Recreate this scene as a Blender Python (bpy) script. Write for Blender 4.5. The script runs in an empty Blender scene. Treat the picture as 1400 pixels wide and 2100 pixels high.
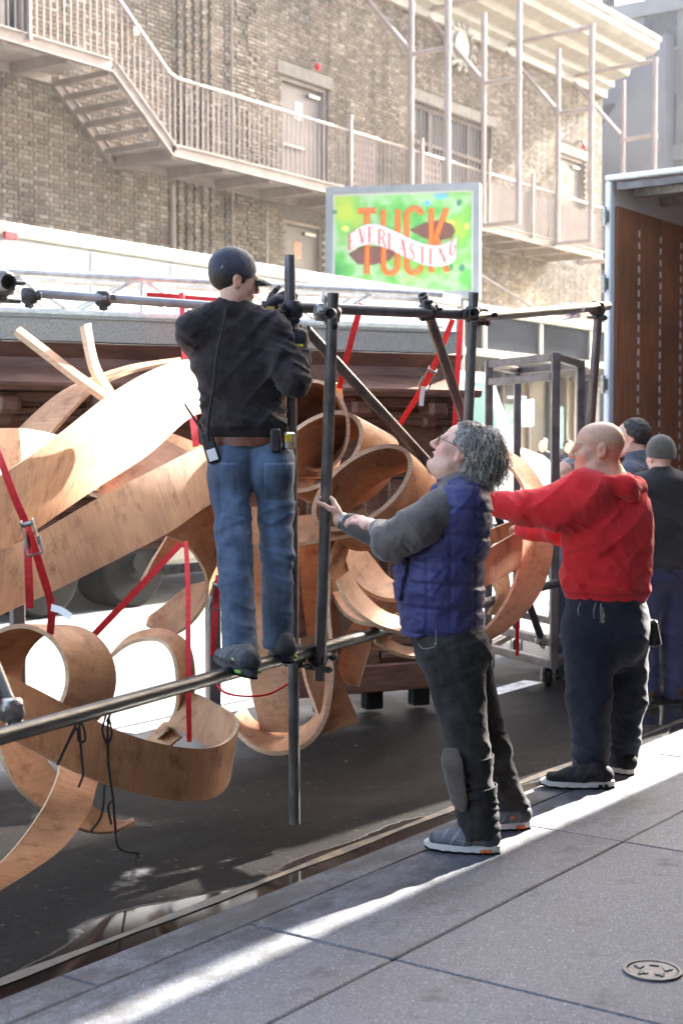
import bpy, bmesh, math, random
import numpy as np
from mathutils import Vector, Matrix

random.seed(7)
rng = np.random.default_rng(7)
SC = bpy.context.scene
COL = SC.collection

# ------------------------------------------------------------------ camera
FPX = 3000.0                       # focal length in pixels of the 1400 px wide photograph
CAM_H = 1.6
PITCH = math.atan(130.0 / FPX)
YAW = math.radians(35.6)           # angle between the view and the street
FW = np.array([math.cos(YAW), math.sin(YAW), 0.0])      # view direction, level
RT = np.array([math.sin(YAW), -math.cos(YAW), 0.0])     # to the right
UP = np.array([0.0, 0.0, 1.0])
CAM = np.array([0.0, 0.0, CAM_H])

cam_data = bpy.data.cameras.new('camera')
cam = bpy.data.objects.new('camera', cam_data)
COL.objects.link(cam)
cam_data.sensor_fit = 'HORIZONTAL'
cam_data.sensor_width = 24.0
cam_data.lens = 24.0 * FPX / 1400.0
cam_data.clip_start = 0.05
cam_data.clip_end = 600.0
cam.location = CAM
_fwd = Vector(FW * math.cos(PITCH) - UP * math.sin(PITCH))
cam.rotation_euler = _fwd.to_track_quat('-Z', 'Y').to_euler()
cam_data.dof.use_dof = True
cam_data.dof.focus_distance = 6.4
cam_data.dof.aperture_fstop = 3.6
SC.camera = cam

# ------------------------------------------------------------------ light
SUN_AZ = np.array([0.9968, -0.08])           # horizontal direction towards the sun
SUN_AZ = SUN_AZ / np.linalg.norm(SUN_AZ)
SUN_EL = math.radians(30.0)
world = bpy.data.worlds.new('World')
SC.world = world
world.use_nodes = True
wn = world.node_tree.nodes
sky = wn.new('ShaderNodeTexSky')
sky.sky_type = 'NISHITA'
sky.sun_disc = False
sky.sun_elevation = SUN_EL
sky.sun_rotation = math.atan2(SUN_AZ[0], SUN_AZ[1])
sky.air_density = 1.0
sky.dust_density = 4.0
sky.ozone_density = 0.6
bg = wn['Background']
bg.inputs['Strength'].default_value = 0.15
world.node_tree.links.new(sky.outputs['Color'], bg.inputs['Color'])

sun_data = bpy.data.lights.new('sun', 'SUN')
sun_data.energy = 4.8
sun_data.angle = math.radians(0.5)
sun_data.color = (1.0, 0.945, 0.87)
sun = bpy.data.objects.new('sun', sun_data)
COL.objects.link(sun)
_sd = Vector((-SUN_AZ[0] * math.cos(SUN_EL), -SUN_AZ[1] * math.cos(SUN_EL), -math.sin(SUN_EL)))
sun.rotation_euler = _sd.to_track_quat('-Z', 'Y').to_euler()
sun.location = (20, -12, 20)

SC.view_settings.view_transform = 'Standard'
SC.view_settings.look = 'None'
SC.view_settings.gamma = 1.0
SC.view_settings.use_curve_mapping = False
SC.view_settings.exposure = 2.98
SC.cycles.use_denoising = True
SC.cycles.max_bounces = 6
SC.cycles.diffuse_bounces = 4
SC.cycles.glossy_bounces = 3
SC.cycles.transmission_bounces = 4
SC.cycles.transparent_max_bounces = 6
SC.cycles.sample_clamp_indirect = 6.0

# ------------------------------------------------------------------ places in the photograph -> points of the street
def ray(px, py):
    u = (px - 700.0) / FPX
    v = (1050.0 - py) / FPX
    c, s = math.cos(PITCH), math.sin(PITCH)
    d = RT * u + (FW * c - UP * s) + (UP * c + FW * s) * v
    return d / (c + s * v)            # scaled so that the level distance is 1

def P(px, py, d):
    return CAM + ray(px, py) * d

def PZ(px, py, z):
    r = ray(px, py)
    return CAM + r * ((z - CAM_H) / r[2])

def PY(px, py, y):
    r = ray(px, py)
    return CAM + r * (y / r[1])

def D(r, f, u):
    v = RT * r + FW * f + UP * u
    return v / np.linalg.norm(v)

def nrm(v):
    v = np.asarray(v, float)
    return v / max(np.linalg.norm(v), 1e-9)

ROAD_Z = -0.13

# ------------------------------------------------------------------ materials
MATS = {}
def new_mat(name):
    m = bpy.data.materials.new(name)
    m.use_nodes = True
    nt = m.node_tree
    return m, nt, nt.nodes['Principled BSDF']

def node(nt, t, **kw):
    n = nt.nodes.new(t)
    for k, v in kw.items():
        setattr(n, k, v)
    return n

def coords(nt, scale=(1, 1, 1), kind='Object'):
    tc = node(nt, 'ShaderNodeTexCoord')
    mp = node(nt, 'ShaderNodeMapping')
    mp.inputs['Scale'].default_value = scale
    nt.links.new(tc.outputs[kind], mp.inputs['Vector'])
    return mp.outputs['Vector']

def noise(nt, vec, scale, detail=4.0, rough=0.55):
    n = node(nt, 'ShaderNodeTexNoise')
    n.inputs['Scale'].default_value = scale
    n.inputs['Detail'].default_value = detail
    n.inputs['Roughness'].default_value = rough
    if vec is not None:
        nt.links.new(vec, n.inputs['Vector'])
    return n.outputs['Fac']

def ramp(nt, fac, stops):
    r = node(nt, 'ShaderNodeValToRGB')
    el = r.color_ramp.elements
    while len(el) > 1:
        el.remove(el[-1])
    el[0].position = stops[0][0]; el[0].color = (*stops[0][1], 1)
    for p, c in stops[1:]:
        e = el.new(p); e.color = (*c, 1)
    nt.links.new(fac, r.inputs['Fac'])
    return r.outputs['Color']

def mix(nt, fac, a, b, blend='MIX'):
    m = node(nt, 'ShaderNodeMix', data_type='RGBA', blend_type=blend)
    for sock, v in ((m.inputs[0], fac), (m.inputs[6], a), (m.inputs[7], b)):
        if isinstance(v, (int, float)):
            sock.default_value = v
        elif isinstance(v, tuple):
            sock.default_value = (*v, 1) if len(v) == 3 else v
        else:
            nt.links.new(v, sock)
    return m.outputs[2]

def fmath(nt, op, a, b=None, c=None):
    m = node(nt, 'ShaderNodeMath', operation=op)
    for i, v in enumerate((a, b, c)):
        if v is None: continue
        if isinstance(v, (int, float)): m.inputs[i].default_value = v
        else: nt.links.new(v, m.inputs[i])
    return m.outputs[0]

def bump(nt, bsdf, height, strength=0.3, dist=0.01):
    b = node(nt, 'ShaderNodeBump')
    b.inputs['Strength'].default_value = strength
    b.inputs['Distance'].default_value = dist
    nt.links.new(height, b.inputs['Height'])
    nt.links.new(b.outputs['Normal'], bsdf.inputs['Normal'])

def M(name, c1, c2=None, scale=6.0, rough=0.7, metal=0.0, bmp=0.15, bscale=None, bdist=0.004, rvar=0.15,
      stretch=(1, 1, 1), kind='Object', attr=None, sheen=0.0, spec=None, lo=0.35, hi=0.65, detail=5.0):
    """noise-varied principled material; attr multiplies by a colour attribute of the mesh"""
    if name in MATS: return MATS[name]
    m, nt, b = new_mat(name)
    if c2 is None: c2 = tuple(min(1, x * 1.35) for x in c1)
    v = coords(nt, stretch, kind)
    f = noise(nt, v, scale, detail)
    col = ramp(nt, f, [(lo, c1), (hi, c2)])
    if attr:
        a = node(nt, 'ShaderNodeAttribute'); a.attribute_name = attr
        col = mix(nt, 1.0, col, a.outputs['Color'], 'MULTIPLY')
    nt.links.new(col, b.inputs['Base Color'])
    r = fmath(nt, 'MULTIPLY_ADD', noise(nt, v, scale * 2.3, 3), rvar * 2, rough - rvar)
    nt.links.new(r, b.inputs['Roughness'])
    b.inputs['Metallic'].default_value = metal
    if spec is not None: b.inputs['Specular IOR Level'].default_value = spec
    if sheen:
        b.inputs['Sheen Weight'].default_value = sheen
        b.inputs['Sheen Roughness'].default_value = 0.5
    if bmp:
        bump(nt, b, noise(nt, v, bscale or scale * 6, 3), bmp, bdist)
    MATS[name] = m
    return m

# ------------------------------------------------------------------ objects
def tag(o, label=None, cat=None, group=None, kind=None):
    if label: o['label'] = label
    if cat: o['category'] = cat
    if group: o['group'] = group
    if kind: o['kind'] = kind
    return o

def thing(name, loc, label=None, cat=None, group=None, kind=None):
    o = bpy.data.objects.new(name, None)
    o.empty_display_size = 0.2
    COL.objects.link(o)
    o.location = tuple(float(x) for x in loc)
    return tag(o, label, cat, group, kind)

def adopt(o, parent):
    """child keeps its place in the world (all parents here are only translated, or at the origin)"""
    if parent is not None:
        o.parent = parent
        t = Vector((0, 0, 0)); p = parent
        while p is not None:
            t = t + Vector(p.location); p = p.parent
        # meshes hold world coordinates
        if parent.type == 'EMPTY':
            o.matrix_parent_inverse = Matrix.Translation(-Vector(parent.location))
    return o

def link_mesh(name, me, mats, parent=None):
    o = bpy.data.objects.new(name, me)
    COL.objects.link(o)
    if mats is not None:
        for m in (mats if isinstance(mats, (list, tuple)) else [mats]):
            if len(me.materials) < (len(mats) if isinstance(mats, (list, tuple)) else 1):
                me.materials.append(m)
    return adopt(o, parent)

class MB:
    """collects simple solids and builds ONE mesh object"""
    def __init__(s):
        s.v = []; s.f = []; s.m = []; s.sm = []
    def add(s, verts, faces, mat=0, smooth=False):
        k = len(s.v)
        s.v.extend([tuple(float(c) for c in p) for p in verts])
        for f in faces:
            s.f.append(tuple(i + k for i in f)); s.m.append(mat); s.sm.append(smooth)
        return s
    def box(s, c, size, ax=None, mat=0):
        """ax: three unit axes (rows)"""
        c = np.asarray(c, float); h = np.asarray(size, float) / 2
        A = np.eye(3) if ax is None else np.asarray(ax, float)
        vs = []
        for sx in (-1, 1):
            for sy in (-1, 1):
                for sz in (-1, 1):
                    vs.append(c + A[0] * sx * h[0] + A[1] * sy * h[1] + A[2] * sz * h[2])
        fs = [(0, 1, 3, 2), (4, 6, 7, 5), (0, 4, 5, 1), (2, 3, 7, 6), (0, 2, 6, 4), (1, 5, 7, 3)]
        if np.linalg.det(A) < 0: fs = [f[::-1] for f in fs]
        return s.add(vs, fs, mat)
    def cbox(s, c, size, ax=None, mat=0, b=0.006):
        """box with chamfered edges"""
        c = np.asarray(c, float); h = np.asarray(size, float) / 2
        b = min(b, h.min() * 0.45)
        A = np.eye(3) if ax is None else np.asarray(ax, float)
        bm = bmesh.new()
        bmesh.ops.create_cube(bm, size=1.0)
        for v in bm.verts:
            v.co = Vector((v.co.x * 2 * h[0], v.co.y * 2 * h[1], v.co.z * 2 * h[2]))
        bmesh.ops.bevel(bm, geom=bm.edges[:], offset=b, segments=1, affect='EDGES')
        vs = [c + A[0] * v.co.x + A[1] * v.co.y + A[2] * v.co.z for v in bm.verts]
        bm.verts.index_update()
        fs = [tuple(v.index for v in f.verts) for f in bm.faces]
        bm.free()
        if np.linalg.det(A) < 0: fs = [f[::-1] for f in fs]
        return s.add(vs, fs, mat)
    def tube(s, pts, r, n=12, mat=0, caps=True, hollow=0.0, closed=False, flat=None):
        """round tube along points; r may be a list"""
        pts = [np.asarray(p, float) for p in pts]
        N = len(pts)
        rs = r if isinstance(r, (list, tuple, np.ndarray)) else [r] * N
        T = []
        for i in range(N):
            a = pts[i - 1] if (i > 0 or closed) else pts[i]
            b = pts[(i + 1) % N] if (i < N - 1 or closed) else pts[i]
            T.append(nrm(b - a))
        ref = np.array([0, 0, 1.0]) if abs(T[0][2]) < 0.9 else np.array([1.0, 0, 0])
        u = nrm(np.cross(T[0], ref))
        vs = []
        for i in range(N):
            u = nrm(u - T[i] * np.dot(u, T[i])); w = np.cross(T[i], u)
            for j in range(n):
                a = 2 * math.pi * j / n
                vs.append(pts[i] + (u * math.cos(a) + w * math.sin(a)) * rs[i])
        fs = []
        for i in range(N - 1 + (1 if closed else 0)):
            for j in range(n):
                a = i * n + j; b = i * n + (j + 1) % n
                c2 = ((i + 1) % N) * n + (j + 1) % n; d = ((i + 1) % N) * n + j
                fs.append((a, b, c2, d))
        s.add(vs, fs, mat, True)
        if caps and not closed:
            for i, sg in ((0, -1), (N - 1, 1)):
                ring = [vs[i * n + j] for j in range(n)]
                if hollow > 0:
                    inn = [pts[i] + (p - pts[i]) * hollow for p in ring]
                    deep = [p - T[i] * sg * rs[i] * 2.2 for p in inn]
                    cen = pts[i] - T[i] * sg * rs[i] * 2.2
                    fs2 = []
                    for j in range(n):
                        k = (j + 1) % n
                        fs2.append((j, n + j, n + k, k)); fs2.append((n + j, 2 * n + j, 2 * n + k, n + k))
                        fs2.append((2 * n + j, 3 * n, 2 * n + k))
                    if sg > 0: fs2 = [f[::-1] for f in fs2]
                    s.add(ring + inn + deep + [cen], fs2, mat)
                else:
                    f = tuple(range(n))
                    s.add(ring, [f if sg > 0 else f[::-1]], mat)
        return s
    def prism(s, poly, o, ux, uy, depth, mat=0):
        """polygon (2D, counter-clockwise) in the plane o,ux,uy pushed back by vector depth"""
        o = np.asarray(o, float); ux = np.asarray(ux, float); uy = np.asarray(uy, float); dv = np.asarray(depth, float)
        n = len(poly)
        a = [o + ux * x + uy * y for x, y in poly]
        b = [p + dv for p in a]
        fs = [tuple(range(n)), tuple(range(2 * n - 1, n - 1, -1))]
        for i in range(n):
            j = (i + 1) % n
            fs.append((i, n + i, n + j, j))
        return s.add(a + b, fs, mat)
    def build(s, name, mats, parent=None):
        me = bpy.data.meshes.new(name)
        me.from_pydata(s.v, [], s.f)
        me.polygons.foreach_set('material_index', s.m)
        me.polygons.foreach_set('use_smooth', s.sm)
        me.validate()
        me.update()
        return link_mesh(name, me, mats, parent)

def copy_to(o, delta, parent):
    """a copy of a mesh part moved by delta, under another parent; shares the mesh"""
    c = o.copy()
    COL.objects.link(c)
    c.parent = None
    c.matrix_parent_inverse = Matrix.Identity(4)
    c.location = tuple(float(x) for x in delta)
    if parent is not None:
        c.parent = parent
        if parent.type == 'EMPTY':
            c.matrix_parent_inverse = Matrix.Translation(-Vector(parent.location))
    return c

def catmull(pts, sub):
    pts = np.asarray(pts, float)
    n = len(pts)
    out = []
    ext = np.vstack([2 * pts[0] - pts[1], pts, 2 * pts[-1] - pts[-2]])
    for i in range(n - 1):
        p0, p1, p2, p3 = ext[i], ext[i + 1], ext[i + 2], ext[i + 3]
        for k in range(sub):
            t = k / sub
            out.append(0.5 * ((2 * p1) + (-p0 + p2) * t + (2 * p0 - 5 * p1 + 4 * p2 - p3) * t * t + (-p0 + 3 * p1 - 3 * p2 + p3) * t ** 3))
    out.append(pts[-1])
    return np.array(out)
# ------------------------------------------------------------------ shared materials
m_steel = M('weathered steel pipe', (0.07, 0.066, 0.062), (0.17, 0.16, 0.15), 9, rough=0.36, metal=0.35, bmp=0.08)
m_blackpipe = M('black painted pipe', (0.010, 0.010, 0.012), (0.022, 0.022, 0.026), 11, rough=0.42, bmp=0.06, spec=0.35)
m_galv = M('galvanised clamp steel', (0.25, 0.24, 0.22), (0.48, 0.46, 0.42), 40, rough=0.38, metal=0.85, bmp=0.2)
m_darkclamp = M('dark clamp iron', (0.03, 0.03, 0.03), (0.09, 0.085, 0.08), 40, rough=0.45, metal=0.7, bmp=0.2)
m_alu = M('aluminium truss tube', (0.55, 0.54, 0.52), (0.72, 0.71, 0.69), 20, rough=0.42, metal=0.55, bmp=0.05)
m_white = M('white painted aluminium', (0.72, 0.73, 0.76), (0.82, 0.82, 0.84), 1.5, rough=0.4, bmp=0.03)
m_cream = M('cream painted metal', (0.33, 0.30, 0.235), (0.41, 0.38, 0.31), 2.5, rough=0.5, bmp=0.06)
m_strap = M('red webbing', (0.60, 0.012, 0.018), (0.78, 0.025, 0.03), 60, rough=0.7, bmp=0.4, bscale=500, bdist=0.002)
m_rope = M('black cord', (0.008, 0.008, 0.009), (0.02, 0.02, 0.02), 80, rough=0.85, bmp=0.5, bscale=300)
m_paintsteel = M('taupe painted steel', (0.25, 0.205, 0.175), (0.32, 0.27, 0.235), 3, rough=0.55, bmp=0.08)
m_pinksteel = M('pale pink painted tube', (0.31, 0.245, 0.215), (0.38, 0.31, 0.275), 3, rough=0.5, bmp=0.05)
m_mortar = M('mortar', (0.13, 0.115, 0.10), (0.19, 0.17, 0.145), 5, rough=0.95, bmp=0.5, bscale=60)
m_door = M('taupe door paint', (0.185, 0.155, 0.142), (0.215, 0.185, 0.168), 1.2, rough=0.5, bmp=0.03)
m_rubber = M('tyre rubber', (0.006, 0.006, 0.006), (0.013, 0.013, 0.013), 20, rough=0.9, bmp=0.3, spec=0.12)
m_glassdark = M('dark glass', (0.022, 0.028, 0.036), (0.055, 0.063, 0.075), 0.8, rough=0.3, bmp=0.0, spec=0.2)
m_cart = M('raw square steel tube', (0.10, 0.085, 0.08), (0.17, 0.145, 0.14), 8, rough=0.42, metal=0.6, bmp=0.1)
m_paper = M('paper notice', (0.75, 0.73, 0.7), (0.8, 0.78, 0.75), 6, rough=0.8, bmp=0)
m_red = M('red plastic', (0.55, 0.02, 0.03), (0.65, 0.03, 0.05), 6, rough=0.3, bmp=0)

def make_brick_mat():
    m, nt, b = new_mat('brown brick')
    a = node(nt, 'ShaderNodeAttribute'); a.attribute_name = 'tint'
    v = coords(nt)
    soot = ramp(nt, noise(nt, v, 0.55, 5, 0.6), [(0.35, (0.62, 0.60, 0.58)), (0.62, (1.12, 1.06, 0.98))])
    streak = ramp(nt, noise(nt, coords(nt, (3.0, 3.0, 0.25)), 1.3, 5), [(0.35, (0.74, 0.72, 0.70)), (0.6, (1.05, 1.04, 1.02))])
    fine = ramp(nt, noise(nt, v, 45, 3), [(0.3, (0.8, 0.79, 0.78)), (0.7, (1.12, 1.11, 1.1))])
    col = mix(nt, 1.0, a.outputs['Color'], soot, 'MULTIPLY')
    col = mix(nt, 1.0, col, streak, 'MULTIPLY')
    col = mix(nt, 1.0, col, fine, 'MULTIPLY')
    nt.links.new(col, b.inputs['Base Color'])
    b.inputs['Roughness'].default_value = 0.85
    bump(nt, b, noise(nt, v, 70, 3), 0.5, 0.006)
    return m
m_brick = make_brick_mat()

def make_ply_mat(name, dark, light, stain):
    m, nt, b = new_mat(name)
    info = node(nt, 'ShaderNodeObjectInfo')
    tc = node(nt, 'ShaderNodeTexCoord')
    mp = node(nt, 'ShaderNodeMapping')
    nt.links.new(tc.outputs['UV'], mp.inputs['Vector'])
    off = node(nt, 'ShaderNodeCombineXYZ')
    nt.links.new(fmath(nt, 'MULTIPLY', info.outputs['Random'], 17.0), off.inputs[0])
    nt.links.new(fmath(nt, 'MULTIPLY', info.outputs['Random'], 9.0), off.inputs[1])
    nt.links.new(off.outputs[0], mp.inputs['Location'])
    v = mp.outputs['Vector']
    st = node(nt, 'ShaderNodeMapping'); st.inputs['Scale'].default_value = (26.0, 2.2, 1.0)
    nt.links.new(v, st.inputs['Vector'])
    grain = noise(nt, st.outputs['Vector'], 2.2, 7, 0.62)
    col = ramp(nt, grain, [(0.2, dark), (0.8, light)])
    big = ramp(nt, noise(nt, v, 2.6, 6, 0.66), [(0.32, (0.66, 0.58, 0.52)), (0.62, (1.12, 1.1, 1.06))])
    col = mix(nt, 1.0, col, big, 'MULTIPLY')
    # dark stains and smears with a shape of their own
    sw = node(nt, 'ShaderNodeMapping'); sw.inputs['Scale'].default_value = (1.6, 1.0, 1.0)
    sw.inputs['Rotation'].default_value = (0, 0, 0.6)
    nt.links.new(v, sw.inputs['Vector'])
    smear = noise(nt, sw.outputs['Vector'], 7.0, 6, 0.68)
    smf = node(nt, 'ShaderNodeMapRange'); smf.inputs[1].default_value = 0.52; smf.inputs[2].default_value = 0.68
    nt.links.new(smear, smf.inputs[0])
    col = mix(nt, fmath(nt, 'MULTIPLY', smf.outputs[0], 0.72), col, stain)
    # knife marks and scuffs
    w = node(nt, 'ShaderNodeTexWave'); w.inputs['Scale'].default_value = 1.6; w.inputs['Distortion'].default_value = 26.0
    w.inputs['Detail'].default_value = 3.0; w.inputs['Detail Scale'].default_value = 1.4
    nt.links.new(v, w.inputs['Vector'])
    wl = ramp(nt, w.outputs['Fac'], [(0.0, (0.62, 0.52, 0.46)), (0.045, (1, 1, 1))])
    col = mix(nt, 0.0, col, mix(nt, 1.0, col, wl, 'MULTIPLY'))
    hs = node(nt, 'ShaderNodeHueSaturation')
    nt.links.new(fmath(nt, 'MULTIPLY_ADD', info.outputs['Random'], 0.35, 0.84), hs.inputs['Value'])
    hs.inputs['Saturation'].default_value = 0.97
    nt.links.new(col, hs.inputs['Color'])
    nt.links.new(hs.outputs['Color'], b.inputs['Base Color'])
    nt.links.new(fmath(nt, 'MULTIPLY_ADD', smear, 0.3, 0.5), b.inputs['Roughness'])
    b.inputs['Specular IOR Level'].default_value = 0.3
    bump(nt, b, grain, 0.12, 0.004)
    return m
m_ply = make_ply_mat('bent plywood', (0.43, 0.20, 0.088), (0.57, 0.32, 0.168), (0.20, 0.07, 0.028))
m_plyin = make_ply_mat('bent plywood inside', (0.41, 0.185, 0.080), (0.55, 0.30, 0.152), (0.18, 0.06, 0.025))
m_plyedge = M('plywood edge', (0.56, 0.34, 0.19), (0.72, 0.49, 0.31), 14, rough=0.75, bmp=0.2, stretch=(1, 1, 6))

def make_wood_mat(name, dark, light, stretch, rough=0.35):
    m, nt, b = new_mat(name)
    v = coords(nt, stretch)
    g = noise(nt, v, 3.0, 8, 0.65)
    col = ramp(nt, g, [(0.3, dark), (0.7, light)])
    big = ramp(nt, noise(nt, coords(nt), 2.0, 4), [(0.3, (0.7, 0.7, 0.7)), (0.7, (1.15, 1.12, 1.1))])
    nt.links.new(mix(nt, 1.0, col, big, 'MULTIPLY'), b.inputs['Base Color'])
    nt.links.new(fmath(nt, 'MULTIPLY_ADD', g, 0.3, rough - 0.1), b.inputs['Roughness'])
    bump(nt, b, g, 0.15, 0.004)
    return m
m_walnut = make_wood_mat('dark varnished walnut', (0.085, 0.038, 0.024), (0.24, 0.12, 0.078), (2, 2, 14), 0.4)
m_lining = make_wood_mat('trailer plywood lining', (0.25, 0.092, 0.040), (0.46, 0.185, 0.085), (9, 9, 0.7), 0.55)
# ------------------------------------------------------------------ ground
CURB_Y = 3.25
def make_asphalt():
    m, nt, b = new_mat('asphalt')
    v = coords(nt)
    geo = node(nt, 'ShaderNodeNewGeometry')
    sep = node(nt, 'ShaderNodeSeparateXYZ'); nt.links.new(geo.outputs['Position'], sep.inputs[0])
    y = sep.outputs[1]
    fine = noise(nt, v, 160, 3, 0.7)
    mid = noise(nt, v, 3.2, 6, 0.62)
    # the gutter side is wet from hosing, the middle of the street is dry
    wobble = fmath(nt, 'MULTIPLY_ADD', noise(nt, v, 0.9, 5, 0.6), 3.4, -1.7)
    yy = fmath(nt, 'ADD', y, wobble)
    wet = node(nt, 'ShaderNodeMapRange'); wet.inputs[1].default_value = 6.9; wet.inputs[2].default_value = 5.3
    nt.links.new(yy, wet.inputs[0])
    w = wet.outputs[0]
    dry = ramp(nt, mid, [(0.3, (0.14, 0.138, 0.136)), (0.7, (0.21, 0.208, 0.205))])
    dry = mix(nt, 1.0, dry, ramp(nt, fine, [(0.3, (0.7, 0.7, 0.7)), (0.7, (1.25, 1.25, 1.25))]), 'MULTIPLY')
    damp = ramp(nt, mid, [(0.3, (0.006, 0.005, 0.0045)), (0.72, (0.016, 0.013, 0.012))])
    damp = mix(nt, 1.0, damp, ramp(nt, fine, [(0.35, (0.5, 0.5, 0.5)), (0.66, (1.5, 1.5, 1.5)), (0.74, (3.6, 3.5, 3.4))]), 'MULTIPLY')
    vs_ = node(nt, 'ShaderNodeTexVoronoi'); vs_.inputs['Scale'].default_value = 55.0; nt.links.new(v, vs_.inputs['Vector'])
    grit = ramp(nt, vs_.outputs['Color'], [(0.0, (0.55, 0.55, 0.55)), (0.7, (1.0, 1.0, 1.0)), (0.88, (1.7, 1.66, 1.6)), (0.97, (5.5, 5.2, 4.9))])
    damp = mix(nt, 1.0, damp, grit, 'MULTIPLY')
    lit_ = node(nt, 'ShaderNodeTexVoronoi'); lit_.inputs['Scale'].default_value = 5.5; nt.links.new(v, lit_.inputs['Vector'])
    bits = mix(nt, 1.0, ramp(nt, lit_.outputs['Distance'], [(0.0, (1, 1, 1)), (0.05, (1, 1, 1)), (0.062, (0, 0, 0))]), ramp(nt, lit_.outputs['Color'], [(0.55, (0, 0, 0)), (0.56, (1, 1, 1))]), 'MULTIPLY')
    damp = mix(nt, bits, damp, (0.22, 0.19, 0.16))
    stain_ = node(nt, 'ShaderNodeMapRange'); stain_.inputs[1].default_value = 0.50; stain_.inputs[2].default_value = 0.66
    nt.links.new(noise(nt, coords(nt, (0.45, 1.0, 1.0)), 2.4, 6, 0.66), stain_.inputs[0])
    damp = mix(nt, fmath(nt, 'MULTIPLY', stain_.outputs[0], 0.7), damp, (0.028, 0.024, 0.022))
    nt.links.new(mix(nt, w, dry, damp), b.inputs['Base Color'])
    # standing water along the kerb
    pn = noise(nt, coords(nt, (0.55, 1.5, 1.0)), 1.15, 2.0, 0.45)
    gut = node(nt, 'ShaderNodeMapRange'); gut.inputs[1].default_value = 4.5; gut.inputs[2].default_value = 3.3
    nt.links.new(y, gut.inputs[0])
    pud = node(nt, 'ShaderNodeMapRange'); pud.inputs[1].default_value = 0.592; pud.inputs[2].default_value = 0.608
    nt.links.new(fmath(nt, 'MULTIPLY_ADD', gut.outputs[0], 0.30, fmath(nt, 'MULTIPLY_ADD', mid, 0.10, fmath(nt, 'MULTIPLY', pn, 0.70))), pud.inputs[0])
    pw = fmath(nt, 'MULTIPLY', pud.outputs[0], w)
    rdry = fmath(nt, 'MULTIPLY_ADD', w, -0.3, 0.9)
    rr = fmath(nt, 'MULTIPLY_ADD', fine, 0.12, fmath(nt, 'ADD', rdry, -0.05))
    rmix = node(nt, 'ShaderNodeMix', data_type='FLOAT')
    nt.links.new(pw, rmix.inputs[0]); nt.links.new(rr, rmix.inputs[2]); rmix.inputs[3].default_value = 0.07
    nt.links.new(rmix.outputs[0], b.inputs['Roughness'])
    sm_ = node(nt, 'ShaderNodeMix', data_type='FLOAT')
    nt.links.new(pw, sm_.inputs[0]); nt.links.new(fmath(nt, 'MULTIPLY_ADD', w, -0.40, 0.45), sm_.inputs[2]); sm_.inputs[3].default_value = 0.5
    nt.links.new(sm_.outputs[0], b.inputs['Specular IOR Level'])
    h = fmath(nt, 'MULTIPLY', fmath(nt, 'ADD', fine, fmath(nt, 'MULTIPLY', mid, 0.4)), fmath(nt, 'MULTIPLY_ADD', pw, -0.985, 1.0))
    bump(nt, b, h, 0.55, 0.006)
    return m

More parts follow.
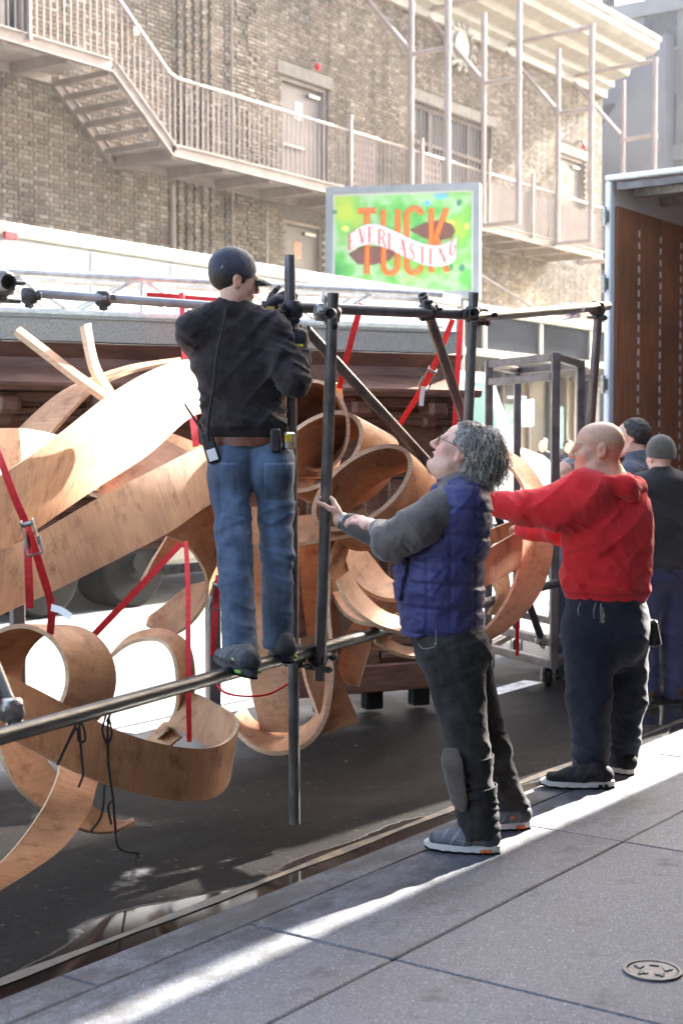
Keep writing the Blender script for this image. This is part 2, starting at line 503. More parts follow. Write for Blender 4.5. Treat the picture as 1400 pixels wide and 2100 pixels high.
def make_pavement(base=1.0):
    m, nt, b = new_mat('concrete pavement %.2f' % base)
    v = coords(nt)
    mid = noise(nt, v, 2.2, 6, 0.6)
    col = ramp(nt, mid, [(0.3, (0.155 * base, 0.160 * base, 0.180 * base)), (0.7, (0.215 * base, 0.223 * base, 0.25 * base))])
    vor = node(nt, 'ShaderNodeTexVoronoi'); vor.inputs['Scale'].default_value = 230.0
    nt.links.new(v, vor.inputs['Vector'])
    speck = ramp(nt, vor.outputs['Color'], [(0.0, (0.5, 0.5, 0.52)), (0.55, (1.0, 1.0, 1.0)), (0.82, (1.2, 1.2, 1.2)), (0.94, (2.6, 2.55, 2.5))])
    col = mix(nt, 1.0, col, speck, 'MULTIPLY')
    st = node(nt, 'ShaderNodeMapRange'); st.inputs[1].default_value = 0.555; st.inputs[2].default_value = 0.68
    nt.links.new(noise(nt, v, 4.3, 6, 0.68), st.inputs[0])
    col = mix(nt, fmath(nt, 'MULTIPLY', st.outputs[0], 0.75), col, (0.05, 0.048, 0.05))
    geo = node(nt, 'ShaderNodeNewGeometry'); sp_ = node(nt, 'ShaderNodeSeparateXYZ'); nt.links.new(geo.outputs['Position'], sp_.inputs[0])
    edge = node(nt, 'ShaderNodeMapRange'); edge.inputs[1].default_value = 2.35; edge.inputs[2].default_value = 3.3
    nt.links.new(sp_.outputs[1], edge.inputs[0])
    grime = node(nt, 'ShaderNodeMapRange'); grime.inputs[1].default_value = 0.62; grime.inputs[2].default_value = 0.80
    nt.links.new(fmath(nt, 'MULTIPLY_ADD', edge.outputs[0], 0.28, noise(nt, coords(nt, (0.7, 1.3, 1.0)), 5.5, 7, 0.72)), grime.inputs[0])
    col = mix(nt, fmath(nt, 'MULTIPLY', grime.outputs[0], 0.8), col, (0.035, 0.032, 0.032))
    ck = node(nt, 'ShaderNodeTexVoronoi', feature='DISTANCE_TO_EDGE'); ck.inputs['Scale'].default_value = 0.55
    wv = node(nt, 'ShaderNodeMix', data_type='RGBA'); wv.inputs[0].default_value = 0.12; nt.links.new(v, wv.inputs[6])
    nn_ = node(nt, 'ShaderNodeTexNoise'); nn_.inputs['Scale'].default_value = 5.0; nt.links.new(v, nn_.inputs['Vector']); nt.links.new(nn_.outputs['Color'], wv.inputs[7])
    nt.links.new(wv.outputs[2], ck.inputs['Vector'])
    col = mix(nt, ramp(nt, ck.outputs['Distance'], [(0.0, (0.55, 0.55, 0.55)), (0.0035, (0, 0, 0))]), col, (0.05, 0.048, 0.046))
    # gum spots
    v2 = node(nt, 'ShaderNodeTexVoronoi'); v2.inputs['Scale'].default_value = 5.5
    nt.links.new(v, v2.inputs['Vector'])
    gum = ramp(nt, v2.outputs['Distance'], [(0.0, (1, 1, 1)), (0.07, (1, 1, 1)), (0.085, (0, 0, 0))])
    sel = ramp(nt, v2.outputs['Color'], [(0.0, (0, 0, 0)), (0.55, (0, 0, 0)), (0.56, (0.65, 0.65, 0.65))])
    col = mix(nt, mix(nt, 1.0, gum, sel, 'MULTIPLY'), col, (0.075, 0.072, 0.07))
    nt.links.new(col, b.inputs['Base Color'])
    nt.links.new(fmath(nt, 'MULTIPLY_ADD', mid, 0.3, 0.55), b.inputs['Roughness'])
    bump(nt, b, fmath(nt, 'ADD', noise(nt, v, 120, 3), fmath(nt, 'MULTIPLY', vor.outputs['Distance'], 0.4)), 0.35, 0.004)
    return m
m_asphalt = make_asphalt()
m_pave = make_pavement(0.68)
m_pave2 = make_pavement(0.80)
m_curb = M('steel faced kerb', (0.07, 0.07, 0.073), (0.13, 0.128, 0.13), 5, rough=0.6, bmp=0.35, bscale=60)

road = MB(); road.add([(-60, CURB_Y - 0.4, ROAD_Z), (220, CURB_Y - 0.4, ROAD_Z), (220, 60, ROAD_Z), (-60, 60, ROAD_Z)], [(0, 1, 2, 3)])
tag(road.build('road', m_asphalt), kind='structure')

# near pavement: bedding sheet and slabs with recessed joints
bed = MB(); bed.box((20, 0.75, -0.215), (140, 4.7, 0.33))
pav = bed.build('pavement', M('joint dirt', (0.035, 0.033, 0.03), (0.07, 0.065, 0.06), 8, rough=0.95))
tag(pav, kind='structure')
XJ, SL = 3.77, 1.69
rows = [(-1.45, 0.80), (0.80, 2.50), (2.50, 3.085)]
slab_me = {}
for ri, (y0, y1) in enumerate(rows):
    for k in range(-3, 9):
        x0 = XJ + k * SL; key = (ri, k >= 1)
        g = 0.0035
        if key not in slab_me:
            b_ = MB(); b_.cbox((SL / 2, (y0 + y1) / 2, -0.045), (SL - 2 * g, (y1 - y0) - 2 * g, 0.09), b=0.005)
            o = b_.build('paving_slab', m_pave2 if k >= 1 else m_pave, None)
            slab_me[key] = o.data
            o.parent = pav
            o.location = (x0, 0, random.uniform(-0.001, 0.001))
        else:
            o = bpy.data.objects.new('paving_slab', slab_me[key]); COL.objects.link(o)
            o.parent = pav
            o.location = (x0, 0, random.uniform(-0.0015, 0.0015))
for k in range(-2, 11):
    x0 = XJ + k * 2.4 - 0.7
    kb = MB(); kb.cbox((x0 + 1.2, 3.17, -0.09), (2.398, 0.162, 0.176), b=0.007)
    kb.build('kerb_stone', m_pave, pav)

# far pavement
fp = MB(); fp.box((20, 16.2, -0.065), (140, 5.2, 0.13))
tag(fp.build('far_pavement', make_pavement(1.1)), kind='structure')

# worn painted line beside the kerb, and patchy pale streaks
def make_roadline(name, c, lo, hi):
    m, nt, b = new_mat(name)
    v = coords(nt)
    f = node(nt, 'ShaderNodeMapRange'); f.inputs[1].default_value = lo; f.inputs[2].default_value = hi
    nt.links.new(noise(nt, v, 9, 6, 0.7), f.inputs[0])
    nt.links.new(mix(nt, f.outputs[0], (0.045, 0.04, 0.038), c), b.inputs['Base Color'])
    b.inputs['Roughness'].default_value = 0.3
    bump(nt, b, noise(nt, v, 140, 3), 0.4, 0.004)
    return m
m_line = make_roadline('worn tan line', (0.13, 0.10, 0.065), 0.44, 0.66)
m_wline = make_roadline('patchy white', (0.75, 0.74, 0.72), 0.36, 0.5)
ln = MB()
yl = PZ(700, 1748, ROAD_Z)[1]
for i in range(40):
    xa, xb = 3.0 + i * 0.25, 3.25 + i * 0.25
    wa, wb = 0.022 + 0.008 * math.sin(i * 1.7), 0.022 + 0.008 * math.sin((i + 1) * 1.7)
    ln.add([(xa, yl - wa, ROAD_Z + 0.004), (xb, yl - wb, ROAD_Z + 0.004), (xb, yl + wb, ROAD_Z + 0.004), (xa, yl + wa, ROAD_Z + 0.004)], [(0, 1, 2, 3)])
tag(ln.build('road_line', m_line), kind='structure')
wl = MB()  # pale streaks on the road, broken up by noise
for (px, py, L, wd) in ((470, 1432, 3.2, 0.12), (430, 1462, 1.6, 0.10), (1040, 1412, 0.8, 0.08)):
    c = PZ(px, py, ROAD_Z + 0.004)
    wl.add([(c[0] - L / 2, c[1] - wd, c[2]), (c[0] + L / 2, c[1] - wd, c[2]), (c[0] + L / 2, c[1] + wd, c[2]), (c[0] - L / 2, c[1] + wd, c[2])], [(0, 1, 2, 3)])
tag(wl.build('pale_streak', m_wline), kind='structure')

# valve cover in the pavement
mc = PZ(1338, 1993, 0.0)
vc = thing('valve_cover', (mc[0], mc[1], 0), 'small round iron valve cover with raised letters set in the pavement', 'manhole cover')
b_ = MB()
def disc(mb, c, r0, r1, z0, z1, n=32, mat=0):
    """ring with a top at z1 between r0 and r1 (r0=0: full disc) and an outer wall"""
    top = []; 
    ring1 = [(c[0] + r1 * math.cos(2 * math.pi * i / n), c[1] + r1 * math.sin(2 * math.pi * i / n), z1) for i in range(n)]
    low = [(p[0], p[1], z0) for p in ring1]
    fs = [(i, (i + 1) % n, n + (i + 1) % n, n + i) for i in range(n)]
    mb.add(low + ring1, fs, mat)
    if r0 <= 0:
        mb.add(ring1, [tuple(range(n))], mat)
    else:
        ring0 = [(c[0] + r0 * math.cos(2 * math.pi * i / n), c[1] + r0 * math.sin(2 * math.pi * i / n), z1) for i in range(n)]
        mb.add(ring1 + ring0, [(i, (i + 1) % n, n + (i + 1) % n, n + i) for i in range(n)], mat)
        lo0 = [(p[0], p[1], z0) for p in ring0]
        mb.add(ring0 + lo0, [(i, (i + 1) % n, n + (i + 1) % n, n + i) for i in range(n)], mat)
m_iron = M('cast iron', (0.075, 0.075, 0.08), (0.12, 0.12, 0.124), 30, rough=0.5, metal=0.5, bmp=0.2)
disc(b_, mc, 0, 0.074, -0.02, 0.004)
disc(b_, mc, 0.079, 0.09, -0.02, 0.007)
b_.build('cover', m_iron, vc)
for i in range(5):
    a = 2 * math.pi * i / 5 + 0.3
    l_ = MB(); p = np.array([mc[0] + 0.04 * math.cos(a), mc[1] + 0.04 * math.sin(a), 0.006])
    l_.box(p, (0.028, 0.012, 0.005), [(math.cos(a + 1.57), math.sin(a + 1.57), 0), (-math.sin(a + 1.57), math.cos(a + 1.57), 0), (0, 0, 1)])
    l_.box(p + np.array([math.cos(a), math.sin(a), 0]) * 0.014, (0.012, 0.012, 0.005))
    l_.build('raised_mark', m_iron, vc)

# ------------------------------------------------------------------ near building, with an unseen slab and board added to shade pavement and kerb lane
slope = abs(SUN_AZ[1]) * math.cos(SUN_EL) / math.sin(SUN_EL)     # metres across the street per metre of height
NB_Y, SHADE_Y = -1.7, 2.3
h1 = (2.825 - SHADE_Y) / slope; h2 = (3.15 - SHADE_Y) / slope; h3 = (4.62 - SHADE_Y) / slope
nb = thing('near_building', (20, NB_Y, 0), 'unseen low building behind the near pavement, with a slab and board added for shade', 'building')
b_ = MB(); b_.box((25, NB_Y - 4, h1 / 2), (80, 8, h1)); b_.build('wall', M('near brick', (0.20, 0.13, 0.10), (0.28, 0.19, 0.15), 3, rough=0.9, bmp=0.3), nb)
b_ = MB(); b_.box((25, (NB_Y + SHADE_Y) / 2, h1 - 0.1), (80, SHADE_Y - NB_Y, 0.2)); b_.build('shade_slab', M('shade slab', (0.3, 0.3, 0.3), (0.35, 0.35, 0.35), 2, rough=0.6), nb)  # added overhead slab, keeps the sun off the near pavement
b_ = MB(); dxs = SUN_AZ[0] * math.cos(SUN_EL) / math.sin(SUN_EL)     # added board: lower edge slopes to shape the sun strip on the pavement
def low(x): return (3.0 + 0.085 * max(0.0, x - 3.1 - h2 * dxs) - SHADE_Y) / slope
b_.prism([(-15, low(-15)), (3.1 + h2 * dxs, low(-15)), (26, low(26)), (60, low(26)), (60, h3), (-15, h3)], (0, SHADE_Y, 0), (1, 0, 0), (0, 0, 1), (0, -0.08, 0))
b_.build('shade_board', M('shade board', (0.3, 0.3, 0.3), (0.35, 0.35, 0.35), 2, rough=0.6), nb)
for i in range(5):
    b_ = MB(); b_.box((-13 + i * 18.0, SHADE_Y - 0.14, (h1 + h3) / 2 - 0.2), (0.06, 0.06, h3 - h1)); b_.build('shade_post', m_cart, nb)  # uprights of the added shade board
# ------------------------------------------------------------------ brick theatre across the street
FY = 17.5
theatre = thing('theatre_building', (24, FY, 0), 'old brown brick theatre wall with pale cornice and doors on two levels', 'building')
X0, X1, ZT = 8.0, 36.5, 15.0
# openings (x0, x1, z0, z1)
def fx(px): return PY(px, 500, FY)[0]
op_door_up = (fx(578), fx(672), 6.45, PY(578, 152, FY)[2])
op_door_lo = (fx(582), fx(664), 0.0, PY(582, 447, FY)[2])
op_win = (fx(850), fx(1008), 7.35, PY(850, 205, FY)[2])
op_door_r = (fx(1146), fx(1198), 6.45, PY(1146, 312, FY)[2])
op_win_l = (fx(-60), fx(66), 7.7, 10.2)
SHOP = (fx(930), X1 - 0.4, 0.0, 4.0)
OPEN = [op_door_up, op_door_lo, op_win, op_door_r, op_win_l, SHOP]
m_stone = M('stone lintel', (0.30, 0.265, 0.22), (0.38, 0.34, 0.29), 4, rough=0.85, bmp=0.3)

# backing wall built of panels round the openings
def wall_panels(x0, x1, z0, z1, opens):
    xs = sorted({x0, x1, *[o[0] for o in opens], *[o[1] for o in opens]})
    zs = sorted({z0, z1, *[o[2] for o in opens], *[o[3] for o in opens]})
    out = []
    for i in range(len(xs) - 1):
        for j in range(len(zs) - 1):
            cx, cz = (xs[i] + xs[i + 1]) / 2, (zs[j] + zs[j + 1]) / 2
            if any(o[0] < cx < o[1] and o[2] < cz < o[3] for o in opens): continue
            out.append((xs[i], xs[i + 1], zs[j], zs[j + 1]))
    return out
b_ = MB()
for (a, c, z0, z1) in wall_panels(X0, X1, -0.1, ZT, OPEN):
    b_.add([(a, FY + 0.012, z0), (a, FY + 0.012, z1), (c, FY + 0.012, z1), (c, FY + 0.012, z0)], [(0, 3, 2, 1)])
for (a, c, z0, z1) in OPEN:      # reveals
    d = 0.3
    b_.add([(a, FY + .012, z0), (a, FY + d, z0), (a, FY + d, z1), (a, FY + .012, z1)], [(0, 1, 2, 3)])
    b_.add([(c, FY + .012, z0), (c, FY + d, z0), (c, FY + d, z1), (c, FY + .012, z1)], [(3, 2, 1, 0)])
    b_.add([(a, FY + .012, z1), (c, FY + .012, z1), (c, FY + d, z1), (a, FY + d, z1)], [(3, 2, 1, 0)])
b_.add([(X1, FY + .012, -0.1), (X1, FY + .012, ZT), (X1, FY + 20, ZT), (X1, FY + 20, -0.1)], [(0, 3, 2, 1)])
b_.add([(X0, FY + .012, -0.1), (X0, FY + 20, -0.1), (X0, FY + 20, ZT), (X0, FY + .012, ZT)], [(0, 3, 2, 1)])
b_.add([(X0, FY + .012, ZT), (X1, FY + .012, ZT), (X1, FY + 20, ZT), (X0, FY + 20, ZT)], [(0, 1, 2, 3)])
b_.build('wall', m_mortar, theatre)

# bricks: Flemish bond, a ribbed pier and a diaper-work panel
CH, ST, HD, JT = 0.0735, 0.205, 0.098, 0.0105
PAL = [tuple(min(.8, q * 0.50 + sum(c) / 3 * .30) for q in c) for c in [(0.36, 0.295, 0.215), (0.42, 0.35, 0.26), (0.31, 0.25, 0.185), (0.48, 0.41, 0.32), (0.26, 0.205, 0.155), (0.36, 0.26, 0.185), (0.50, 0.45, 0.38), (0.33, 0.29, 0.235)]]
PW = [0.24, 0.2, 0.18, 0.11, 0.09, 0.08, 0.05, 0.05]
rib = (fx(362), fx(436)); dia = (fx(462), fx(526))
bricks = []        # x0,x1,z0,z1,proud
zz0 = 3.2
nz = int((12.6 - zz0) / CH)
for r in range(nz):
    z0 = zz0 + r * CH; z1 = z0 + CH - JT
    x = 10.5 - (0.0 if r % 2 else (ST + HD) / 4 + 0.05)
    k = r % 2
    while x < X1:
        w = ST if k % 2 == 0 else HD
        k += 1
        if rib[0] - 0.1 < x < rib[1]:
            w = HD
        xa, xb = x, min(x + w, X1)
        x += w + JT
        if xb - xa < 0.03: continue
        cx, cz = (xa + xb) / 2, (z0 + z1) / 2
        skip = False
        for o in OPEN:
            if o[0] - 0.02 < cx < o[1] + 0.02 and o[2] - 0.02 < cz < o[3] + 0.30: skip = True
        if skip: continue
        proud = random.gauss(0, 0.0025)
        if rib[0] < cx < rib[1]:
            proud = 0.045 if int((cx - rib[0]) / (HD + JT)) % 2 == 0 else -0.001
        if dia[0] < cx < dia[1]:
            m_ = (dia[0] + dia[1]) / 2; hw = (dia[1] - dia[0]) / 2
            ph = ((cz - 6.7) / 1.75) % 1.0
            tri = abs(ph * 2 - 1) * hw
            if abs(abs(cx - m_) - tri) < 0.06: proud = -0.006
            else: proud += 0.025
        bricks.append((xa, xb, z0, z1, proud))
def brick_geo(bk):
    xa, xb, z0, z1, pr = bk
    yf = FY - 0.008 - pr; yb = FY + 0.012
    e = 0.004
    return [(xa, yb, z0), (xb, yb, z0), (xb, yb, z1), (xa, yb, z1),
            (xa + e, yf, z0 + e), (xb - e, yf, z0 + e), (xb - e, yf, z1 - e), (xa + e, yf, z1 - e)], \
           [(4, 5, 6, 7), (0, 1, 5, 4), (1, 2, 6, 5), (2, 3, 7, 6), (3, 0, 4, 7)]
def brick_tint():
    c = PAL[int(rng.choice(len(PAL), p=PW))]
    j = random.uniform(0.86, 1.16)
    return tuple(min(0.9, x * j) for x in c)
# the 300 nearest bricks in plain view are parts of their own
def seen(bk):
    p = np.array([(bk[0] + bk[1]) / 2, FY, (bk[2] + bk[3]) / 2]) - CAM
    d = p @ FW; px = 700 + FPX * (p @ RT) / d
    py = 920 - FPX * p[2] / d
    return 2 < px < 215 and 215 < py < 440
cand = [i for i, bk in enumerate(bricks) if (bk[1] - bk[0]) > 0.19 and seen(bk)]
cand.sort(key=lambda i: bricks[i][0])
single = set(cand[:300])
protos = []
vs, fs, cols = [], [], []
for i, bk in enumerate(bricks):
    v, f = brick_geo(bk)
    t = brick_tint()
    if i in single:
        w = round(bk[1] - bk[0], 3)
        if len(protos) < 12:
            ox, oz = bk[0], bk[2]
            me = bpy.data.meshes.new('brick')
            me.from_pydata([(p[0] - ox, p[1] - FY, p[2] - oz) for p in v], [], f)
            at = me.color_attributes.new('tint', 'FLOAT_COLOR', 'POINT')
            at.data.foreach_set('color', np.tile([*t, 1.0], len(v)).astype(np.float32))
            me.materials.append(m_brick)
            protos.append((w, me))
            pm = me
        else:
            pm = random.choice(protos)[1]
        o = bpy.data.objects.new('brick', pm); COL.objects.link(o)
        o.parent = theatre; o.matrix_parent_inverse = Matrix.Translation(-Vector(theatre.location))
        o.location = (bk[0], FY, bk[2])
    else:
        k = len(vs); vs.extend(v); fs.extend([tuple(q + k for q in ff) for ff in f]); cols.extend([(*t, 1.0)] * 8)
me = bpy.data.meshes.new('brickwork')
me.from_pydata(vs, [], fs)
at = me.color_attributes.new('tint', 'FLOAT_COLOR', 'POINT')
at.data.foreach_set('color', np.array(cols, np.float32).ravel())
tag(link_mesh('brickwork', me, m_brick, theatre), kind='stuff')

# lintels of upright bricks, doors, windows
def soldier(o, h=0.24):
    b = MB(); x = o[0] - 0.15; n = int((o[1] - o[0] + 0.3) / 0.075)
    for i in range(n):
        b.cbox((x + (i + 0.5) * 0.075, FY, o[3] + h / 2 + 0.02), (0.064, 0.05 + random.uniform(0, 0.01), h), b=0.004)
    b.build('lintel', m_stone, theatre)
for o in (op_door_up, op_win, op_door_r, op_win_l): soldier(o)
def door(o, note_col, bar=True):
    a, c, z0, z1 = o
    b = MB(); b.cbox(((a + c) / 2, FY + 0.16, (z0 + z1) / 2 - 0.04), (c - a - 0.14, 0.05, z1 - z0 - 0.08))
    dr = b.build('door', m_door, theatre)
    b = MB()
    b.box((a + 0.035, FY + 0.13, (z0 + z1) / 2), (0.07, 0.16, z1 - z0)); b.box((c - 0.035, FY + 0.13, (z0 + z1) / 2), (0.07, 0.16, z1 - z0))
    b.box(((a + c) / 2, FY + 0.13, z1 - 0.035), (c - a - 0.14, 0.16, 0.07))
    b.build('frame', m_paintsteel, dr)
    b = MB(); b.cbox(((a + c) / 2 - 0.05, FY + 0.13, z1 - 0.55), (0.24, 0.012, 0.34), b=0.002)
    b.build('notice', note_col, dr)
    b = MB(); b.cbox((c - 0.35, FY + 0.10, z1 - 0.2), (0.38, 0.07, 0.07)); b.build('door_closer', m_galv, dr)
    if bar:
        b = MB(); b.tube([(a + 0.12, FY + 0.08, z0 + 1.05), ((a + c) / 2 + 0.1, FY + 0.08, z0 + 1.05)], 0.03, 8)
        b.box((a + 0.14, FY + 0.11, z0 + 1.05), (0.05, 0.08, 0.06)); b.build('push_bar', m_galv, dr)
m_note2 = M('orange notice', (0.62, 0.32, 0.22), (0.7, 0.42, 0.3), 5, rough=0.8, bmp=0)
door(op_door_up, m_paper); door(op_door_lo, m_note2); door(op_door_r, m_note2, False)

def window(o, bars, n=12, sash=3):
    a, c, z0, z1 = o
    b = MB(); b.box(((a + c) / 2, FY + 0.22, (z0 + z1) / 2), (c - a, 0.02, z1 - z0))
    w = b.build('window', m_glassdark, theatre)
    b = MB()
    for i in range(sash + 1):
        x = a + 0.04 + (c - a - 0.08) * i / sash
        b.box((x, FY + 0.18, (z0 + z1) / 2), (0.08, 0.06, z1 - z0))
    for z in (z0 + 0.04, (z0 + z1) / 2 + 0.12, z1 - 0.04):
        b.box(((a + c) / 2, FY + 0.18, z), (c - a - 0.01, 0.055, 0.08))
    b.build('window_frame', m_paintsteel, w)
    b = MB(); b.cbox(((a + c) / 2, FY - 0.02, z0 - 0.05), (c - a + 0.2, 0.14, 0.1)); b.build('sill', m_stone, w)
    if bars:
        for i in range(n):
            x = a + 0.06 + (c - a - 0.12) * i / (n - 1)
            b = MB(); b.tube([(x, FY - 0.01, z0), (x, FY - 0.01, z1)], 0.014, 6); b.build('bar', m_pinksteel, w)
window(op_win, True, 22, 4)
window(op_win_l, False)
# pipes, conduits, lamps on the wall
for px, r, mt in ((348, 0.05, m_paintsteel), (470, 0.022, m_paintsteel), (541, 0.018, m_galv)):
    x = fx(px); b = MB(); b.tube([(x, FY - 0.075, 3.0), (x, FY - 0.075, 6.2 if px != 470 else 11.8)], r, 8); b.build('conduit', mt, theatre)
def wall_lamp(px, py, mt):
    p = PY(px, py, FY - 0.16)
    b = MB(); b.tube([(p[0], FY, p[2] + 0.12), (p[0], FY - 0.12, p[2] + 0.12), (p[0], FY - 0.16, p[2] + 0.05)], 0.025, 8)
    l = b.build('wall_lamp', m_paintsteel, theatre)
    bm = bmesh.new(); bmesh.ops.create_uvsphere(bm, u_segments=14, v_segments=8, radius=0.062)
    for v in bm.verts: v.co = Vector((v.co.x + p[0], v.co.y + p[1], v.co.z * 1.15 + p[2] - 0.03))
    me = bpy.data.meshes.new('bulb'); bm.to_mesh(me); bm.free()
    for q in me.polygons: q.use_smooth = True
    link_mesh('bulb', me, mt, l)
m_lampw, nt, bs = new_mat('lit lamp globe')
bs.inputs['Base Color'].default_value = (0.9, 0.75, 0.45, 1)
bs.inputs['Emission Color'].default_value = (1, 0.8, 0.42, 1); bs.inputs['Emission Strength'].default_value = 0.5
wall_lamp(280, 58, m_lampw); wall_lamp(651, 133, m_red); wall_lamp(1197, 297, m_red)

# cornice: stepped mouldings, run along the wall and returned at the corner
prof = [(0.0, 11.05), (0.12, 11.05), (0.12, 11.25), (0.28, 11.33), (0.28, 11.5), (0.42, 11.55), (0.62, 11.62), (0.66, 11.8), (0.98, 11.92), (1.0, 12.08), (1.18, 12.16), (1.3, 12.3), (1.3, 12.46), (1.36, 12.5), (1.36, 12.62), (0.0, 12.9)]
b = MB()
xl = 12.0
L0 = [(xl, FY - o - 0.002, z) for o, z in prof]
L1 = [(X1 + o * 0.55, FY - o - 0.002, z) for o, z in prof]
L2 = [(X1 + o * 0.55, FY + 6, z) for o, z in prof]
n = len(prof)
b.add(L0 + L1 + L2, [(i, i + 1, n + i + 1, n + i) for i in range(n - 1)] + [(n + i, n + i + 1, 2 * n + i + 1, 2 * n + i) for i in range(n - 1)])
cor = b.build('cornice', m_cream, theatre)
# round cartouche under the cornice
mp_ = PY(943, 92, FY - 0.1)
b = MB()
for rr, dz, th in ((0.42, 0.10, 0.0), (0.30, 0.17, 0.0)):
    ring = [(mp_[0] + rr * math.cos(2 * math.pi * i / 24), FY - dz, mp_[2] + rr * math.sin(2 * math.pi * i / 24)) for i in range(24)]
    back = [(p[0], FY, p[2]) for p in ring]
    b.add(ring, [tuple(range(24))[::-1]]); b.add(ring + back, [(i, 24 + i, 24 + (i + 1) % 24, (i + 1) % 24) for i in range(24)])
for i in range(14):
    a = 2 * math.pi * i / 14
    c = np.array([mp_[0] + 0.5 * math.cos(a) * 1.15, FY - 0.09, mp_[2] + 0.5 * math.sin(a)])
    b.tube([c + np.array([0.09 * math.cos(a + j * 1.1), -0.02, 0.09 * math.sin(a + j * 1.1)]) for j in range(5)], [0.05, 0.06, 0.055, 0.045, 0.02], 7)
b.build('cartouche', m_cream, theatre)

# ------------------------------------------------------------------ fire escape
FE_Y0, FE_Y1 = 16.1, 17.48
fe = thing('fire_escape', (20, 16.8, 6.3), 'taupe iron fire escape with short stair and long railed gallery on the brick wall', 'fire escape')
ZU, ZL = 7.38, 6.32            # underside level of the outer channel
xs_top, xs_bot = PY(228, 150, FE_Y0)[0], PY(352, 330, FE_Y0)[0]
xg_end = PY(1236, 500, FE_Y0)[0]
def channel(x0, x1, z0, z1, y, h=0.2, name='edge_beam'):
    b = MB(); L = math.hypot(x1 - x0, z1 - z0); ax = np.array([(x1 - x0) / L, 0, (z1 - z0) / L]); up = np.array([-ax[2], 0, ax[0]]); yy = np.array([0, 1.0, 0])
    c = np.array([(x0 + x1) / 2, y, (z0 + z1) / 2]) + up * h / 2
    A = [ax, yy, up]
    b.box(c, (L, 0.012, h), A); b.box(c + up * (h / 2 - 0.012) + yy * 0.0, (L - 0.001, 0.09, 0.024), A); b.box(c - up * (h / 2 - 0.012), (L - 0.001, 0.09, 0.024), A)
    return b.build(name, m_paintsteel, fe)
xl = 6.0
channel(xl, xs_top, ZU, ZU, FE_Y0); channel(xs_top, xs_bot, ZU, ZL, FE_Y0, 0.19); channel(xs_bot, xg_end, ZL, ZL, FE_Y0)
channel(xl, xs_top, ZU, ZU, FE_Y1 - .06); channel(xs_top, xs_bot, ZU, ZL, FE_Y1 - .06, 0.19); channel(xs_bot, xg_end, ZL, ZL, FE_Y1 - .06)
for (xa, xb, z) in ((xl, xs_top, ZU), (xs_bot, xg_end, ZL)):
    # floor bars run along the gallery, light falls through
    yb = FE_Y0 + 0.06
    while yb < FE_Y1 - 0.1:
        b = MB(); b.box(((xa + xb) / 2, yb, z + 0.16), (xb - xa - 0.01, 0.072, 0.03)); b.build('floor_bar', m_paintsteel, fe)
        yb += 0.085
    x = xa + (0.7 if xa == xl else 0.1)
    while x < xb + 0.01:
        b = MB(); b.box((x, (FE_Y0 + FE_Y1) / 2 - 0.02, z + 0.055), (0.10, FE_Y1 - FE_Y0 - 0.14, 0.17)); b.build('bracket', m_paintsteel, fe)
        x += 1.27
NST = 6
for i in range(NST):
    t = (i + 0.5) / NST
    x = xs_top + (xs_bot - xs_top) * t; z = ZU + (ZL - ZU) * t + 0.12
    b = MB(); b.cbox((x, (FE_Y0 + FE_Y1) / 2 - 0.02, z), (0.24, FE_Y1 - FE_Y0 - 0.16, 0.045)); b.cbox((x - 0.11, (FE_Y0 + FE_Y1) / 2 - 0.02, z - 0.045), (0.02, FE_Y1 - FE_Y0 - 0.16, 0.05), b=0.004)
    b.build('tread', m_paintsteel, fe)
HR = 1.07
rail_pts = [(xl, FE_Y0, ZU + .2 + HR), (xs_top - 0.12, FE_Y0, ZU + .2 + HR), (xs_top + 0.12, FE_Y0, ZU + .12 + HR), (xs_bot - .05, FE_Y0, ZL + .25 + HR), (xs_bot + .15, FE_Y0, ZL + .2 + HR), (xg_end, FE_Y0, ZL + .2 + HR)]
b = MB(); b.tube(rail_pts, 0.026, 8); b.build('handrail', m_pinksteel, fe)
bar_me = {}
def baluster(x, z0, z1):
    k = round(z1 - z0, 2)
    if k not in bar_me:
        b = MB(); b.tube([(0, 0, 0), (0, 0, k)], 0.0125, 6); o = b.build('baluster', m_pinksteel, None); bar_me[k] = o.data
    else:
        o = bpy.data.objects.new('baluster', bar_me[k]); COL.objects.link(o)
    o.location = (x, FE_Y0, z0); o.parent = fe; o.matrix_parent_inverse = Matrix.Translation(-Vector(fe.location))
x = 12.2
while x < xg_end:
    if x < xs_top: zb, zt = ZU + .2, ZU + .2 + HR
    elif x < xs_bot:
        t = (x - xs_top) / (xs_bot - xs_top); zb = ZU + (ZL - ZU) * t + .2; zt = zb + HR - .03
    else: zb, zt = ZL + .2, ZL + .2 + HR
    baluster(x, zb, zt)
    x += 0.135
for px in (60, 716, 862, 1000, 1090):      # heavier standing posts with ball tops
    p = PY(px, 330, FE_Y0); zb = ZL + .1 if px > 300 else ZU + .1
    b = MB(); b.cbox((p[0], FE_Y0 - 0.035, zb + 0.7), (0.055, 0.055, 1.4)); b.cbox((p[0], FE_Y0 - 0.035, zb + 1.43), (0.08, 0.08, 0.06)); b.build('post', m_pinksteel, fe)
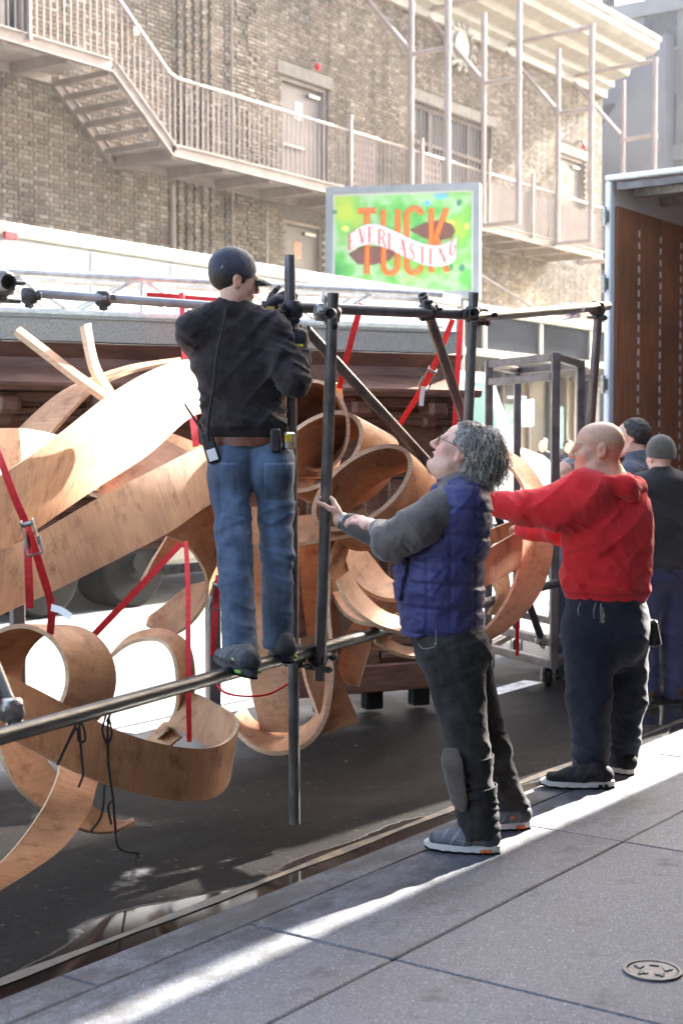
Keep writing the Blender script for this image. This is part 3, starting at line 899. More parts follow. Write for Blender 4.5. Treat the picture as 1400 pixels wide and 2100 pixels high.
# perforated and solid screen panels hung on the gallery
for (pa, pb, nm) in ((724, 770, 'lattice_panel'), (862, 905, 'lattice_panel'), (1000, 1130, 'screen_panel'), (1135, 1230, 'screen_panel')):
    xa, xb = PY(pa, 330, FE_Y0)[0], PY(pb, 330, FE_Y0)[0]
    b = MB()
    if nm == 'lattice_panel':
        for i in range(7):
            b.box((xa + (xb - xa) * i / 6, FE_Y0 + 0.03, ZL + .75), (0.05, 0.02, 0.9))
        for j in range(7):
            b.box(((xa + xb) / 2, FE_Y0 + 0.033, ZL + .32 + 0.15 * j), (xb - xa, 0.02, 0.05))
    else:
        b.cbox(((xa + xb) / 2, FE_Y0 + 0.05, ZL + .62), (xb - xa - .05, 0.03, 0.95))
    b.build(nm, m_pinksteel, fe)

# ------------------------------------------------------------------ tube frames that once carried a big sign
OY, IY = 15.2, 16.05
for i, px in enumerate((917, 1062, 1211, 1341)):
    X = PY(px, 300, OY)[0]
    where = ('rising behind the lit poster', 'ending just right of the lit poster', 'third from the left', 'farthest right, above the open trailer')[i]
    fr = thing('sign_scaffold', (X, OY, 6.3), 'tall pink tube frame off the wall, ' + where, 'sign scaffold', 'tube frames along the gallery')
    ztop, zmid, zbot, zin = 11.35, 9.45, 6.38, 10.95
    tubes = [('outer_post', [(X, OY, zbot), (X, OY, ztop)], 0.062), ('inner_post', [(X, IY, zbot), (X, IY, zin)], 0.055),
             ('top_bar', [(X, OY, ztop - .03), (X, FY, ztop - .1)], 0.055), ('middle_bar', [(X, OY, zmid), (X, IY, zmid)], 0.05),
             ('bottom_bar', [(X, OY, zbot + .04), (X, IY + 1.2, zbot + .04)], 0.05), ('diagonal_brace', [(X, IY, zmid + .05), (X - 0.1, FY, zmid + 1.75)], 0.045)]
    for nm, pts, r in tubes:
        b = MB(); b.tube(pts, r, 10); b.build(nm, m_pinksteel, fr)
    for (y, z) in ((OY, ztop - .03), (OY, zmid), (IY, zmid)):
        b = MB(); b.tube([(X, y, z - 0.07), (X, y, z + 0.07)], 0.076, 10); b.build('collar', m_pinksteel, fr)
# ------------------------------------------------------------------ canopy and entrance at street level
cp = thing('entrance_canopy', (28, 15, 3.4), 'long street canopy with white edge and dark glass fascia beneath the gallery', 'canopy')
cx0, cx1 = PY(955, 640, 14.5)[0] - 1.5, 37.0
czt = PY(980, 622, 14.5)[2]
b = MB(); b.cbox(((cx0 + cx1) / 2, 16.05, czt - 0.06), (cx1 - cx0, 3.05, 0.12)); b.build('roof_slab', m_cream, cp)
gz1 = czt - 0.2; gz0 = PY(1000, 716, 14.6)[2]
n = 6
for i in range(n):
    xa = cx0 + (cx1 - cx0) * i / n; xb = cx0 + (cx1 - cx0) * (i + 1) / n
    b = MB(); b.box(((xa + xb) / 2, 14.62, (gz0 + gz1) / 2), (xb - xa - 0.14, 0.03, gz1 - gz0)); b.build('fascia_pane', M('slate fascia panel', (0.016, 0.020, 0.028), (0.040, 0.046, 0.056), 0.6, rough=0.95, bmp=0, spec=0.03), cp)
    b = MB(); b.box((xa, 14.6, (gz0 + gz1) / 2), (0.12, 0.08, gz1 - gz0)); b.build('mullion', m_cream, cp)
b = MB(); b.box(((cx0 + cx1) / 2, 14.6, gz0 - 0.08), (cx1 - cx0, 0.12, 0.14)); b.build('edge_trim', m_cream, cp)
b = MB(); b.box(((cx0 + cx1) / 2, 14.6, gz1 + 0.06), (cx1 - cx0, 0.1, 0.08)); b.build('edge_trim', m_cream, cp)
b = MB(); b.box(((cx0 + cx1) / 2, 16.1, gz0 + 0.05), (cx1 - cx0, 2.8, 0.08)); b.build('ceiling', M('canopy ceiling', (0.13, 0.115, 0.09), (0.17, 0.15, 0.12), 1, rough=0.8), cp)
m_down, nt, bs = new_mat('lit downlight'); bs.inputs['Emission Color'].default_value = (1, 0.78, 0.45, 1); bs.inputs['Emission Strength'].default_value = 1.2
for i in range(9):
    x = cx0 + 0.9 + i * 1.45
    b = MB(); disc(b, (x, 15.7, 0), 0, 0.13, gz0 - 0.02, gz0 + 0.006); 
    for k in range(len(b.f)): b.f[k] = b.f[k][::-1]
    b.build('downlight', m_down, cp)
# stays from the canopy to the wall
for px in (1000, 1130):
    a = PY(px, 640, 14.9); b = MB(); b.tube([(a[0], 14.9, czt), (a[0] - 1.6, FY, czt + 1.9)], 0.03, 6); b.build('stay', m_pinksteel, cp)

# doors and posters in the lobby front
sf = thing('lobby_front', (28, FY, 0), 'theatre lobby front with grey doors, yellow panels and green posters under the canopy', 'shopfront')
m_lobby = M('lobby yellow panel', (0.30, 0.24, 0.11), (0.38, 0.30, 0.15), 2, rough=0.5)
m_lobbyg = M('lobby grey panel', (0.10, 0.098, 0.092), (0.15, 0.145, 0.14), 2, rough=0.6)
m_poster = M('green and blue poster', (0.05, 0.35, 0.22), (0.25, 0.55, 0.65), 3.0, rough=0.4, bmp=0)
x = SHOP[0]; k = 0
while x < SHOP[1] - 0.3:
    w = (0.9, 0.45, 1.15)[k % 3]
    b = MB(); b.cbox((x + w / 2, FY + 0.2, 1.7), (w - 0.05, 0.06, 3.4)); b.build('panel', (m_lobbyg, m_lobby, m_glassdark)[k % 3], sf)
    if k % 3 == 0:
        b = MB(); b.cbox((x + w / 2, FY + 0.14, 2.15), (w - 0.25, 0.04, 1.1)); b.build('poster', m_poster, sf)
    b = MB(); b.box((x, FY + 0.15, 1.75), (0.07, 0.14, 3.5)); b.build('door_post', m_paintsteel, sf)
    x += w; k += 1
b = MB(); b.box(((SHOP[0] + SHOP[1]) / 2, FY + 0.18, 3.7), (SHOP[1] - SHOP[0], 0.1, 0.5)); b.build('transom', m_lobbyg, sf)

# ------------------------------------------------------------------ grey buildings farther down the street
m_gstone = M('grey stone tower', (0.11, 0.115, 0.13), (0.16, 0.165, 0.18), 0.5, rough=0.85, bmp=0.3, bscale=4)
m_gstone2 = M('pale stone tower', (0.15, 0.155, 0.165), (0.20, 0.2, 0.205), 0.5, rough=0.85, bmp=0.2, bscale=4)
def tower(name, label, x0, x1, y0, h, mt, wn, hn, pal):
    t = thing(name, (x0, y0, 0), label, 'building', 'towers down the street')
    b = MB(); b.box(((x0 + x1) / 2, y0 + 7, h / 2), (x1 - x0, 14, h)); b.build('wall', mt, t)
    for i in range(wn):
        for j in range(hn):
            yc = y0 + 1.2 + i * 2.1; zc = 5 + j * 3.4
            b = MB(); b.box((x0 - 0.01, yc, zc), (0.06, 1.1, 1.9)); b.build('window', pal, t)
            b = MB(); b.cbox((x0 - 0.06, yc, zc - 1.05), (0.14, 1.3, 0.12)); b.build('sill', m_gstone2, t)
    for z in (0.42, 0.7, 1.0):
        b = MB(); b.box(((x0 + x1) / 2 - 0.12, y0 + 7, h * z), (x1 - x0, 14.3, 0.5)); b.build('string_course', m_gstone2, t)
    return t
t = tower('stone_tower', 'dark grey stone building just beyond the brick theatre corner', 44, 60, 17.9, 15.6, m_gstone, 5, 4, m_glassdark)
b = MB(); b.prism([(0, 0), (3.2, 0), (3.2, 2.6), (0, 6.5)], (43.2, 18.6, 8), (0, 1, 0), (0, 0, 1), (2.0, 0, 0)); b.build('buttress', m_gstone, t)
tower('stone_tower', 'pale stone building farthest down the street, behind the open trailer', 72, 86, 16.6, 24, m_gstone2, 4, 8, m_glassdark)

# ------------------------------------------------------------------ lit poster box above the white truck
sg_d = 26.0
A0 = P(668, 384, sg_d + 0.25); A1 = P(984, 378, sg_d - 0.25)
sg = thing('lightbox_sign', (*((A0 + A1) / 2)[:2], 0), 'grey framed lit poster reading TUCK EVERLASTING above the white truck', 'sign')
ux = nrm([A1[0] - A0[0], A1[1] - A0[1], 0]); W = np.linalg.norm((A1 - A0)[:2]); nn = np.cross(UP, ux)   # nn points away from the camera
if nn @ FW < 0: nn = -nn
zt_, H = A0[2], W * 0.735
O = np.array([A0[0], A0[1], zt_ - H])        # lower left of the outer frame, front
AX = [ux, nn, UP]
def S(x, y, o=0.0): return O + ux * x + UP * y - nn * o
fr_w = 0.115
b = MB()
b.box(S(fr_w / 2, H / 2) + nn * .12, (fr_w, 0.3, H), AX); b.box(S(W - fr_w / 2, H / 2) + nn * .12, (fr_w, 0.3, H), AX)
b.box(S(W / 2, H - fr_w / 2) + nn * .12, (W - 2 * fr_w, 0.3, fr_w), AX); b.box(S(W / 2, fr_w / 2) + nn * .12, (W - 2 * fr_w, 0.3, fr_w), AX)
b.build('frame', M('grey sign frame', (0.17, 0.185, 0.20), (0.22, 0.235, 0.25), 3, rough=0.4, bmp=0), sg)
b = MB(); b.box(S(W / 2, H / 2) + nn * .2, (W - .01, 0.1, H - .01), AX); b.build('back', m_cart, sg)
for x in (0.35, W - 0.35):
    b = MB(); b.cbox(S(x, 0) * [1, 1, 0] + nn * .2 + UP * (O[2] / 2), (0.12, 0.12, O[2]), AX); b.build('post', m_cart, sg)
def glow(name, col, e, ramp_stops=None, scale=2.0):
    m, nt, bs = new_mat(name)
    if ramp_stops:
        v = coords(nt); c = ramp(nt, noise(nt, v, scale, 4, 0.5), ramp_stops)
        nt.links.new(c, bs.inputs['Base Color']); nt.links.new(c, bs.inputs['Emission Color'])
    else:
        bs.inputs['Base Color'].default_value = (*col, 1); bs.inputs['Emission Color'].default_value = (*col, 1)
    bs.inputs['Emission Strength'].default_value = e; bs.inputs['Roughness'].default_value = 0.35
    return m
E_ = 0.022
g_white = glow('lit white', (0.52, 0.53, 0.52), E_)
g_leaf = glow('lit green field', None, E_, [(0.30, (0.02, 0.22, 0.04)), (0.43, (0.09, 0.38, 0.05)), (0.50, (0.30, 0.46, 0.24)), (0.57, (0.13, 0.38, 0.05)), (0.70, (0.36, 0.44, 0.02))], 1.1)
g_or = glow('lit orange', (0.75, 0.13, 0.012), E_ * .8)
g_red = glow('lit red ink', (0.55, 0.04, 0.02), E_ * .6)
g_br = glow('lit brown', (0.12, 0.035, 0.02), E_ * .6)
g_dk = glow('lit dark green', (0.02, 0.16, 0.09), E_ * .8)
g_ye = glow('lit yellow leaf', (0.80, 0.78, 0.08), E_)
g_bl = glow('lit blue', (0.10, 0.35, 0.85), E_)
b = MB(); b.box(S(W / 2, H / 2) + nn * .07, (W - 2 * fr_w, 0.02, H - 2 * fr_w), AX); b.build('panel', g_white, sg)
b = MB(); b.box(S(W / 2, H / 2) + nn * .055, (W - 2 * fr_w - .07, 0.012, H - 2 * fr_w - .07), AX); b.build('picture', g_leaf, sg)
# inner area: u,v in 0..1 of the picture
ix, iy = fr_w + .035, fr_w + .035; iw, ih = W - 2 * ix, H - 2 * iy
def U(u, v, o=0.0): return S(ix + u * iw, iy + v * ih, -0.045 + o)
def bezier_tube(mb, pts, r, mat=0):
    mb.tube([U(u, v, 0.006) for u, v in pts], r, 8, mat)
def blob(name, u, v, ru, rv, mt, n=14, a0=0.0, leaf=False):
    b = MB(); pts = []
    for i in range(n):
        a = 2 * math.pi * i / n; k = abs(math.cos(a / 2 + 0.8)) if leaf else 1
        pts.append((math.cos(a + a0) * ru * (0.35 + .65 * k), math.sin(a + a0) * rv * (0.35 + .65 * k)))
    b.add([U(u + p[0], v + p[1], 0.002) for p in pts], [tuple(range(n))]); b.build(name, mt, sg)
R_ = random.Random(3)
for i in range(16):
    u, v = (R_.uniform(0.0, 0.16), R_.uniform(0.1, 0.97)) if i % 2 else (R_.uniform(0.72, 0.97), R_.uniform(0.52, 0.97))
    blob('leaf_print', u, v, R_.uniform(.018, .045), R_.uniform(.025, .055), R_.choice([g_ye, g_ye, g_leaf, g_dk, g_leaf]), a0=R_.uniform(0, 6), leaf=True)
blob('leaf_print', 0.78, 0.965, 0.05, 0.025, g_bl); blob('leaf_print', 0.68, 0.9, 0.02, 0.03, g_bl)
blob('leaf_print', 0.925, 0.235, 0.03, 0.045, g_dk, a0=1.2, leaf=True); blob('leaf_print', 0.855, 0.25, 0.013, 0.045, g_dk, leaf=True)
# TUCK in rounded tubular capitals
r_ = 0.052
def letters(name, strokes, mt):
    for st in strokes:
        b = MB(); bezier_tube(b, st, r_); b.build(name, mt, sg)
vt, vb = 0.84, 0.19
def arc(cu, cv, ru, rv, a0, a1, n=12): return [(cu + ru * math.cos(math.radians(a0 + (a1 - a0) * i / n)), cv + rv * math.sin(math.radians(a0 + (a1 - a0) * i / n))) for i in range(n + 1)]
letters('letter_t', [[(0.175, vt), (0.305, vt)], [(0.24, vt), (0.24, vb)]], g_or)
letters('letter_u', [[(0.36, vt)] + [(0.36, 0.27)] + arc(0.412, 0.27, 0.052, 0.08, 180, 360) + [(0.464, vt)]], g_or)
letters('letter_c', [arc(0.585, 0.77, 0.055, 0.08, 10, 180) + arc(0.585, 0.27, 0.055, 0.08, 180, 350)], g_or)
letters('letter_k', [[(0.71, vt), (0.71, vb)], [(0.82, vt), (0.735, 0.52)], [(0.74, 0.58), (0.825, vb)]], g_or)
# the winding banner: brown inside loops, white face, red capitals
def poly(name, pts, mt, o):
    b = MB(); n = len(pts); b.add([U(u, v, o) for u, v in pts], [tuple(range(n))]); b.build(name, mt, sg)
poly('banner_loop', [(0.55, 0.63), (0.66, 0.70), (0.78, 0.725), (0.86, 0.68), (0.885, 0.61), (0.86, 0.54), (0.77, 0.51), (0.66, 0.54)], g_br, 0.004)
poly('banner_loop', [(0.10, 0.40), (0.20, 0.475), (0.34, 0.47), (0.47, 0.40), (0.40, 0.32), (0.28, 0.28), (0.17, 0.29)], g_br, 0.004)
cen = [(0.11, 0.50), (0.20, 0.575), (0.30, 0.59), (0.42, 0.53), (0.56, 0.43), (0.68, 0.365), (0.79, 0.355), (0.885, 0.42), (0.895, 0.5)]
hw = [0.09, 0.10, 0.105, 0.105, 0.105, 0.105, 0.11, 0.115, 0.10]
cc = catmull([(u, v, h) for (u, v), h in zip(cen, hw)], 8)
b = MB(); k = len(cc)
b.add([U(u, v + h, 0.062) for u, v, h in cc] + [U(u, v - h, 0.062) for u, v, h in cc], [(k + i, k + i + 1, i + 1, i) for i in range(k - 1)]); b.build('banner', g_white, sg)
FONT = {'E': [((0, 0), (0, 1), .3), ((0, 1), (.8, 1), .1), ((0, .5), (.6, .5), .1), ((0, 0), (.8, 0), .1), ((.8, 1), (.8, .85), .08), ((.8, 0), (.8, .15), .08)],
        'V': [((0, 1), (.5, 0), .3), ((.5, 0), (1, 1), .1)], 'R': [((0, 0), (0, 1), .3), ((0, 1), (.5, 1), .1), ((.5, 1), (.75, .85), .2), ((.75, .85), (.75, .65), .25), ((.75, .65), (.5, .5), .2), ((.5, .5), (0, .5), .1), ((.45, .5), (.95, 0), .25)],
        'L': [((0, 0), (0, 1), .3), ((0, 0), (.75, 0), .1), ((.75, 0), (.75, .2), .08)], 'A': [((0, 0), (.5, 1), .1), ((.5, 1), (1, 0), .3), ((.2, .38), (.8, .38), .1)],
        'S': [((.8, .85), (.5, 1), .14), ((.5, 1), (.15, .85), .16), ((.15, .85), (.2, .62), .2), ((.2, .62), (.7, .38), .26), ((.7, .38), (.78, .15), .2), ((.78, .15), (.45, 0), .16), ((.45, 0), (.08, .15), .14)],
        'T': [((.45, 0), (.45, 1), .3), ((0, 1), (.9, 1), .1), ((0, 1), (0, .82), .08), ((.9, 1), (.9, .82), .08)], 'I': [((.2, 0), (.2, 1), .3), ((0, 1), (.4, 1), .08), ((0, 0), (.4, 0), .08)],
        'N': [((0, 0), (0, 1), .1), ((0, 1), (.9, 0), .3), ((.9, 0), (.9, 1), .1)], 'G': [((.85, .82), (.5, 1), .14), ((.5, 1), (.12, .75), .22), ((.12, .75), (.12, .25), .28), ((.12, .25), (.5, 0), .2), ((.5, 0), (.85, .15), .16), ((.85, .15), (.85, .45), .2), ((.6, .45), (.95, .45), .08)],
        'M': [((0, 0), (0, 1), .15), ((0, 1), (.5, .2), .2), ((.5, .2), (1, 1), .15), ((1, 1), (1, 0), .2)], 'U': [((0, 1), (0, .2), .2), ((0, .2), (.4, 0), .2), ((.4, 0), (.8, .2), .2), ((.8, .2), (.8, 1), .2)], 'C': [((.8, .8), (.45, 1), .2), ((.45, 1), (0, .6), .2), ((0, .6), (0, .4), .2), ((0, .4), (.45, 0), .2), ((.45, 0), (.8, .2), .2)]}
def stroke_letter(ch, u, v, w, h, slope_, mt, o, weight=1.0, name='letter'):
    b = MB()
    for (a, c, t) in FONT[ch]:
        p = np.array([a[0] * w, a[1] * h + slope_ * a[0] * w]); q = np.array([c[0] * w, c[1] * h + slope_ * c[0] * w])
        dd = q - p; L = np.hypot(*dd * [iw, ih]) + 1e-9
        nx = np.array([-dd[1] * ih / L, dd[0] * iw / L]) * t * 0.055 * weight / 2
        off = np.array([nx[0] / iw, nx[1] / ih])
        b.add([U(u + p[0] - off[0], v + p[1] - off[1], o), U(u + q[0] - off[0], v + q[1] - off[1], o), U(u + q[0] + off[0], v + q[1] + off[1], o), U(u + p[0] + off[0], v + p[1] + off[1], o)], [(0, 1, 2, 3)])
    b.build(name, mt, sg)
word = 'EVERLASTING'; us = np.linspace(0.115, 0.845, len(word))
cu = np.array(cc)
for ch, u in zip(word, us):
    v = np.interp(u + .02, cu[:, 0], cu[:, 1]); sl = (np.interp(u + .06, cu[:, 0], cu[:, 1]) - np.interp(u, cu[:, 0], cu[:, 1])) / .06
    stroke_letter(ch, u, v - 0.088, 0.048 if ch != 'I' else 0.04, 0.165, sl, g_red, 0.068, 2.1, 'banner_letter')
for i, ch in enumerate('MUSICAL'):
    stroke_letter(ch, 0.50 + i * 0.022, 0.10, 0.013, 0.032, 0, g_or, 0.006, 0.3, 'small_letter')
# ------------------------------------------------------------------ white box truck parked across the street
TY0, TY1 = 11.0, 13.45
bx0, bx1 = 3.0, PY(938, 600, TY0)[0]
tt = PY(470, 533, TY0)[2]
tr = thing('box_truck', (12, 12.2, ROAD_Z), 'long white box truck parked along the far kerb', 'truck')
b = MB(); b.cbox(((bx0 + bx1) / 2, (TY0 + TY1) / 2, (tt + 0.95) / 2), (bx1 - bx0, TY1 - TY0, tt - 0.95), b=0.05); box_ = b.build('box_body', m_white, tr)
b = MB(); b.cbox(((bx0 + bx1) / 2, TY0 - 0.02, tt - 0.06), (bx1 - bx0 + 0.02, 0.06, 0.15), b=0.015); b.build('top_rail', m_cream, tr)
b = MB(); b.cbox(((bx0 + bx1) / 2, TY0 - 0.02, 0.98), (bx1 - bx0 + 0.02, 0.05, 0.14), b=0.01); b.build('bottom_rail', m_galv, tr)
x = bx0 + 0.6
while x < bx1 - 0.3:
    b = MB(); b.box((x, TY0 - 0.012, (tt + 1.0) / 2), (0.05, 0.02, tt - 1.32)); b.build('side_post', m_white, tr); x += 1.22
for x in []:
    b = MB(); b.cbox((x, TY0 - 0.05, tt - 0.06), (0.09, 0.03, 0.05), b=0.01); b.build('marker_light', m_red, tr)
b = MB(); b.cbox((PY(22, 478, TY0 - .06)[0], TY0 - .06, PY(22, 478, TY0 - .06)[2] - 0.02), (0.16, 0.03, 0.07), b=0.01); b.build('marker_light', m_red, tr)
# conventional cab: hood, windscreen, mirror
hx0, hx1 = bx1 + 0.25, bx1 + 1.55
m_truckpaint = M('white cab paint', (0.75, 0.76, 0.77), (0.8, 0.8, 0.8), 2, rough=0.18, bmp=0.0)
cabz = 2.75
cpoly = [(hx0, 0.45), (hx1 + 0.55, 0.45), (hx1 + 0.55, 1.55), (hx1 + .45, 1.62), (hx1 - 0.25, cabz - 0.1), (hx1 - .45, cabz), (hx0, cabz)]
b = MB(); b.prism(cpoly, (0, TY0 + 0.15, 0), (1, 0, 0), (0, 0, 1), (0, TY1 - TY0 - 0.3, 0)); cab_ = b.build('cab', m_truckpaint, tr)
hp = [(0, .4), (1.55, .4), (1.6, 1.15), (1.35, 1.5), (0.7, 1.62), (0, 1.66)]
b = MB()
ring = []
for yi, (yy, sc) in enumerate(((TY0 + .28, .9), (TY0 + .42, .98), (TY0 + .75, 1.0), (TY1 - .75, 1.0), (TY1 - .42, .98), (TY1 - .28, .9))):
    ring.append([(hx1 + .56 + p[0] * (0.97 if yi in (0, 5) else 1), yy, .4 + (p[1] - .4) * sc) for p in hp])
for i in range(5):
    n = len(hp); b.add(ring[i] + ring[i + 1], [(j, (j + 1) % n, n + (j + 1) % n, n + j) for j in range(n)], 0, False)
b.add(ring[0], [tuple(range(len(hp)))]); b.add(ring[5], [tuple(range(len(hp)))[::-1]])
b.build('hood', m_truckpaint, tr)
m_wind = M('greenish windscreen', (0.16, 0.30, 0.26), (0.28, 0.42, 0.37), 1.2, rough=0.06, bmp=0)
b = MB(); a0 = np.array([hx1 + .46, 0, 1.68]); a1 = np.array([hx1 - .22, 0, cabz - .12])
def wq(y0, y1, off, mt, nm, par):
    dn = nrm(np.cross(a1 - a0, [0, 1, 0])); dn = dn if dn[0] > 0 else -dn
    b = MB(); q = [a0 + [0, y0, 0], a1 + [0, y0, 0], a1 + [0, y1, 0], a0 + [0, y1, 0]]
    q = [p + dn * off for p in q]; b.add(q + [p - dn * .03 for p in q], [(0, 1, 2, 3), (7, 6, 5, 4), (0, 4, 5, 1), (1, 5, 6, 2), (2, 6, 7, 3), (3, 7, 4, 0)]); return b.build(nm, mt, par)
wq(TY0 + .25, TY1 - .25, .02, m_wind, 'windscreen', tr)
for y in (TY0 + .18, TY1 - .24): wq(y, y + .07, .035, m_truckpaint, 'windscreen_pillar', tr)
b = MB(); b.prism([(hx0 + .3, 1.75), (hx1 - .05, 1.75), (hx1 - .42, cabz - .15), (hx0 + .3, cabz - .15)], (0, TY0 + .135, 0), (1, 0, 0), (0, 0, 1), (0, .012, 0)); b.build('side_window', m_wind, tr)
b = MB(); b.cbox((hx1 + .35, TY0 - .12, 2.15), (0.1, .2, .42), b=.03); b.tube([(hx1 + .2, TY0 + .15, 2.4), (hx1 + .35, TY0 - .1, 2.4)], .018, 6); b.tube([(hx1 + .2, TY0 + .15, 1.95), (hx1 + .35, TY0 - .1, 1.95)], .018, 6); b.build('mirror', m_truckpaint, tr)
def wheel(x, y, z, r, w, par):
    b = MB(); b.tube([(x, y, z), (x, y + .03, z), (x, y + w - .03, z), (x, y + w, z)], [r * .93, r, r, r * .93], 26)
    wh = b.build('wheel', m_rubber, par)
    b = MB(); b.tube([(x, y - .012, z), (x, y + .05, z)], r * .36, 18); b.tube([(x, y - .06, z), (x, y, z)], r * .2, 12); b.build('rim', m_rubber, wh)
for x in (PY(285, 1150, TY0)[0], PY(285, 1150, TY0)[0] - 1.3, hx1 + .95):
    wheel(x, TY0 + .05, ROAD_Z + .5, .5, .5, tr)
    wheel(x, TY1 - .4, ROAD_Z + .5, .5, .35, tr)
wx = PY(350, 1150, TY0)[0]
b = MB(); b.cbox((wx + 0.25, TY0 + .3, .62), (.85, .5, .62), b=.04); b.build('tool_box', m_cream, tr)
b = MB(); b.box((wx - .35, TY0 + .35, .55), (.02, .55, .6)); b.build('mud_flap', m_rubber, tr)
b = MB(); b.box(((bx0 + hx1) / 2, 12.2, .8), (hx1 - bx0 + 1, .9, .22)); b.build('chassis', m_rubber, tr)

# ------------------------------------------------------------------ open trailer on the right
RX = 12.15
rc = P(1241, 372, 1.0); rdir = ray(1241, 372); tq = RX / rdir[0]; rcorner = CAM + rdir * tq
RY1 = rcorner[1]; RZ1 = rcorner[2]; RY0 = RY1 - 2.55; RL = 14.0; RZF = 1.08
rt = thing('open_trailer', (RX, (RY0 + RY1) / 2, ROAD_Z), 'open white trailer at the right edge, lined inside with brown wood', 'trailer')
b = MB(); b.cbox((RX + .04, RY1 - .028, (RZ1 + .9) / 2), (.10, .055, RZ1 - .9), b=.012); b.build('rear_post', m_white, rt)
b = MB(); b.cbox((RX + .04, RY0 + .05, (RZ1 + .9) / 2), (.16, .1, RZ1 - .9), b=.012); b.build('rear_post', m_white, rt)
b = MB(); b.cbox((RX + .04, (RY0 + RY1) / 2, RZ1 + .03), (.12, RY1 - RY0, .05), b=.012); b.build('rear_header', m_white, rt)
b = MB(); b.box((RX + .05, (RY0 + RY1) / 2, RZ1 - .05), (.06, RY1 - RY0 - .2, .06)); b.build('header_lip', m_cart, rt)
b = MB(); b.box((RX + RL / 2 + .1, RY1 - .01, (RZ1 + .9) / 2), (RL, .03, RZ1 - .9)); b.box((RX + RL / 2 + .1, RY0 + .01, (RZ1 + .9) / 2), (RL, .03, RZ1 - .9)); b.build('side_wall', m_white, rt)
b = MB(); b.box((RX + RL / 2 + .1, (RY0 + RY1) / 2, RZ1 + .02), (RL, RY1 - RY0, .04)); b.build('roof', M('translucent roof', (.5, .5, .48), (.6, .6, .58), 1, rough=.6), rt)
for i in range(20):
    b = MB(); b.box((RX + .5 + i * .62, (RY0 + RY1) / 2, RZ1 - .04), (.06, RY1 - RY0 - .1, .07)); b.build('roof_bow', m_galv, rt)
b = MB(); b.box((RX + RL / 2 + .1, (RY0 + RY1) / 2, RZF - .06), (RL, RY1 - RY0, .12)); b.build('trailer_floor', m_lining, rt)
b = MB(); b.box((RX + RL, (RY0 + RY1) / 2, (RZ1 + RZF) / 2), (.05, RY1 - RY0, RZ1 - RZF)); b.build('end_wall', m_lining, rt)
pw = .46
for i in range(28):
    xa = RX + .14 + i * (pw + .035)
    b = MB(); b.cbox((xa + pw / 2, RY1 - .045, (RZ1 + RZF) / 2 - .1), (pw, .02, RZ1 - RZF - .2), b=.003); b.build('lining_board', m_lining, rt)
    b = MB(); xs = xa + pw + .0175
    b.box((xs, RY1 - .042, (RZ1 + RZF) / 2 - .1), (.034, .012, RZ1 - RZF - .2), mat=0)
    z = RZF + .1
    while z < RZ1 - .3:
        b.box((xs, RY1 - .05, z), (.03, .012, .06), mat=1); z += .11
    b.build('lashing_track', [m_cart, m_white], rt)
    b = MB(); b.cbox((xa + pw / 2, RY0 + .045, (RZ1 + RZF) / 2 - .1), (pw, .02, RZ1 - RZF - .2), b=.003); b.build('lining_board', m_lining, rt)
for k, z in enumerate((RZF + .4, 2.1, 3.0, 3.6)):
    b = MB(); b.tube([(RX - .06, RY1 - .02, z), (RX - .06, RY1 - .02, z + .16)], .022, 8); b.box((RX - .03, RY1 - .02, z + .08), (.05, .05, .1)); b.build('hinge', m_galv, rt)
b = MB(); b.cbox((RX + .05, (RY0 + RY1) / 2, .86), (.14, RY1 - RY0, .3)); b.build('rear_sill', m_galv, rt)
b = MB(); b.cbox((RX + .3, (RY0 + RY1) / 2, .3), (.12, 1.6, .12)); b.cbox((RX + .3, RY1 - .8, .55), (.1, .1, .6)); b.cbox((RX + .3, RY0 + .8, .55), (.1, .1, .6)); b.build('bumper', m_galv, rt)
for x in (RX + 1.6, RX + 2.9):
    wheel(x, RY0 + .05, ROAD_Z + .5, .5, .4, rt); wheel(x, RY1 - .45, ROAD_Z + .5, .5, .4, rt)

# ------------------------------------------------------------------ dark panelled scenery wagon
W0 = P(-90, 700, 8.35); W1 = P(935, 700, 9.75)
W0[2] = W1[2] = 0
wl_ = np.linalg.norm(W1 - W0); wu = (W1 - W0) / wl_; wn_ = np.cross(UP, wu); wn_ = wn_ if wn_ @ FW < 0 else -wn_      # towards the camera
WA = [wu, wn_, UP]
wag = thing('panelled_wagon', (*((W0 + W1) / 2)[:2], ROAD_Z), 'dark walnut panelled stage wall standing behind the plywood ribbons', 'stage scenery')
def wb(name, x0, x1, z0, z1, proud, th=.05, mt=None, par=None, b_=.008):
    b = MB(); b.cbox(W0 + wu * (x0 + x1) / 2 + wn_ * (proud - th / 2) + UP * (z0 + z1) / 2, (x1 - x0, th, z1 - z0), WA, b=b_)
    return b.build(name, mt or m_walnut, par or wag)
def wx_(px): return (P(px, 900, 8.35 + (px + 90) / 1025 * 1.4) - W0) @ wu
ZTOP = 2.22
zl0 = 1.02       # the left half is raised clear of the road
xm = wx_(560)
wb('back_panel', 0, xm, zl0, ZTOP, 0.0); wb('back_panel', xm + .005, wl_, .03, ZTOP, 0.001)
wb('base_rail', 0, xm, zl0 - .02, zl0 + .16, .07); wb('base_rail', xm + .01, wl_ - .01, .02, .2, .07)
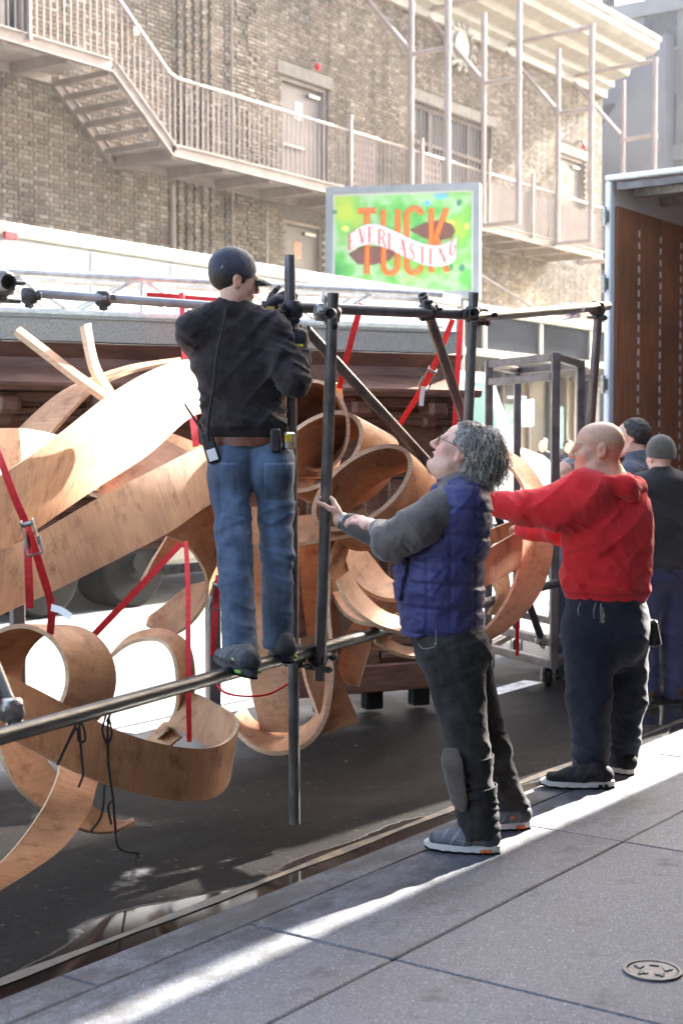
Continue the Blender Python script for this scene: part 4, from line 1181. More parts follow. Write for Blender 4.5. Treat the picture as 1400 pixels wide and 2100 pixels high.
for (x0, x1, zb) in ((0, xm, zl0), (xm + .01, wl_, .03)):
    b = MB(); b.prism([(.10, 2.215), (.0, 2.215), (.0, 1.93), (.32, 1.93), (.34, 1.955), (.34, 1.975), (.05, 2.075), (.04, 2.13)], W0 + wu * x0, wn_, UP, wu * (x1 - x0 - .002)); b.build('cornice_board', m_walnut, wag)
    wb('cornice_board', x0 + .002, x1 - .005, 1.87, 1.927, .2, .2)
    wb('frieze', x0, x1, 1.84, 1.93, .05); wb('moulding', x0, x1, 1.80, 1.838, .10, .12)
    wb('moulding', x0, x1, 1.755, 1.797, .075, .1)
    wb('moulding', x0, x1, 1.50, 1.525, .085, .1); wb('moulding', x0, x1, 1.455, 1.485, .07, .1)
    n = max(2, int((x1 - x0) / .85))
    for i in range(n + 1):
        x = x0 + .06 + (x1 - x0 - .12) * i / n
        wb('stile', x - .055, x + .055, zb + .15, 1.75, .045)
        if i < n:
            xa = x + .055; xb = x + (x1 - x0 - .12) / n - .055
            wb('panel_board', xa + .07, xb - .07, zb + .28, 1.40, .035, .05, b_=.025)
            wb('panel_frame', xa + .02, xb - .02, 1.41, 1.45, .04, .05); wb('panel_frame', xa + .02, xb - .02, zb + .2, zb + .24, .04, .05)
for i in range(6):      # carved brackets under the cornice
    x = .25 + i * (wl_ - .5) / 5
    wb('bracket', x - .07, x + .07, 1.80, 1.92, .24, .2, b_=.03); wb('bracket', x - .05, x + .05, 1.74, 1.86, .12, .1, b_=.02)
# galvanised channel lying along the top
m_galvch = M('green grey galvanised channel', (.30, .32, .28), (.46, .47, .42), 90, rough=.5, metal=.3, bmp=.2)
gz = 2.225
for (x0, x1, nm) in ((0.0, wx_(560), 'a'), (wx_(568), wl_ - .05, 'b')):
    b = MB(); c = W0 + wu * (x0 + x1) / 2 + wn_ * .1
    b.box(c + UP * (gz + .07), (x1 - x0, .012, .13), WA); b.box(c + UP * (gz + .137) - wn_ * .06, (x1 - x0, .15, .012), WA); b.box(c + UP * (gz + .004) - wn_ * .05, (x1 - x0 - .002, .13, .01), WA)
    b.build('top_channel', m_galvch, wag)
for i in range(5):
    wb('caster_block', .4 + i * .9 if i < 0 else xm + .3 + i * .35, xm + .42 + i * .35, ROAD_Z + .02, .02, -.02, .1, m_rubber) if i < 3 else None
for x in (.35, xm - .4):
    wb('leg_post', x - .04, x + .04, ROAD_Z, zl0 - .02, -.03, .08, m_cart)

# ------------------------------------------------------------------ aluminium lighting truss on top
ts = thing('lighting_truss', tuple(W0 + wu * wl_ / 2 + UP * 2.37), 'silver aluminium lighting truss lying on top of the dark stage wall', 'truss')
tz0, tz1, ty0, ty1 = 2.40, 2.62, -.02, -.32
def TW(x, y, z): return W0 + wu * x + wn_ * y + UP * z
for (y, z) in ((ty0, tz0), (ty0, tz1), (ty1, tz0), (ty1, tz1)):
    b = MB(); b.tube([TW(-.3, y, z), TW(wl_ - .1, y, z)], .024, 10); b.build('chord', m_alu, ts)
x = -.1; s_ = 0
while x < wl_ - .6:
    for y in (ty0, ty1):
        b = MB(); a_, c_ = (tz0, tz1) if s_ % 2 == 0 else (tz1, tz0)
        b.tube([TW(x, y, a_), TW(x + .38, y, c_)], .012, 8); b.build('diagonal', m_alu, ts)
    if s_ % 3 == 0:
        b = MB(); b.tube([TW(x, ty0, tz0), TW(x, ty0, tz1)], .016, 8); b.build('upright', m_alu, ts)
    x += .4; s_ += 1

# ------------------------------------------------------------------ steel pipe frame in front
pf = thing('pipe_frame', tuple(P(604, 1690, 6.3)), 'black and steel scaffold pipe frame clamped together round the ribbon sculpture', 'scaffold frame')
PR = .0245
def pipe(name, pts, mt=m_steel, r=PR, hollow=.8):
    b = MB(); b.tube(pts, r, 16, hollow=hollow); return b.build(name, mt, pf)
pole1 = (P(594, 523, 6.3), P(604, 1690, 6.3))
pole2 = (P(683, 600, 6.08), P(655, 1394, 6.36))
pole3 = (P(971, 600, 6.9), P(940, 1330, 6.9))
pole4 = (P(1228, 625, 8.15), P(1186, 1230, 8.3))
pipe('upright_pipe', pole1); pipe('upright_pipe', pole2); pipe('upright_pipe', pole3); pipe('upright_pipe', pole4)
lowa, lowb = PZ(-120, 1544, .72), PZ(1140, 1196, .72)
pipe('lower_rail', [lowa, lowb], m_blackpipe, PR * 1.12)
pipe('upper_rail', [P(540, 627, 6.42), P(990, 646, 6.98)])
pipe('upper_rail', [P(972, 650, 6.84), P(1246, 627, 8.2)])
pipe('stub_pipe', [P(676, 643, 5.98), P(690, 640, 6.5)])
pipe('stub_pipe', [P(972, 641, 6.8), P(985, 640, 7.4)])
m_greypipe = M('blue grey steel pipe', (0.20, 0.205, 0.22), (0.33, 0.335, 0.35), 9, rough=0.4, metal=0.4, bmp=0.05)
pipe('upper_rail', [P(60, 600, 7.9), P(440, 627, 8.1)], m_greypipe)
pipe('stub_pipe', [P(18, 578, 4.35), P(-90, 592, 5.1)])
pipe('stub_pipe', [P(38, 1492, 4.62), P(-22, 1340, 4.75)])
pipe('diagonal_pipe', [P(628, 676, 6.55), P(890, 962, 7.3)])
pipe('diagonal_pipe', [P(866, 604, 6.92), P(958, 880, 7.35)])
pipe('diagonal_pipe', [P(1018, 1050, 9.1), P(1114, 1322, 9.3)], m_blackpipe)
def clamp(c, axis_a, axis_b, mt, size=1.0):
    """swivel coupler: two hinged collars back to back, bolts with nuts"""
    a = nrm(axis_a); q = nrm(axis_b); n_ = nrm(np.cross(a, q)) if np.linalg.norm(np.cross(a, q)) > .1 else nrm(np.cross(a, [0.3, .2, 1]))
    s = size; c = np.asarray(c, float)
    b = MB()
    for ax in (a, q):
        b.tube([c - ax * .027 * s, c - ax * .022 * s, c + ax * .022 * s, c + ax * .027 * s], [.031 * s, .034 * s, .034 * s, .031 * s], 14)
    cl = b.build('clamp', mt, pf)
    for ax, other in ((a, q), (q, a)):
        side = nrm(np.cross(ax, n_))
        b = MB(); p0 = c + side * .042 * s - n_ * .0 * s
        b.cbox(p0 - side * .006 * s, (.024 * s, .036 * s, .03 * s), [side, ax, np.cross(side, ax)], b=.004)
        b.tube([p0 - n_ * .05 * s, p0 + n_ * .06 * s], .0065 * s, 8); b.tube([p0 + n_ * .035 * s, p0 + n_ * .052 * s], .013 * s, 6)
        b.build('clamp_bolt', mt, cl)
ax_low = nrm(lowb - lowa)
def on(seg, t): return seg[0] + (seg[1] - seg[0]) * t
clamp(P(600, 634, 6.3), pole1[1] - pole1[0], D(1, .3, 0), m_darkclamp, 1.25)
clamp(P(680, 645, 6.12), pole2[1] - pole2[0], D(1, .3, 0), m_darkclamp, 1.05)
clamp(P(660, 640, 6.3), D(1, .3, 0), D(0, 1, 0), m_galv, 1.1)
clamp(P(970, 644, 6.9), pole3[1] - pole3[0], D(1, .3, 0), m_darkclamp, 1.15)
clamp(P(988, 646, 6.95), D(1, .6, 0), D(0, 0, 1), m_darkclamp, 1.0)
clamp(P(1224, 632, 8.1), pole4[1] - pole4[0], D(1, .9, 0), m_darkclamp, 1.2)
clamp(P(1168, 634, 7.85), D(1, .9, 0), D(0, .2, 1), m_white, 1.05)
clamp(P(875, 640, 6.85), D(1, .3, 0), D(.3, .2, -1), m_darkclamp, 1.2)
clamp(P(610, 1342, 6.3), ax_low, UP, m_darkclamp, 1.2)
clamp(P(652, 1350, 6.36), ax_low, UP, m_darkclamp, 1.15)
clamp(P(24, 1456, 4.62), D(.3, 0, -1), D(1, .4, 0), m_galv, 1.15)
clamp(P(2, 582, 4.5), D(.5, -1, 0), UP, m_galv, 1.2)
clamp(P(60, 606, 7.9), D(1, .1, 0), UP, m_darkclamp, 1.3)
clamp(P(212, 612, 8.0), D(1, .1, 0), UP, m_darkclamp, 1.3)
clamp(P(1112, 1312, 9.3), D(.3, 0, -1), D(1, 0, 0), m_galv, 1.0)

# ------------------------------------------------------------------ square tube cart on casters
ct = thing('tube_cart', (*PZ(1100, 1418, ROAD_Z)[:2], ROAD_Z), 'tall open cart of square steel tube on casters behind the red hoodie', 'cart')
def bar(name, p, q, w=.06, par=None):
    p, q = np.asarray(p, float), np.asarray(q, float); L = np.linalg.norm(q - p); ax = (q - p) / L
    s_ = nrm(np.cross(ax, UP)) if abs(ax[2]) < .9 else nrm(np.cross(ax, RT)); t_ = np.cross(ax, s_)
    b = MB(); b.cbox((p + q) / 2, (L, w, w), [ax, s_, t_], b=.006); return b.build(name, m_cart, ct)
zc0 = ROAD_Z + .16
def col_(px, py, d): q = PZ(px, 1385, zc0); return q
fR = P(1135, 1385, 10.35); fL = P(1000, 1350, 10.35 + .9); bR = P(1186, 1370, 11.3)
fR[2] = fL[2] = bR[2] = 0; bL = fL + (bR - fR)
zt1 = P(1135, 722, 10.35)[2]
for p in (fR, fL, bR, bL): bar('post', p + UP * zc0, p + UP * zt1)
for z in (zt1 - .034, P(1060, 775, 10.6)[2], P(1060, 1302, 10.8)[2], zc0 + .034):
    e = .034
    for (p, q) in (((fR, fL),) if z == P(1060, 775, 10.6)[2] else ((fR, fL), (fR, bR), (fL, bL), (bR, bL))):
        dd = nrm(q - p); bar('cross_bar', p + dd * .031 + UP * z, q - dd * .031 + UP * z, .056)
for p in (fR, fL, bR, bL):
    q = p - nrm(p - (fR + bL) / 2) * .25 if p is fR else p
    b = MB(); b.cbox(q + UP * (zc0 - .008), (.1, .1, .012)); b.cbox(q + UP * (ROAD_Z + .1) + RT * .045, (.012, .07, .12), [RT, FW, UP]); b.cbox(q + UP * (ROAD_Z + .1) - RT * .045, (.012, .07, .12), [RT, FW, UP])
    cs = b.build('caster', m_galv, ct)
    b = MB(); c_ = q + UP * (ROAD_Z + .068); b.tube([c_ - RT * .024, c_ - RT * .018, c_ + RT * .018, c_ + RT * .024], [.055, .066, .066, .055], 18); b.build('caster_wheel', m_rubber, cs)
# ------------------------------------------------------------------ bent plywood ribbons
def ribbon(par, secs, th=.016, sub=9, mt=None, name='ribbon'):
    """secs: (ax, ay, da, bx, by, db): the two edges of the band as photograph positions with their distance"""
    A = catmull([P(s[0], s[1], s[2]) for s in secs], sub); B = catmull([P(s[3], s[4], s[5]) for s in secs], sub)
    return band(par, A, B, th, mt, name)
def band(par, A, B, th=.016, mt=None, name='ribbon'):
    n = len(A); C = (A + B) / 2
    T = np.gradient(C, axis=0); T /= np.linalg.norm(T, axis=1)[:, None] + 1e-9
    X = B - A; N = np.cross(T, X); N /= np.linalg.norm(N, axis=1)[:, None] + 1e-9
    h = N * th / 2
    L = np.concatenate([[0], np.cumsum(np.linalg.norm(np.diff(C, axis=0), axis=1))]); Wd = np.linalg.norm(X, axis=1)
    K = 4                                     # across
    vs, fs, ms, uv, sm = [], [], [], [], []
    def strip(cols, mat, flip, vv):
        k0 = len(vs)
        for i in range(n):
            for c in range(len(cols)):
                vs.append(cols[c][i]); 
        m = len(cols)
        for i in range(n - 1):
            for c in range(m - 1):
                q = [k0 + i * m + c, k0 + i * m + c + 1, k0 + (i + 1) * m + c + 1, k0 + (i + 1) * m + c]
                u_ = [(L[i], vv[c][i]), (L[i], vv[c + 1][i]), (L[i + 1], vv[c + 1][i + 1]), (L[i + 1], vv[c][i + 1])]
                if flip: q = q[::-1]; u_ = u_[::-1]
                fs.append(q); ms.append(mat); uv.extend(u_); sm.append(True)
    cols = [A + X * (c / K) for c in range(K + 1)]; vv = [Wd * (c / K - .5) for c in range(K + 1)]
    strip([c + h for c in cols], 0, True, vv); strip([c - h for c in cols], 1, False, vv)
    strip([A - h, A + h], 2, True, [Wd * 0, Wd * 0 + th]); strip([B - h, B + h], 2, False, [Wd * 0, Wd * 0 + th])
    for i, fl in ((0, False), (n - 1, True)):
        k0 = len(vs); vs.extend([A[i] - h[i], A[i] + h[i], B[i] + h[i], B[i] - h[i]])
        q = [k0, k0 + 1, k0 + 2, k0 + 3]; u_ = [(0, 0), (0, th), (.2, th), (.2, 0)]
        if fl: q = q[::-1]; u_ = u_[::-1]
        fs.append(q); ms.append(2); uv.extend(u_); sm.append(False)
    me = bpy.data.meshes.new(name)
    me.from_pydata([tuple(map(float, v)) for v in vs], [], fs)
    me.polygons.foreach_set('material_index', ms); me.polygons.foreach_set('use_smooth', sm)
    ul = me.uv_layers.new(name='UVMap'); ul.data.foreach_set('uv', np.array(uv, np.float32).ravel())
    o = link_mesh(name, me, mt or [m_ply, m_plyin, m_plyedge], par)
    return o
def ring(par, c0, r0, c1, r1, a0, a1, n=40, th=.016, tilt=0.0):
    """a hoop: near rim centre/radius (px) at its distance, far rim likewise"""
    A, B = [], []
    for i in range(n):
        a = math.radians(a0 + (a1 - a0) * i / (n - 1)); ca, sa = math.cos(a), math.sin(a)
        ct_, st_ = math.cos(tilt), math.sin(tilt)
        def pt(c, r):
            x, y = r[0] * ca, r[1] * sa
            return P(c[0] + x * ct_ - y * st_, c[1] + x * st_ + y * ct_, c[2] + (r[2] if len(r) > 2 else 0) * ca + (r[3] if len(r) > 3 else 0) * sa)
        A.append(pt(c0, r0)); B.append(pt(c1, r1))
    return band(par, np.array(A), np.array(B), th)

rl = thing('ribbon_sculpture', tuple(PZ(150, 1800, ROAD_Z)), 'huge tangle of wide curled plywood ribbons strapped to the pipes at left', 'stage scenery', 'plywood ribbon sculptures')
R = lambda *s, **k: ribbon(rl, s, **k)
# upper broad band sweeping up to the right
R((-160, 1062, 5.2, -190, 1235, 5.1), (0, 975, 5.6, 0, 1133, 5.45), (120, 892, 6.0, 78, 1082, 5.75), (230, 806, 6.5, 180, 1012, 6.15), (320, 755, 6.95, 300, 935, 6.6), (400, 738, 7.3, 405, 850, 7.05), (480, 760, 7.55, 500, 860, 7.35), (550, 815, 7.6, 560, 920, 7.4))
# second broad band below it
R((-160, 1205, 5.0, -170, 1345, 4.85), (0, 1130, 5.35, 0, 1262, 5.2), (80, 1092, 5.6, 110, 1212, 5.5), (200, 1022, 5.95, 250, 1142, 5.9), (310, 966, 6.35, 350, 1090, 6.25), (420, 914, 6.75, 440, 1030, 6.6), (540, 880, 7.1, 560, 985, 6.95), (640, 880, 7.5, 660, 980, 7.3))
# pale band behind the top one
R((-120, 890, 6.2, -120, 1000, 5.9), (0, 880, 6.5, 0, 1005, 6.2), (70, 884, 6.7, 60, 1000, 6.4), (140, 905, 6.9, 150, 990, 6.6), (210, 960, 7.1, 200, 1010, 6.9))
# brown band crossing behind at the top
R((30, 890, 7.6, 108, 888, 7.3), (80, 842, 7.6, 148, 842, 7.3), (130, 803, 7.65, 190, 800, 7.35), (190, 775, 7.7, 235, 775, 7.45), (270, 750, 7.8, 290, 757, 7.6), (370, 735, 7.9, 372, 742, 7.75))
# thin strips sticking out at the top
R((30, 682, 6.9, 40, 674, 6.95), (90, 728, 6.85, 100, 720, 6.9), (150, 775, 6.8, 160, 766, 6.85), (215, 822, 6.75, 226, 812, 6.8), th=.03)
R((168, 668, 7.0, 182, 664, 7.05), (178, 720, 6.95, 190, 715, 7.0), (190, 765, 6.9, 204, 758, 6.95), (222, 818, 6.8, 234, 808, 6.85), th=.03)
# grey-brown pieces between the broad bands
R((180, 1012, 7.0, 225, 1030, 6.8), (230, 970, 7.05, 275, 1000, 6.85), (275, 938, 7.1, 328, 966, 6.9), (330, 900, 7.2, 400, 935, 7.0))
R((300, 880, 7.5, 290, 905, 7.4), (360, 896, 7.45, 350, 925, 7.35), (430, 925, 7.4, 420, 950, 7.3), th=.03)
R((170, 1075, 7.2, 150, 1100, 7.0), (260, 1035, 7.3, 250, 1062, 7.1), (340, 1010, 7.4, 340, 1040, 7.2))
# hook that curls down behind the legs to a point
R((330, 1096, 6.75, 425, 1030, 6.9), (372, 1112, 6.8, 448, 1072, 7.0), (404, 1145, 6.85, 456, 1122, 7.1), (424, 1190, 6.95, 450, 1170, 7.2), (420, 1238, 7.1, 424, 1192, 7.3), (384, 1285, 7.2, 385, 1205, 7.4), (345, 1302, 7.25, 340, 1240, 7.4), (300, 1282, 7.25, 303, 1268, 7.35))
R((290, 1192, 6.9, 294, 1190, 6.95), (312, 1150, 6.95, 326, 1158, 7.0), (335, 1112, 7.0, 368, 1118, 7.05), (352, 1080, 7.0, 400, 1090, 7.1))
# hoop at the left, seen from its side
ring(rl, (42, 1388, 5.15), (96, 104, -.02), (138, 1392, 5.45), (97, 106, -.02), 40, 400)
# front loop that turns back at the right
R((-90, 1335, 4.55, -90, 1450, 4.5), (0, 1379, 4.8, -5, 1500, 4.75), (75, 1416, 5.0, 65, 1537, 4.95), (150, 1455, 5.2, 140, 1577, 5.15), (240, 1499, 5.4, 225, 1611, 5.35), (330, 1526, 5.55, 318, 1637, 5.5), (405, 1536, 5.68, 395, 1643, 5.62), (455, 1526, 5.8, 442, 1633, 5.72), (482, 1500, 5.95, 466, 1605, 5.88), (484, 1474, 6.12, 468, 1575, 6.05), (455, 1450, 6.25, 445, 1545, 6.18), (412, 1428, 6.35, 352, 1492, 6.3), (380, 1420, 6.42, 340, 1500, 6.4))
# band running down to the lower left
R((120, 1560, 5.5, 205, 1590, 5.55), (118, 1590, 5.4, 195, 1618, 5.5), (92, 1650, 5.2, 180, 1668, 5.35), (45, 1720, 4.95, 130, 1738, 5.1), (-10, 1778, 4.7, 60, 1790, 4.85), (-90, 1830, 4.45, -30, 1845, 4.55))
# band rising to the left behind it, with a tail at the right
R((-50, 1440, 5.5, 30, 1445, 5.75), (-5, 1530, 5.45, 60, 1515, 5.75), (25, 1600, 5.45, 100, 1570, 5.75), (70, 1648, 5.5, 140, 1620, 5.8), (120, 1680, 5.6, 180, 1650, 5.85), (180, 1706, 5.75, 215, 1672, 5.95), (232, 1707, 5.9, 245, 1686, 6.0), (276, 1688, 6.0, 274, 1681, 6.05))
# arch in the middle
R((205, 1375, 6.5, 212, 1372, 6.6), (226, 1348, 6.45, 232, 1340, 6.6), (270, 1318, 6.4, 275, 1302, 6.62), (325, 1313, 6.35, 335, 1293, 6.65), (355, 1345, 6.3, 383, 1322, 6.65), (364, 1400, 6.3, 397, 1380, 6.65), (362, 1450, 6.35, 392, 1440, 6.65), (342, 1492, 6.4, 370, 1482, 6.65), (318, 1515, 6.5, 345, 1512, 6.7))
R((340, 1480, 6.55, 372, 1512, 6.45), (320, 1500, 6.6, 352, 1528, 6.5), (300, 1520, 6.6, 330, 1545, 6.55))

rm = thing('ribbon_sculpture', tuple(PZ(640, 1530, ROAD_Z)), 'spiral of nested plywood coils behind the uprights, between the climbing man and the vest', 'stage scenery', 'plywood ribbon sculptures')
Rm = lambda *s, **k: ribbon(rm, s, **{'th': .021, **k})
# top hoop
ring(rm, (648, 873, 7.15), (66, 92, -.05), (655, 885, 7.85), (46, 66, -.05), 0, 360, tilt=-.1)
Rm((598, 790, 7.75, 700, 785, 7.8), (604, 850, 7.8, 705, 850, 7.85), (606, 910, 7.75, 704, 915, 7.8), (606, 965, 7.6, 690, 970, 7.65))
# nested hoops below it, open towards the upper left
ring(rm, (650, 926, 7.0), (104, 62, .12), (728, 966, 7.38), (102, 60, .12), 0, 360, n=56, th=.022, tilt=-.66)
ring(rm, (742, 1000, 6.85), (116, 60, .12), (796, 1044, 7.22), (112, 58, .12), -20, 340, n=56, th=.022, tilt=-.66)
Rm((540, 1085, 7.1, 540, 1150, 6.95), (610, 1062, 7.05, 610, 1118, 6.85), (690, 1056, 6.95, 690, 1104, 6.78), (750, 1045, 6.9, 760, 1090, 6.75))
Rm((742, 1075, 7.3, 760, 1110, 7.2), (800, 1040, 7.4, 825, 1075, 7.3), (850, 985, 7.5, 885, 1010, 7.4))
# upright bands under the coils
Rm((518, 1040, 7.25, 612, 1040, 7.1), (520, 1150, 7.2, 612, 1150, 7.05), (512, 1280, 7.15, 608, 1285, 7.0), (516, 1400, 7.1, 592, 1400, 6.95), (530, 1470, 7.05, 590, 1475, 6.95), (536, 1500, 7.05, 592, 1502, 6.95))
Rm((612, 1060, 7.35, 690, 1060, 7.3), (616, 1160, 7.3, 690, 1160, 7.25), (625, 1260, 7.2, 690, 1260, 7.15), (640, 1350, 7.1, 690, 1350, 7.05))
Rm((640, 1040, 7.2, 700, 1030, 7.25), (655, 1110, 7.1, 720, 1090, 7.2), (672, 1180, 7.0, 700, 1170, 7.15), (672, 1250, 6.95, 690, 1250, 7.1), (680, 1330, 6.9, 700, 1330, 7.0))
# foot loop at the bottom
Rm((470, 1475, 6.95, 500, 1452, 7.2), (490, 1508, 6.85, 520, 1480, 7.15), (530, 1538, 6.75, 560, 1500, 7.1), (580, 1545, 6.7, 600, 1500, 7.05), (632, 1524, 6.7, 636, 1482, 7.0), (664, 1480, 6.75, 658, 1448, 7.0), (676, 1430, 6.8, 664, 1405, 7.05), (680, 1375, 6.9, 666, 1365, 7.1), (672, 1320, 7.0, 655, 1320, 7.15))
# plank with a sawn end
Rm((612, 1310, 7.0, 672, 1290, 7.1), (625, 1390, 6.95, 690, 1370, 7.05), (645, 1450, 6.9, 712, 1430, 7.0), (664, 1506, 6.85, 735, 1482, 6.95), th=.03)
# oval hoop low at the right and the pale gores inside it
ring(rm, (775, 1165, 6.95), (100, 118, -.08), (805, 1150, 7.25), (96, 112, -.08), 60, 330, tilt=.35)
Rm((700, 1130, 7.3, 730, 1105, 7.45), (720, 1185, 7.2, 765, 1150, 7.4), (765, 1222, 7.15, 800, 1190, 7.4), (820, 1230, 7.2, 840, 1200, 7.4), (860, 1200, 7.3, 870, 1180, 7.45))
Rm((690, 1190, 6.95, 715, 1170, 7.1), (715, 1240, 6.88, 740, 1215, 7.05), (765, 1280, 6.85, 785, 1255, 7.0), (825, 1300, 6.9, 840, 1275, 7.05), (870, 1310, 7.0, 880, 1290, 7.1))
Rm((700, 1320, 7.3, 790, 1335, 7.2), (735, 1260, 7.35, 810, 1280, 7.25), (760, 1210, 7.4, 835, 1225, 7.3), th=.02)
Rm((690, 1395, 7.15, 735, 1408, 7.1), (700, 1340, 7.2, 752, 1350, 7.15), (715, 1290, 7.25, 765, 1300, 7.2), th=.02)
Rm((760, 1290, 7.1, 770, 1320, 7.05), (820, 1325, 7.1, 825, 1345, 7.05), (880, 1335, 7.15, 880, 1350, 7.1))
Rm((880, 975, 7.7, 890, 990, 7.7), (930, 945, 7.75, 938, 962, 7.75), (960, 930, 7.8, 966, 948, 7.8), th=.03)

rr_ = thing('ribbon_sculpture', tuple(PZ(1060, 1330, ROAD_Z)), 'large plywood hoop held by the man in the red hoodie', 'stage scenery', 'plywood ribbon sculptures')
Rr = lambda *s, **k: ribbon(rr_, s, **k)
Rr((1010, 940, 8.0, 1040, 925, 8.3), (1050, 965, 7.95, 1082, 955, 8.3), (1078, 1020, 7.9, 1116, 1010, 8.3), (1072, 1085, 7.85, 1131, 1085, 8.2), (1066, 1150, 7.8, 1128, 1150, 8.15), (1048, 1210, 7.75, 1105, 1215, 8.1), (1018, 1262, 7.7, 1060, 1272, 8.0), (985, 1295, 7.65, 1000, 1312, 7.9), (930, 1305, 7.6, 935, 1320, 7.8))
Rr((1070, 1085, 7.82, 1066, 1162, 7.8), (1030, 1108, 7.7, 1028, 1185, 7.65), (980, 1135, 7.55, 980, 1210, 7.5), (920, 1160, 7.45, 925, 1235, 7.4))
Rr((1075, 1060, 8.3, 1080, 1085, 8.3), (1030, 1075, 8.2, 1035, 1105, 8.2), (985, 1095, 8.1, 990, 1125, 8.1))
Rr((1000, 1180, 8.4, 1040, 1170, 8.6), (1018, 1220, 8.4, 1044, 1215, 8.6), (1000, 1260, 8.4, 1030, 1262, 8.6))

# ------------------------------------------------------------------ red ratchet straps and cords
def strap(pts, w, label, side=None, ratchet=None, tail=None, loc=None):
    Q = [P(*p) for p in pts]
    o = thing('ratchet_strap', tuple(Q[-1]), label, 'strap', 'red straps on the load')
    def web(Q, nm, wd):
        Q = catmull(Q, 5) if len(Q) > 2 else np.array([Q[0] + (Q[1] - Q[0]) * t for t in np.linspace(0, 1, 6)])
        T = np.gradient(Q, axis=0); s = np.cross(T, FW); s /= np.linalg.norm(s, axis=1)[:, None]
        tw = np.linspace(-.5, .5, len(Q))[:, None]
        s = s * np.cos(tw) + FW[None, :] * np.sin(tw)
        return band(o, Q - s * wd / 2, Q + s * wd / 2, .003, [m_strap, m_strap, m_strap], nm)
    web(Q, 'webbing', w)
    if tail: web([P(*p) for p in tail], 'strap_tail', w)
    if ratchet:
        c = P(*ratchet); t = nrm(Q[0] - Q[-1])
        s = nrm(np.cross(t, FW)); n_ = np.cross(s, t)
        b = MB()
        for k in (-1, 1): b.cbox(c + s * k * (w / 2 + .006), (.004, .09, .035), [s, t, n_], b=.001)
        b.tube([c - s * (w / 2 + .008) + t * .03, c + s * (w / 2 + .008) + t * .03], .009, 8)
        rt_ = b.build('ratchet', m_galv, o)
        b = MB(); b.tube([c - s * (w / 2 + .012) - t * .02, c - s * (w / 2 + .012) - t * .07 - n_ * .03, c + s * (w / 2 + .012) - t * .07 - n_ * .03, c + s * (w / 2 + .012) - t * .02], .005, 6); b.build('handle', m_galv, rt_)
    return o
strap([(-25, 880, 5.0), (0, 940, 4.95), (30, 1020, 4.95), (56, 1082, 4.98), (85, 1170, 5.05), (105, 1245, 5.1), (103, 1300, 5.15)], .027, 'red ratchet strap at the far left with a loose tail hanging straight down', ratchet=(62, 1092, 4.9), tail=[(55, 1078, 4.93), (58, 1150, 4.9), (61, 1248, 4.9)])
strap([(380, 1105, 6.9), (290, 1200, 6.7), (190, 1305, 6.5)], .03, 'dark red strap slanting down left beneath the second broad ribbon')
strap([(381, 1110, 6.55), (385, 1200, 6.3), (386, 1380, 6.0), (388, 1522, 5.95)], .022, 'red strap hanging straight down in front of the plywood arch')
strap([(447, 1180, 6.35), (441, 1260, 6.35), (436, 1345, 6.35)], .024, 'short red strap with buckle beside the climbing man\'s left knee', ratchet=(444, 1215, 6.33))
strap([(741, 622, 7.0), (722, 690, 7.1), (695, 796, 7.2)], .03, 'red strap running down left from the upper pipe into the coils')
strap([(928, 655, 7.3), (880, 770, 7.5), (818, 872, 7.7)], .03, 'red strap with metal ratchet slanting before the dark panels', ratchet=(880, 770, 7.45))
strap([(945, 655, 8.2), (938, 760, 8.2), (932, 880, 8.2)], .03, 'upright red strap just left of the third scaffold upright')
strap([(372, 600, 8.6), (378, 720, 8.2), (396, 860, 7.4), (402, 915, 7.2)], .035, 'red strap mostly hidden behind the climbing man\'s back')
strap([(300, 604, 8.7), (350, 607, 8.7), (405, 612, 8.7), (470, 616, 8.8)], .028, 'red strap lying level along the truss tube')
strap([(1060, 1060, 8.1), (1060, 1200, 8.4), (1060, 1345, 8.8)], .025, 'red strap hanging below the plywood hoop near the cart')
# white maker's tags
for (px, py, d, lab, pts) in ((120, 1252, 5.08, 'white paper tag curling from the strap at the left', [(105, 1246, 5.08), (125, 1252, 5.05), (146, 1266, 5.0)]), (866, 812, 7.45, 'pale tag hanging from the slanting red strap', [(868, 792, 7.45), (865, 812, 7.45), (863, 832, 7.45)])):
    Q = catmull([P(*p) for p in pts], 5); T = np.gradient(Q, axis=0); s = np.cross(T, FW); s /= np.linalg.norm(s, axis=1)[:, None]
    o = band(None, Q - s * .012, Q + s * .012, .001, [m_paper, m_paper, m_paper], 'strap_tag'); tag(o, lab, 'tag')
def cord(name, pts, r, mt, label, cat, extra=()):
    Q = catmull([P(*p) for p in pts], 8); b = MB(); b.tube(Q, r, 6)
    for e in extra: b.tube(catmull([P(*p) for p in e], 8), r, 6)
    o = b.build(name, mt); tag(o, label, cat, 'cords on the pipes'); return o
cord('tie_cord', [(185, 1455, 5.22), (205, 1442, 5.2), (220, 1450, 5.18), (215, 1475, 5.15), (210, 1500, 5.14), (220, 1525, 5.13), (229, 1505, 5.13), (222, 1475, 5.14), (222, 1560, 5.12), (232, 1640, 5.15), (236, 1690, 5.3), (245, 1740, 5.6), (290, 1752, 6.3)], .0045, m_rope, 'long black cord looped over the lower pipe and trailing to the road', 'cord',
     extra=([(214, 1610, 5.2), (212, 1650, 5.2), (205, 1680, 5.3), (187, 1705, 5.5)], [(232, 1640, 5.2), (222, 1655, 5.2), (228, 1690, 5.3)], [(216, 1448, 5.1), (226, 1462, 5.1), (219, 1480, 5.12)]))
cord('tie_cord', [(160, 1478, 5.1), (118, 1568, 5.0), (155, 1495, 5.02), (162, 1520, 5.02), (174, 1518, 5.02), (172, 1495, 5.02), (163, 1484, 5.03), (168, 1560, 5.0), (170, 1590, 5.0), (161, 1615, 5.0)], .0045, m_rope, 'short black cord knotted under the lower pipe', 'cord')
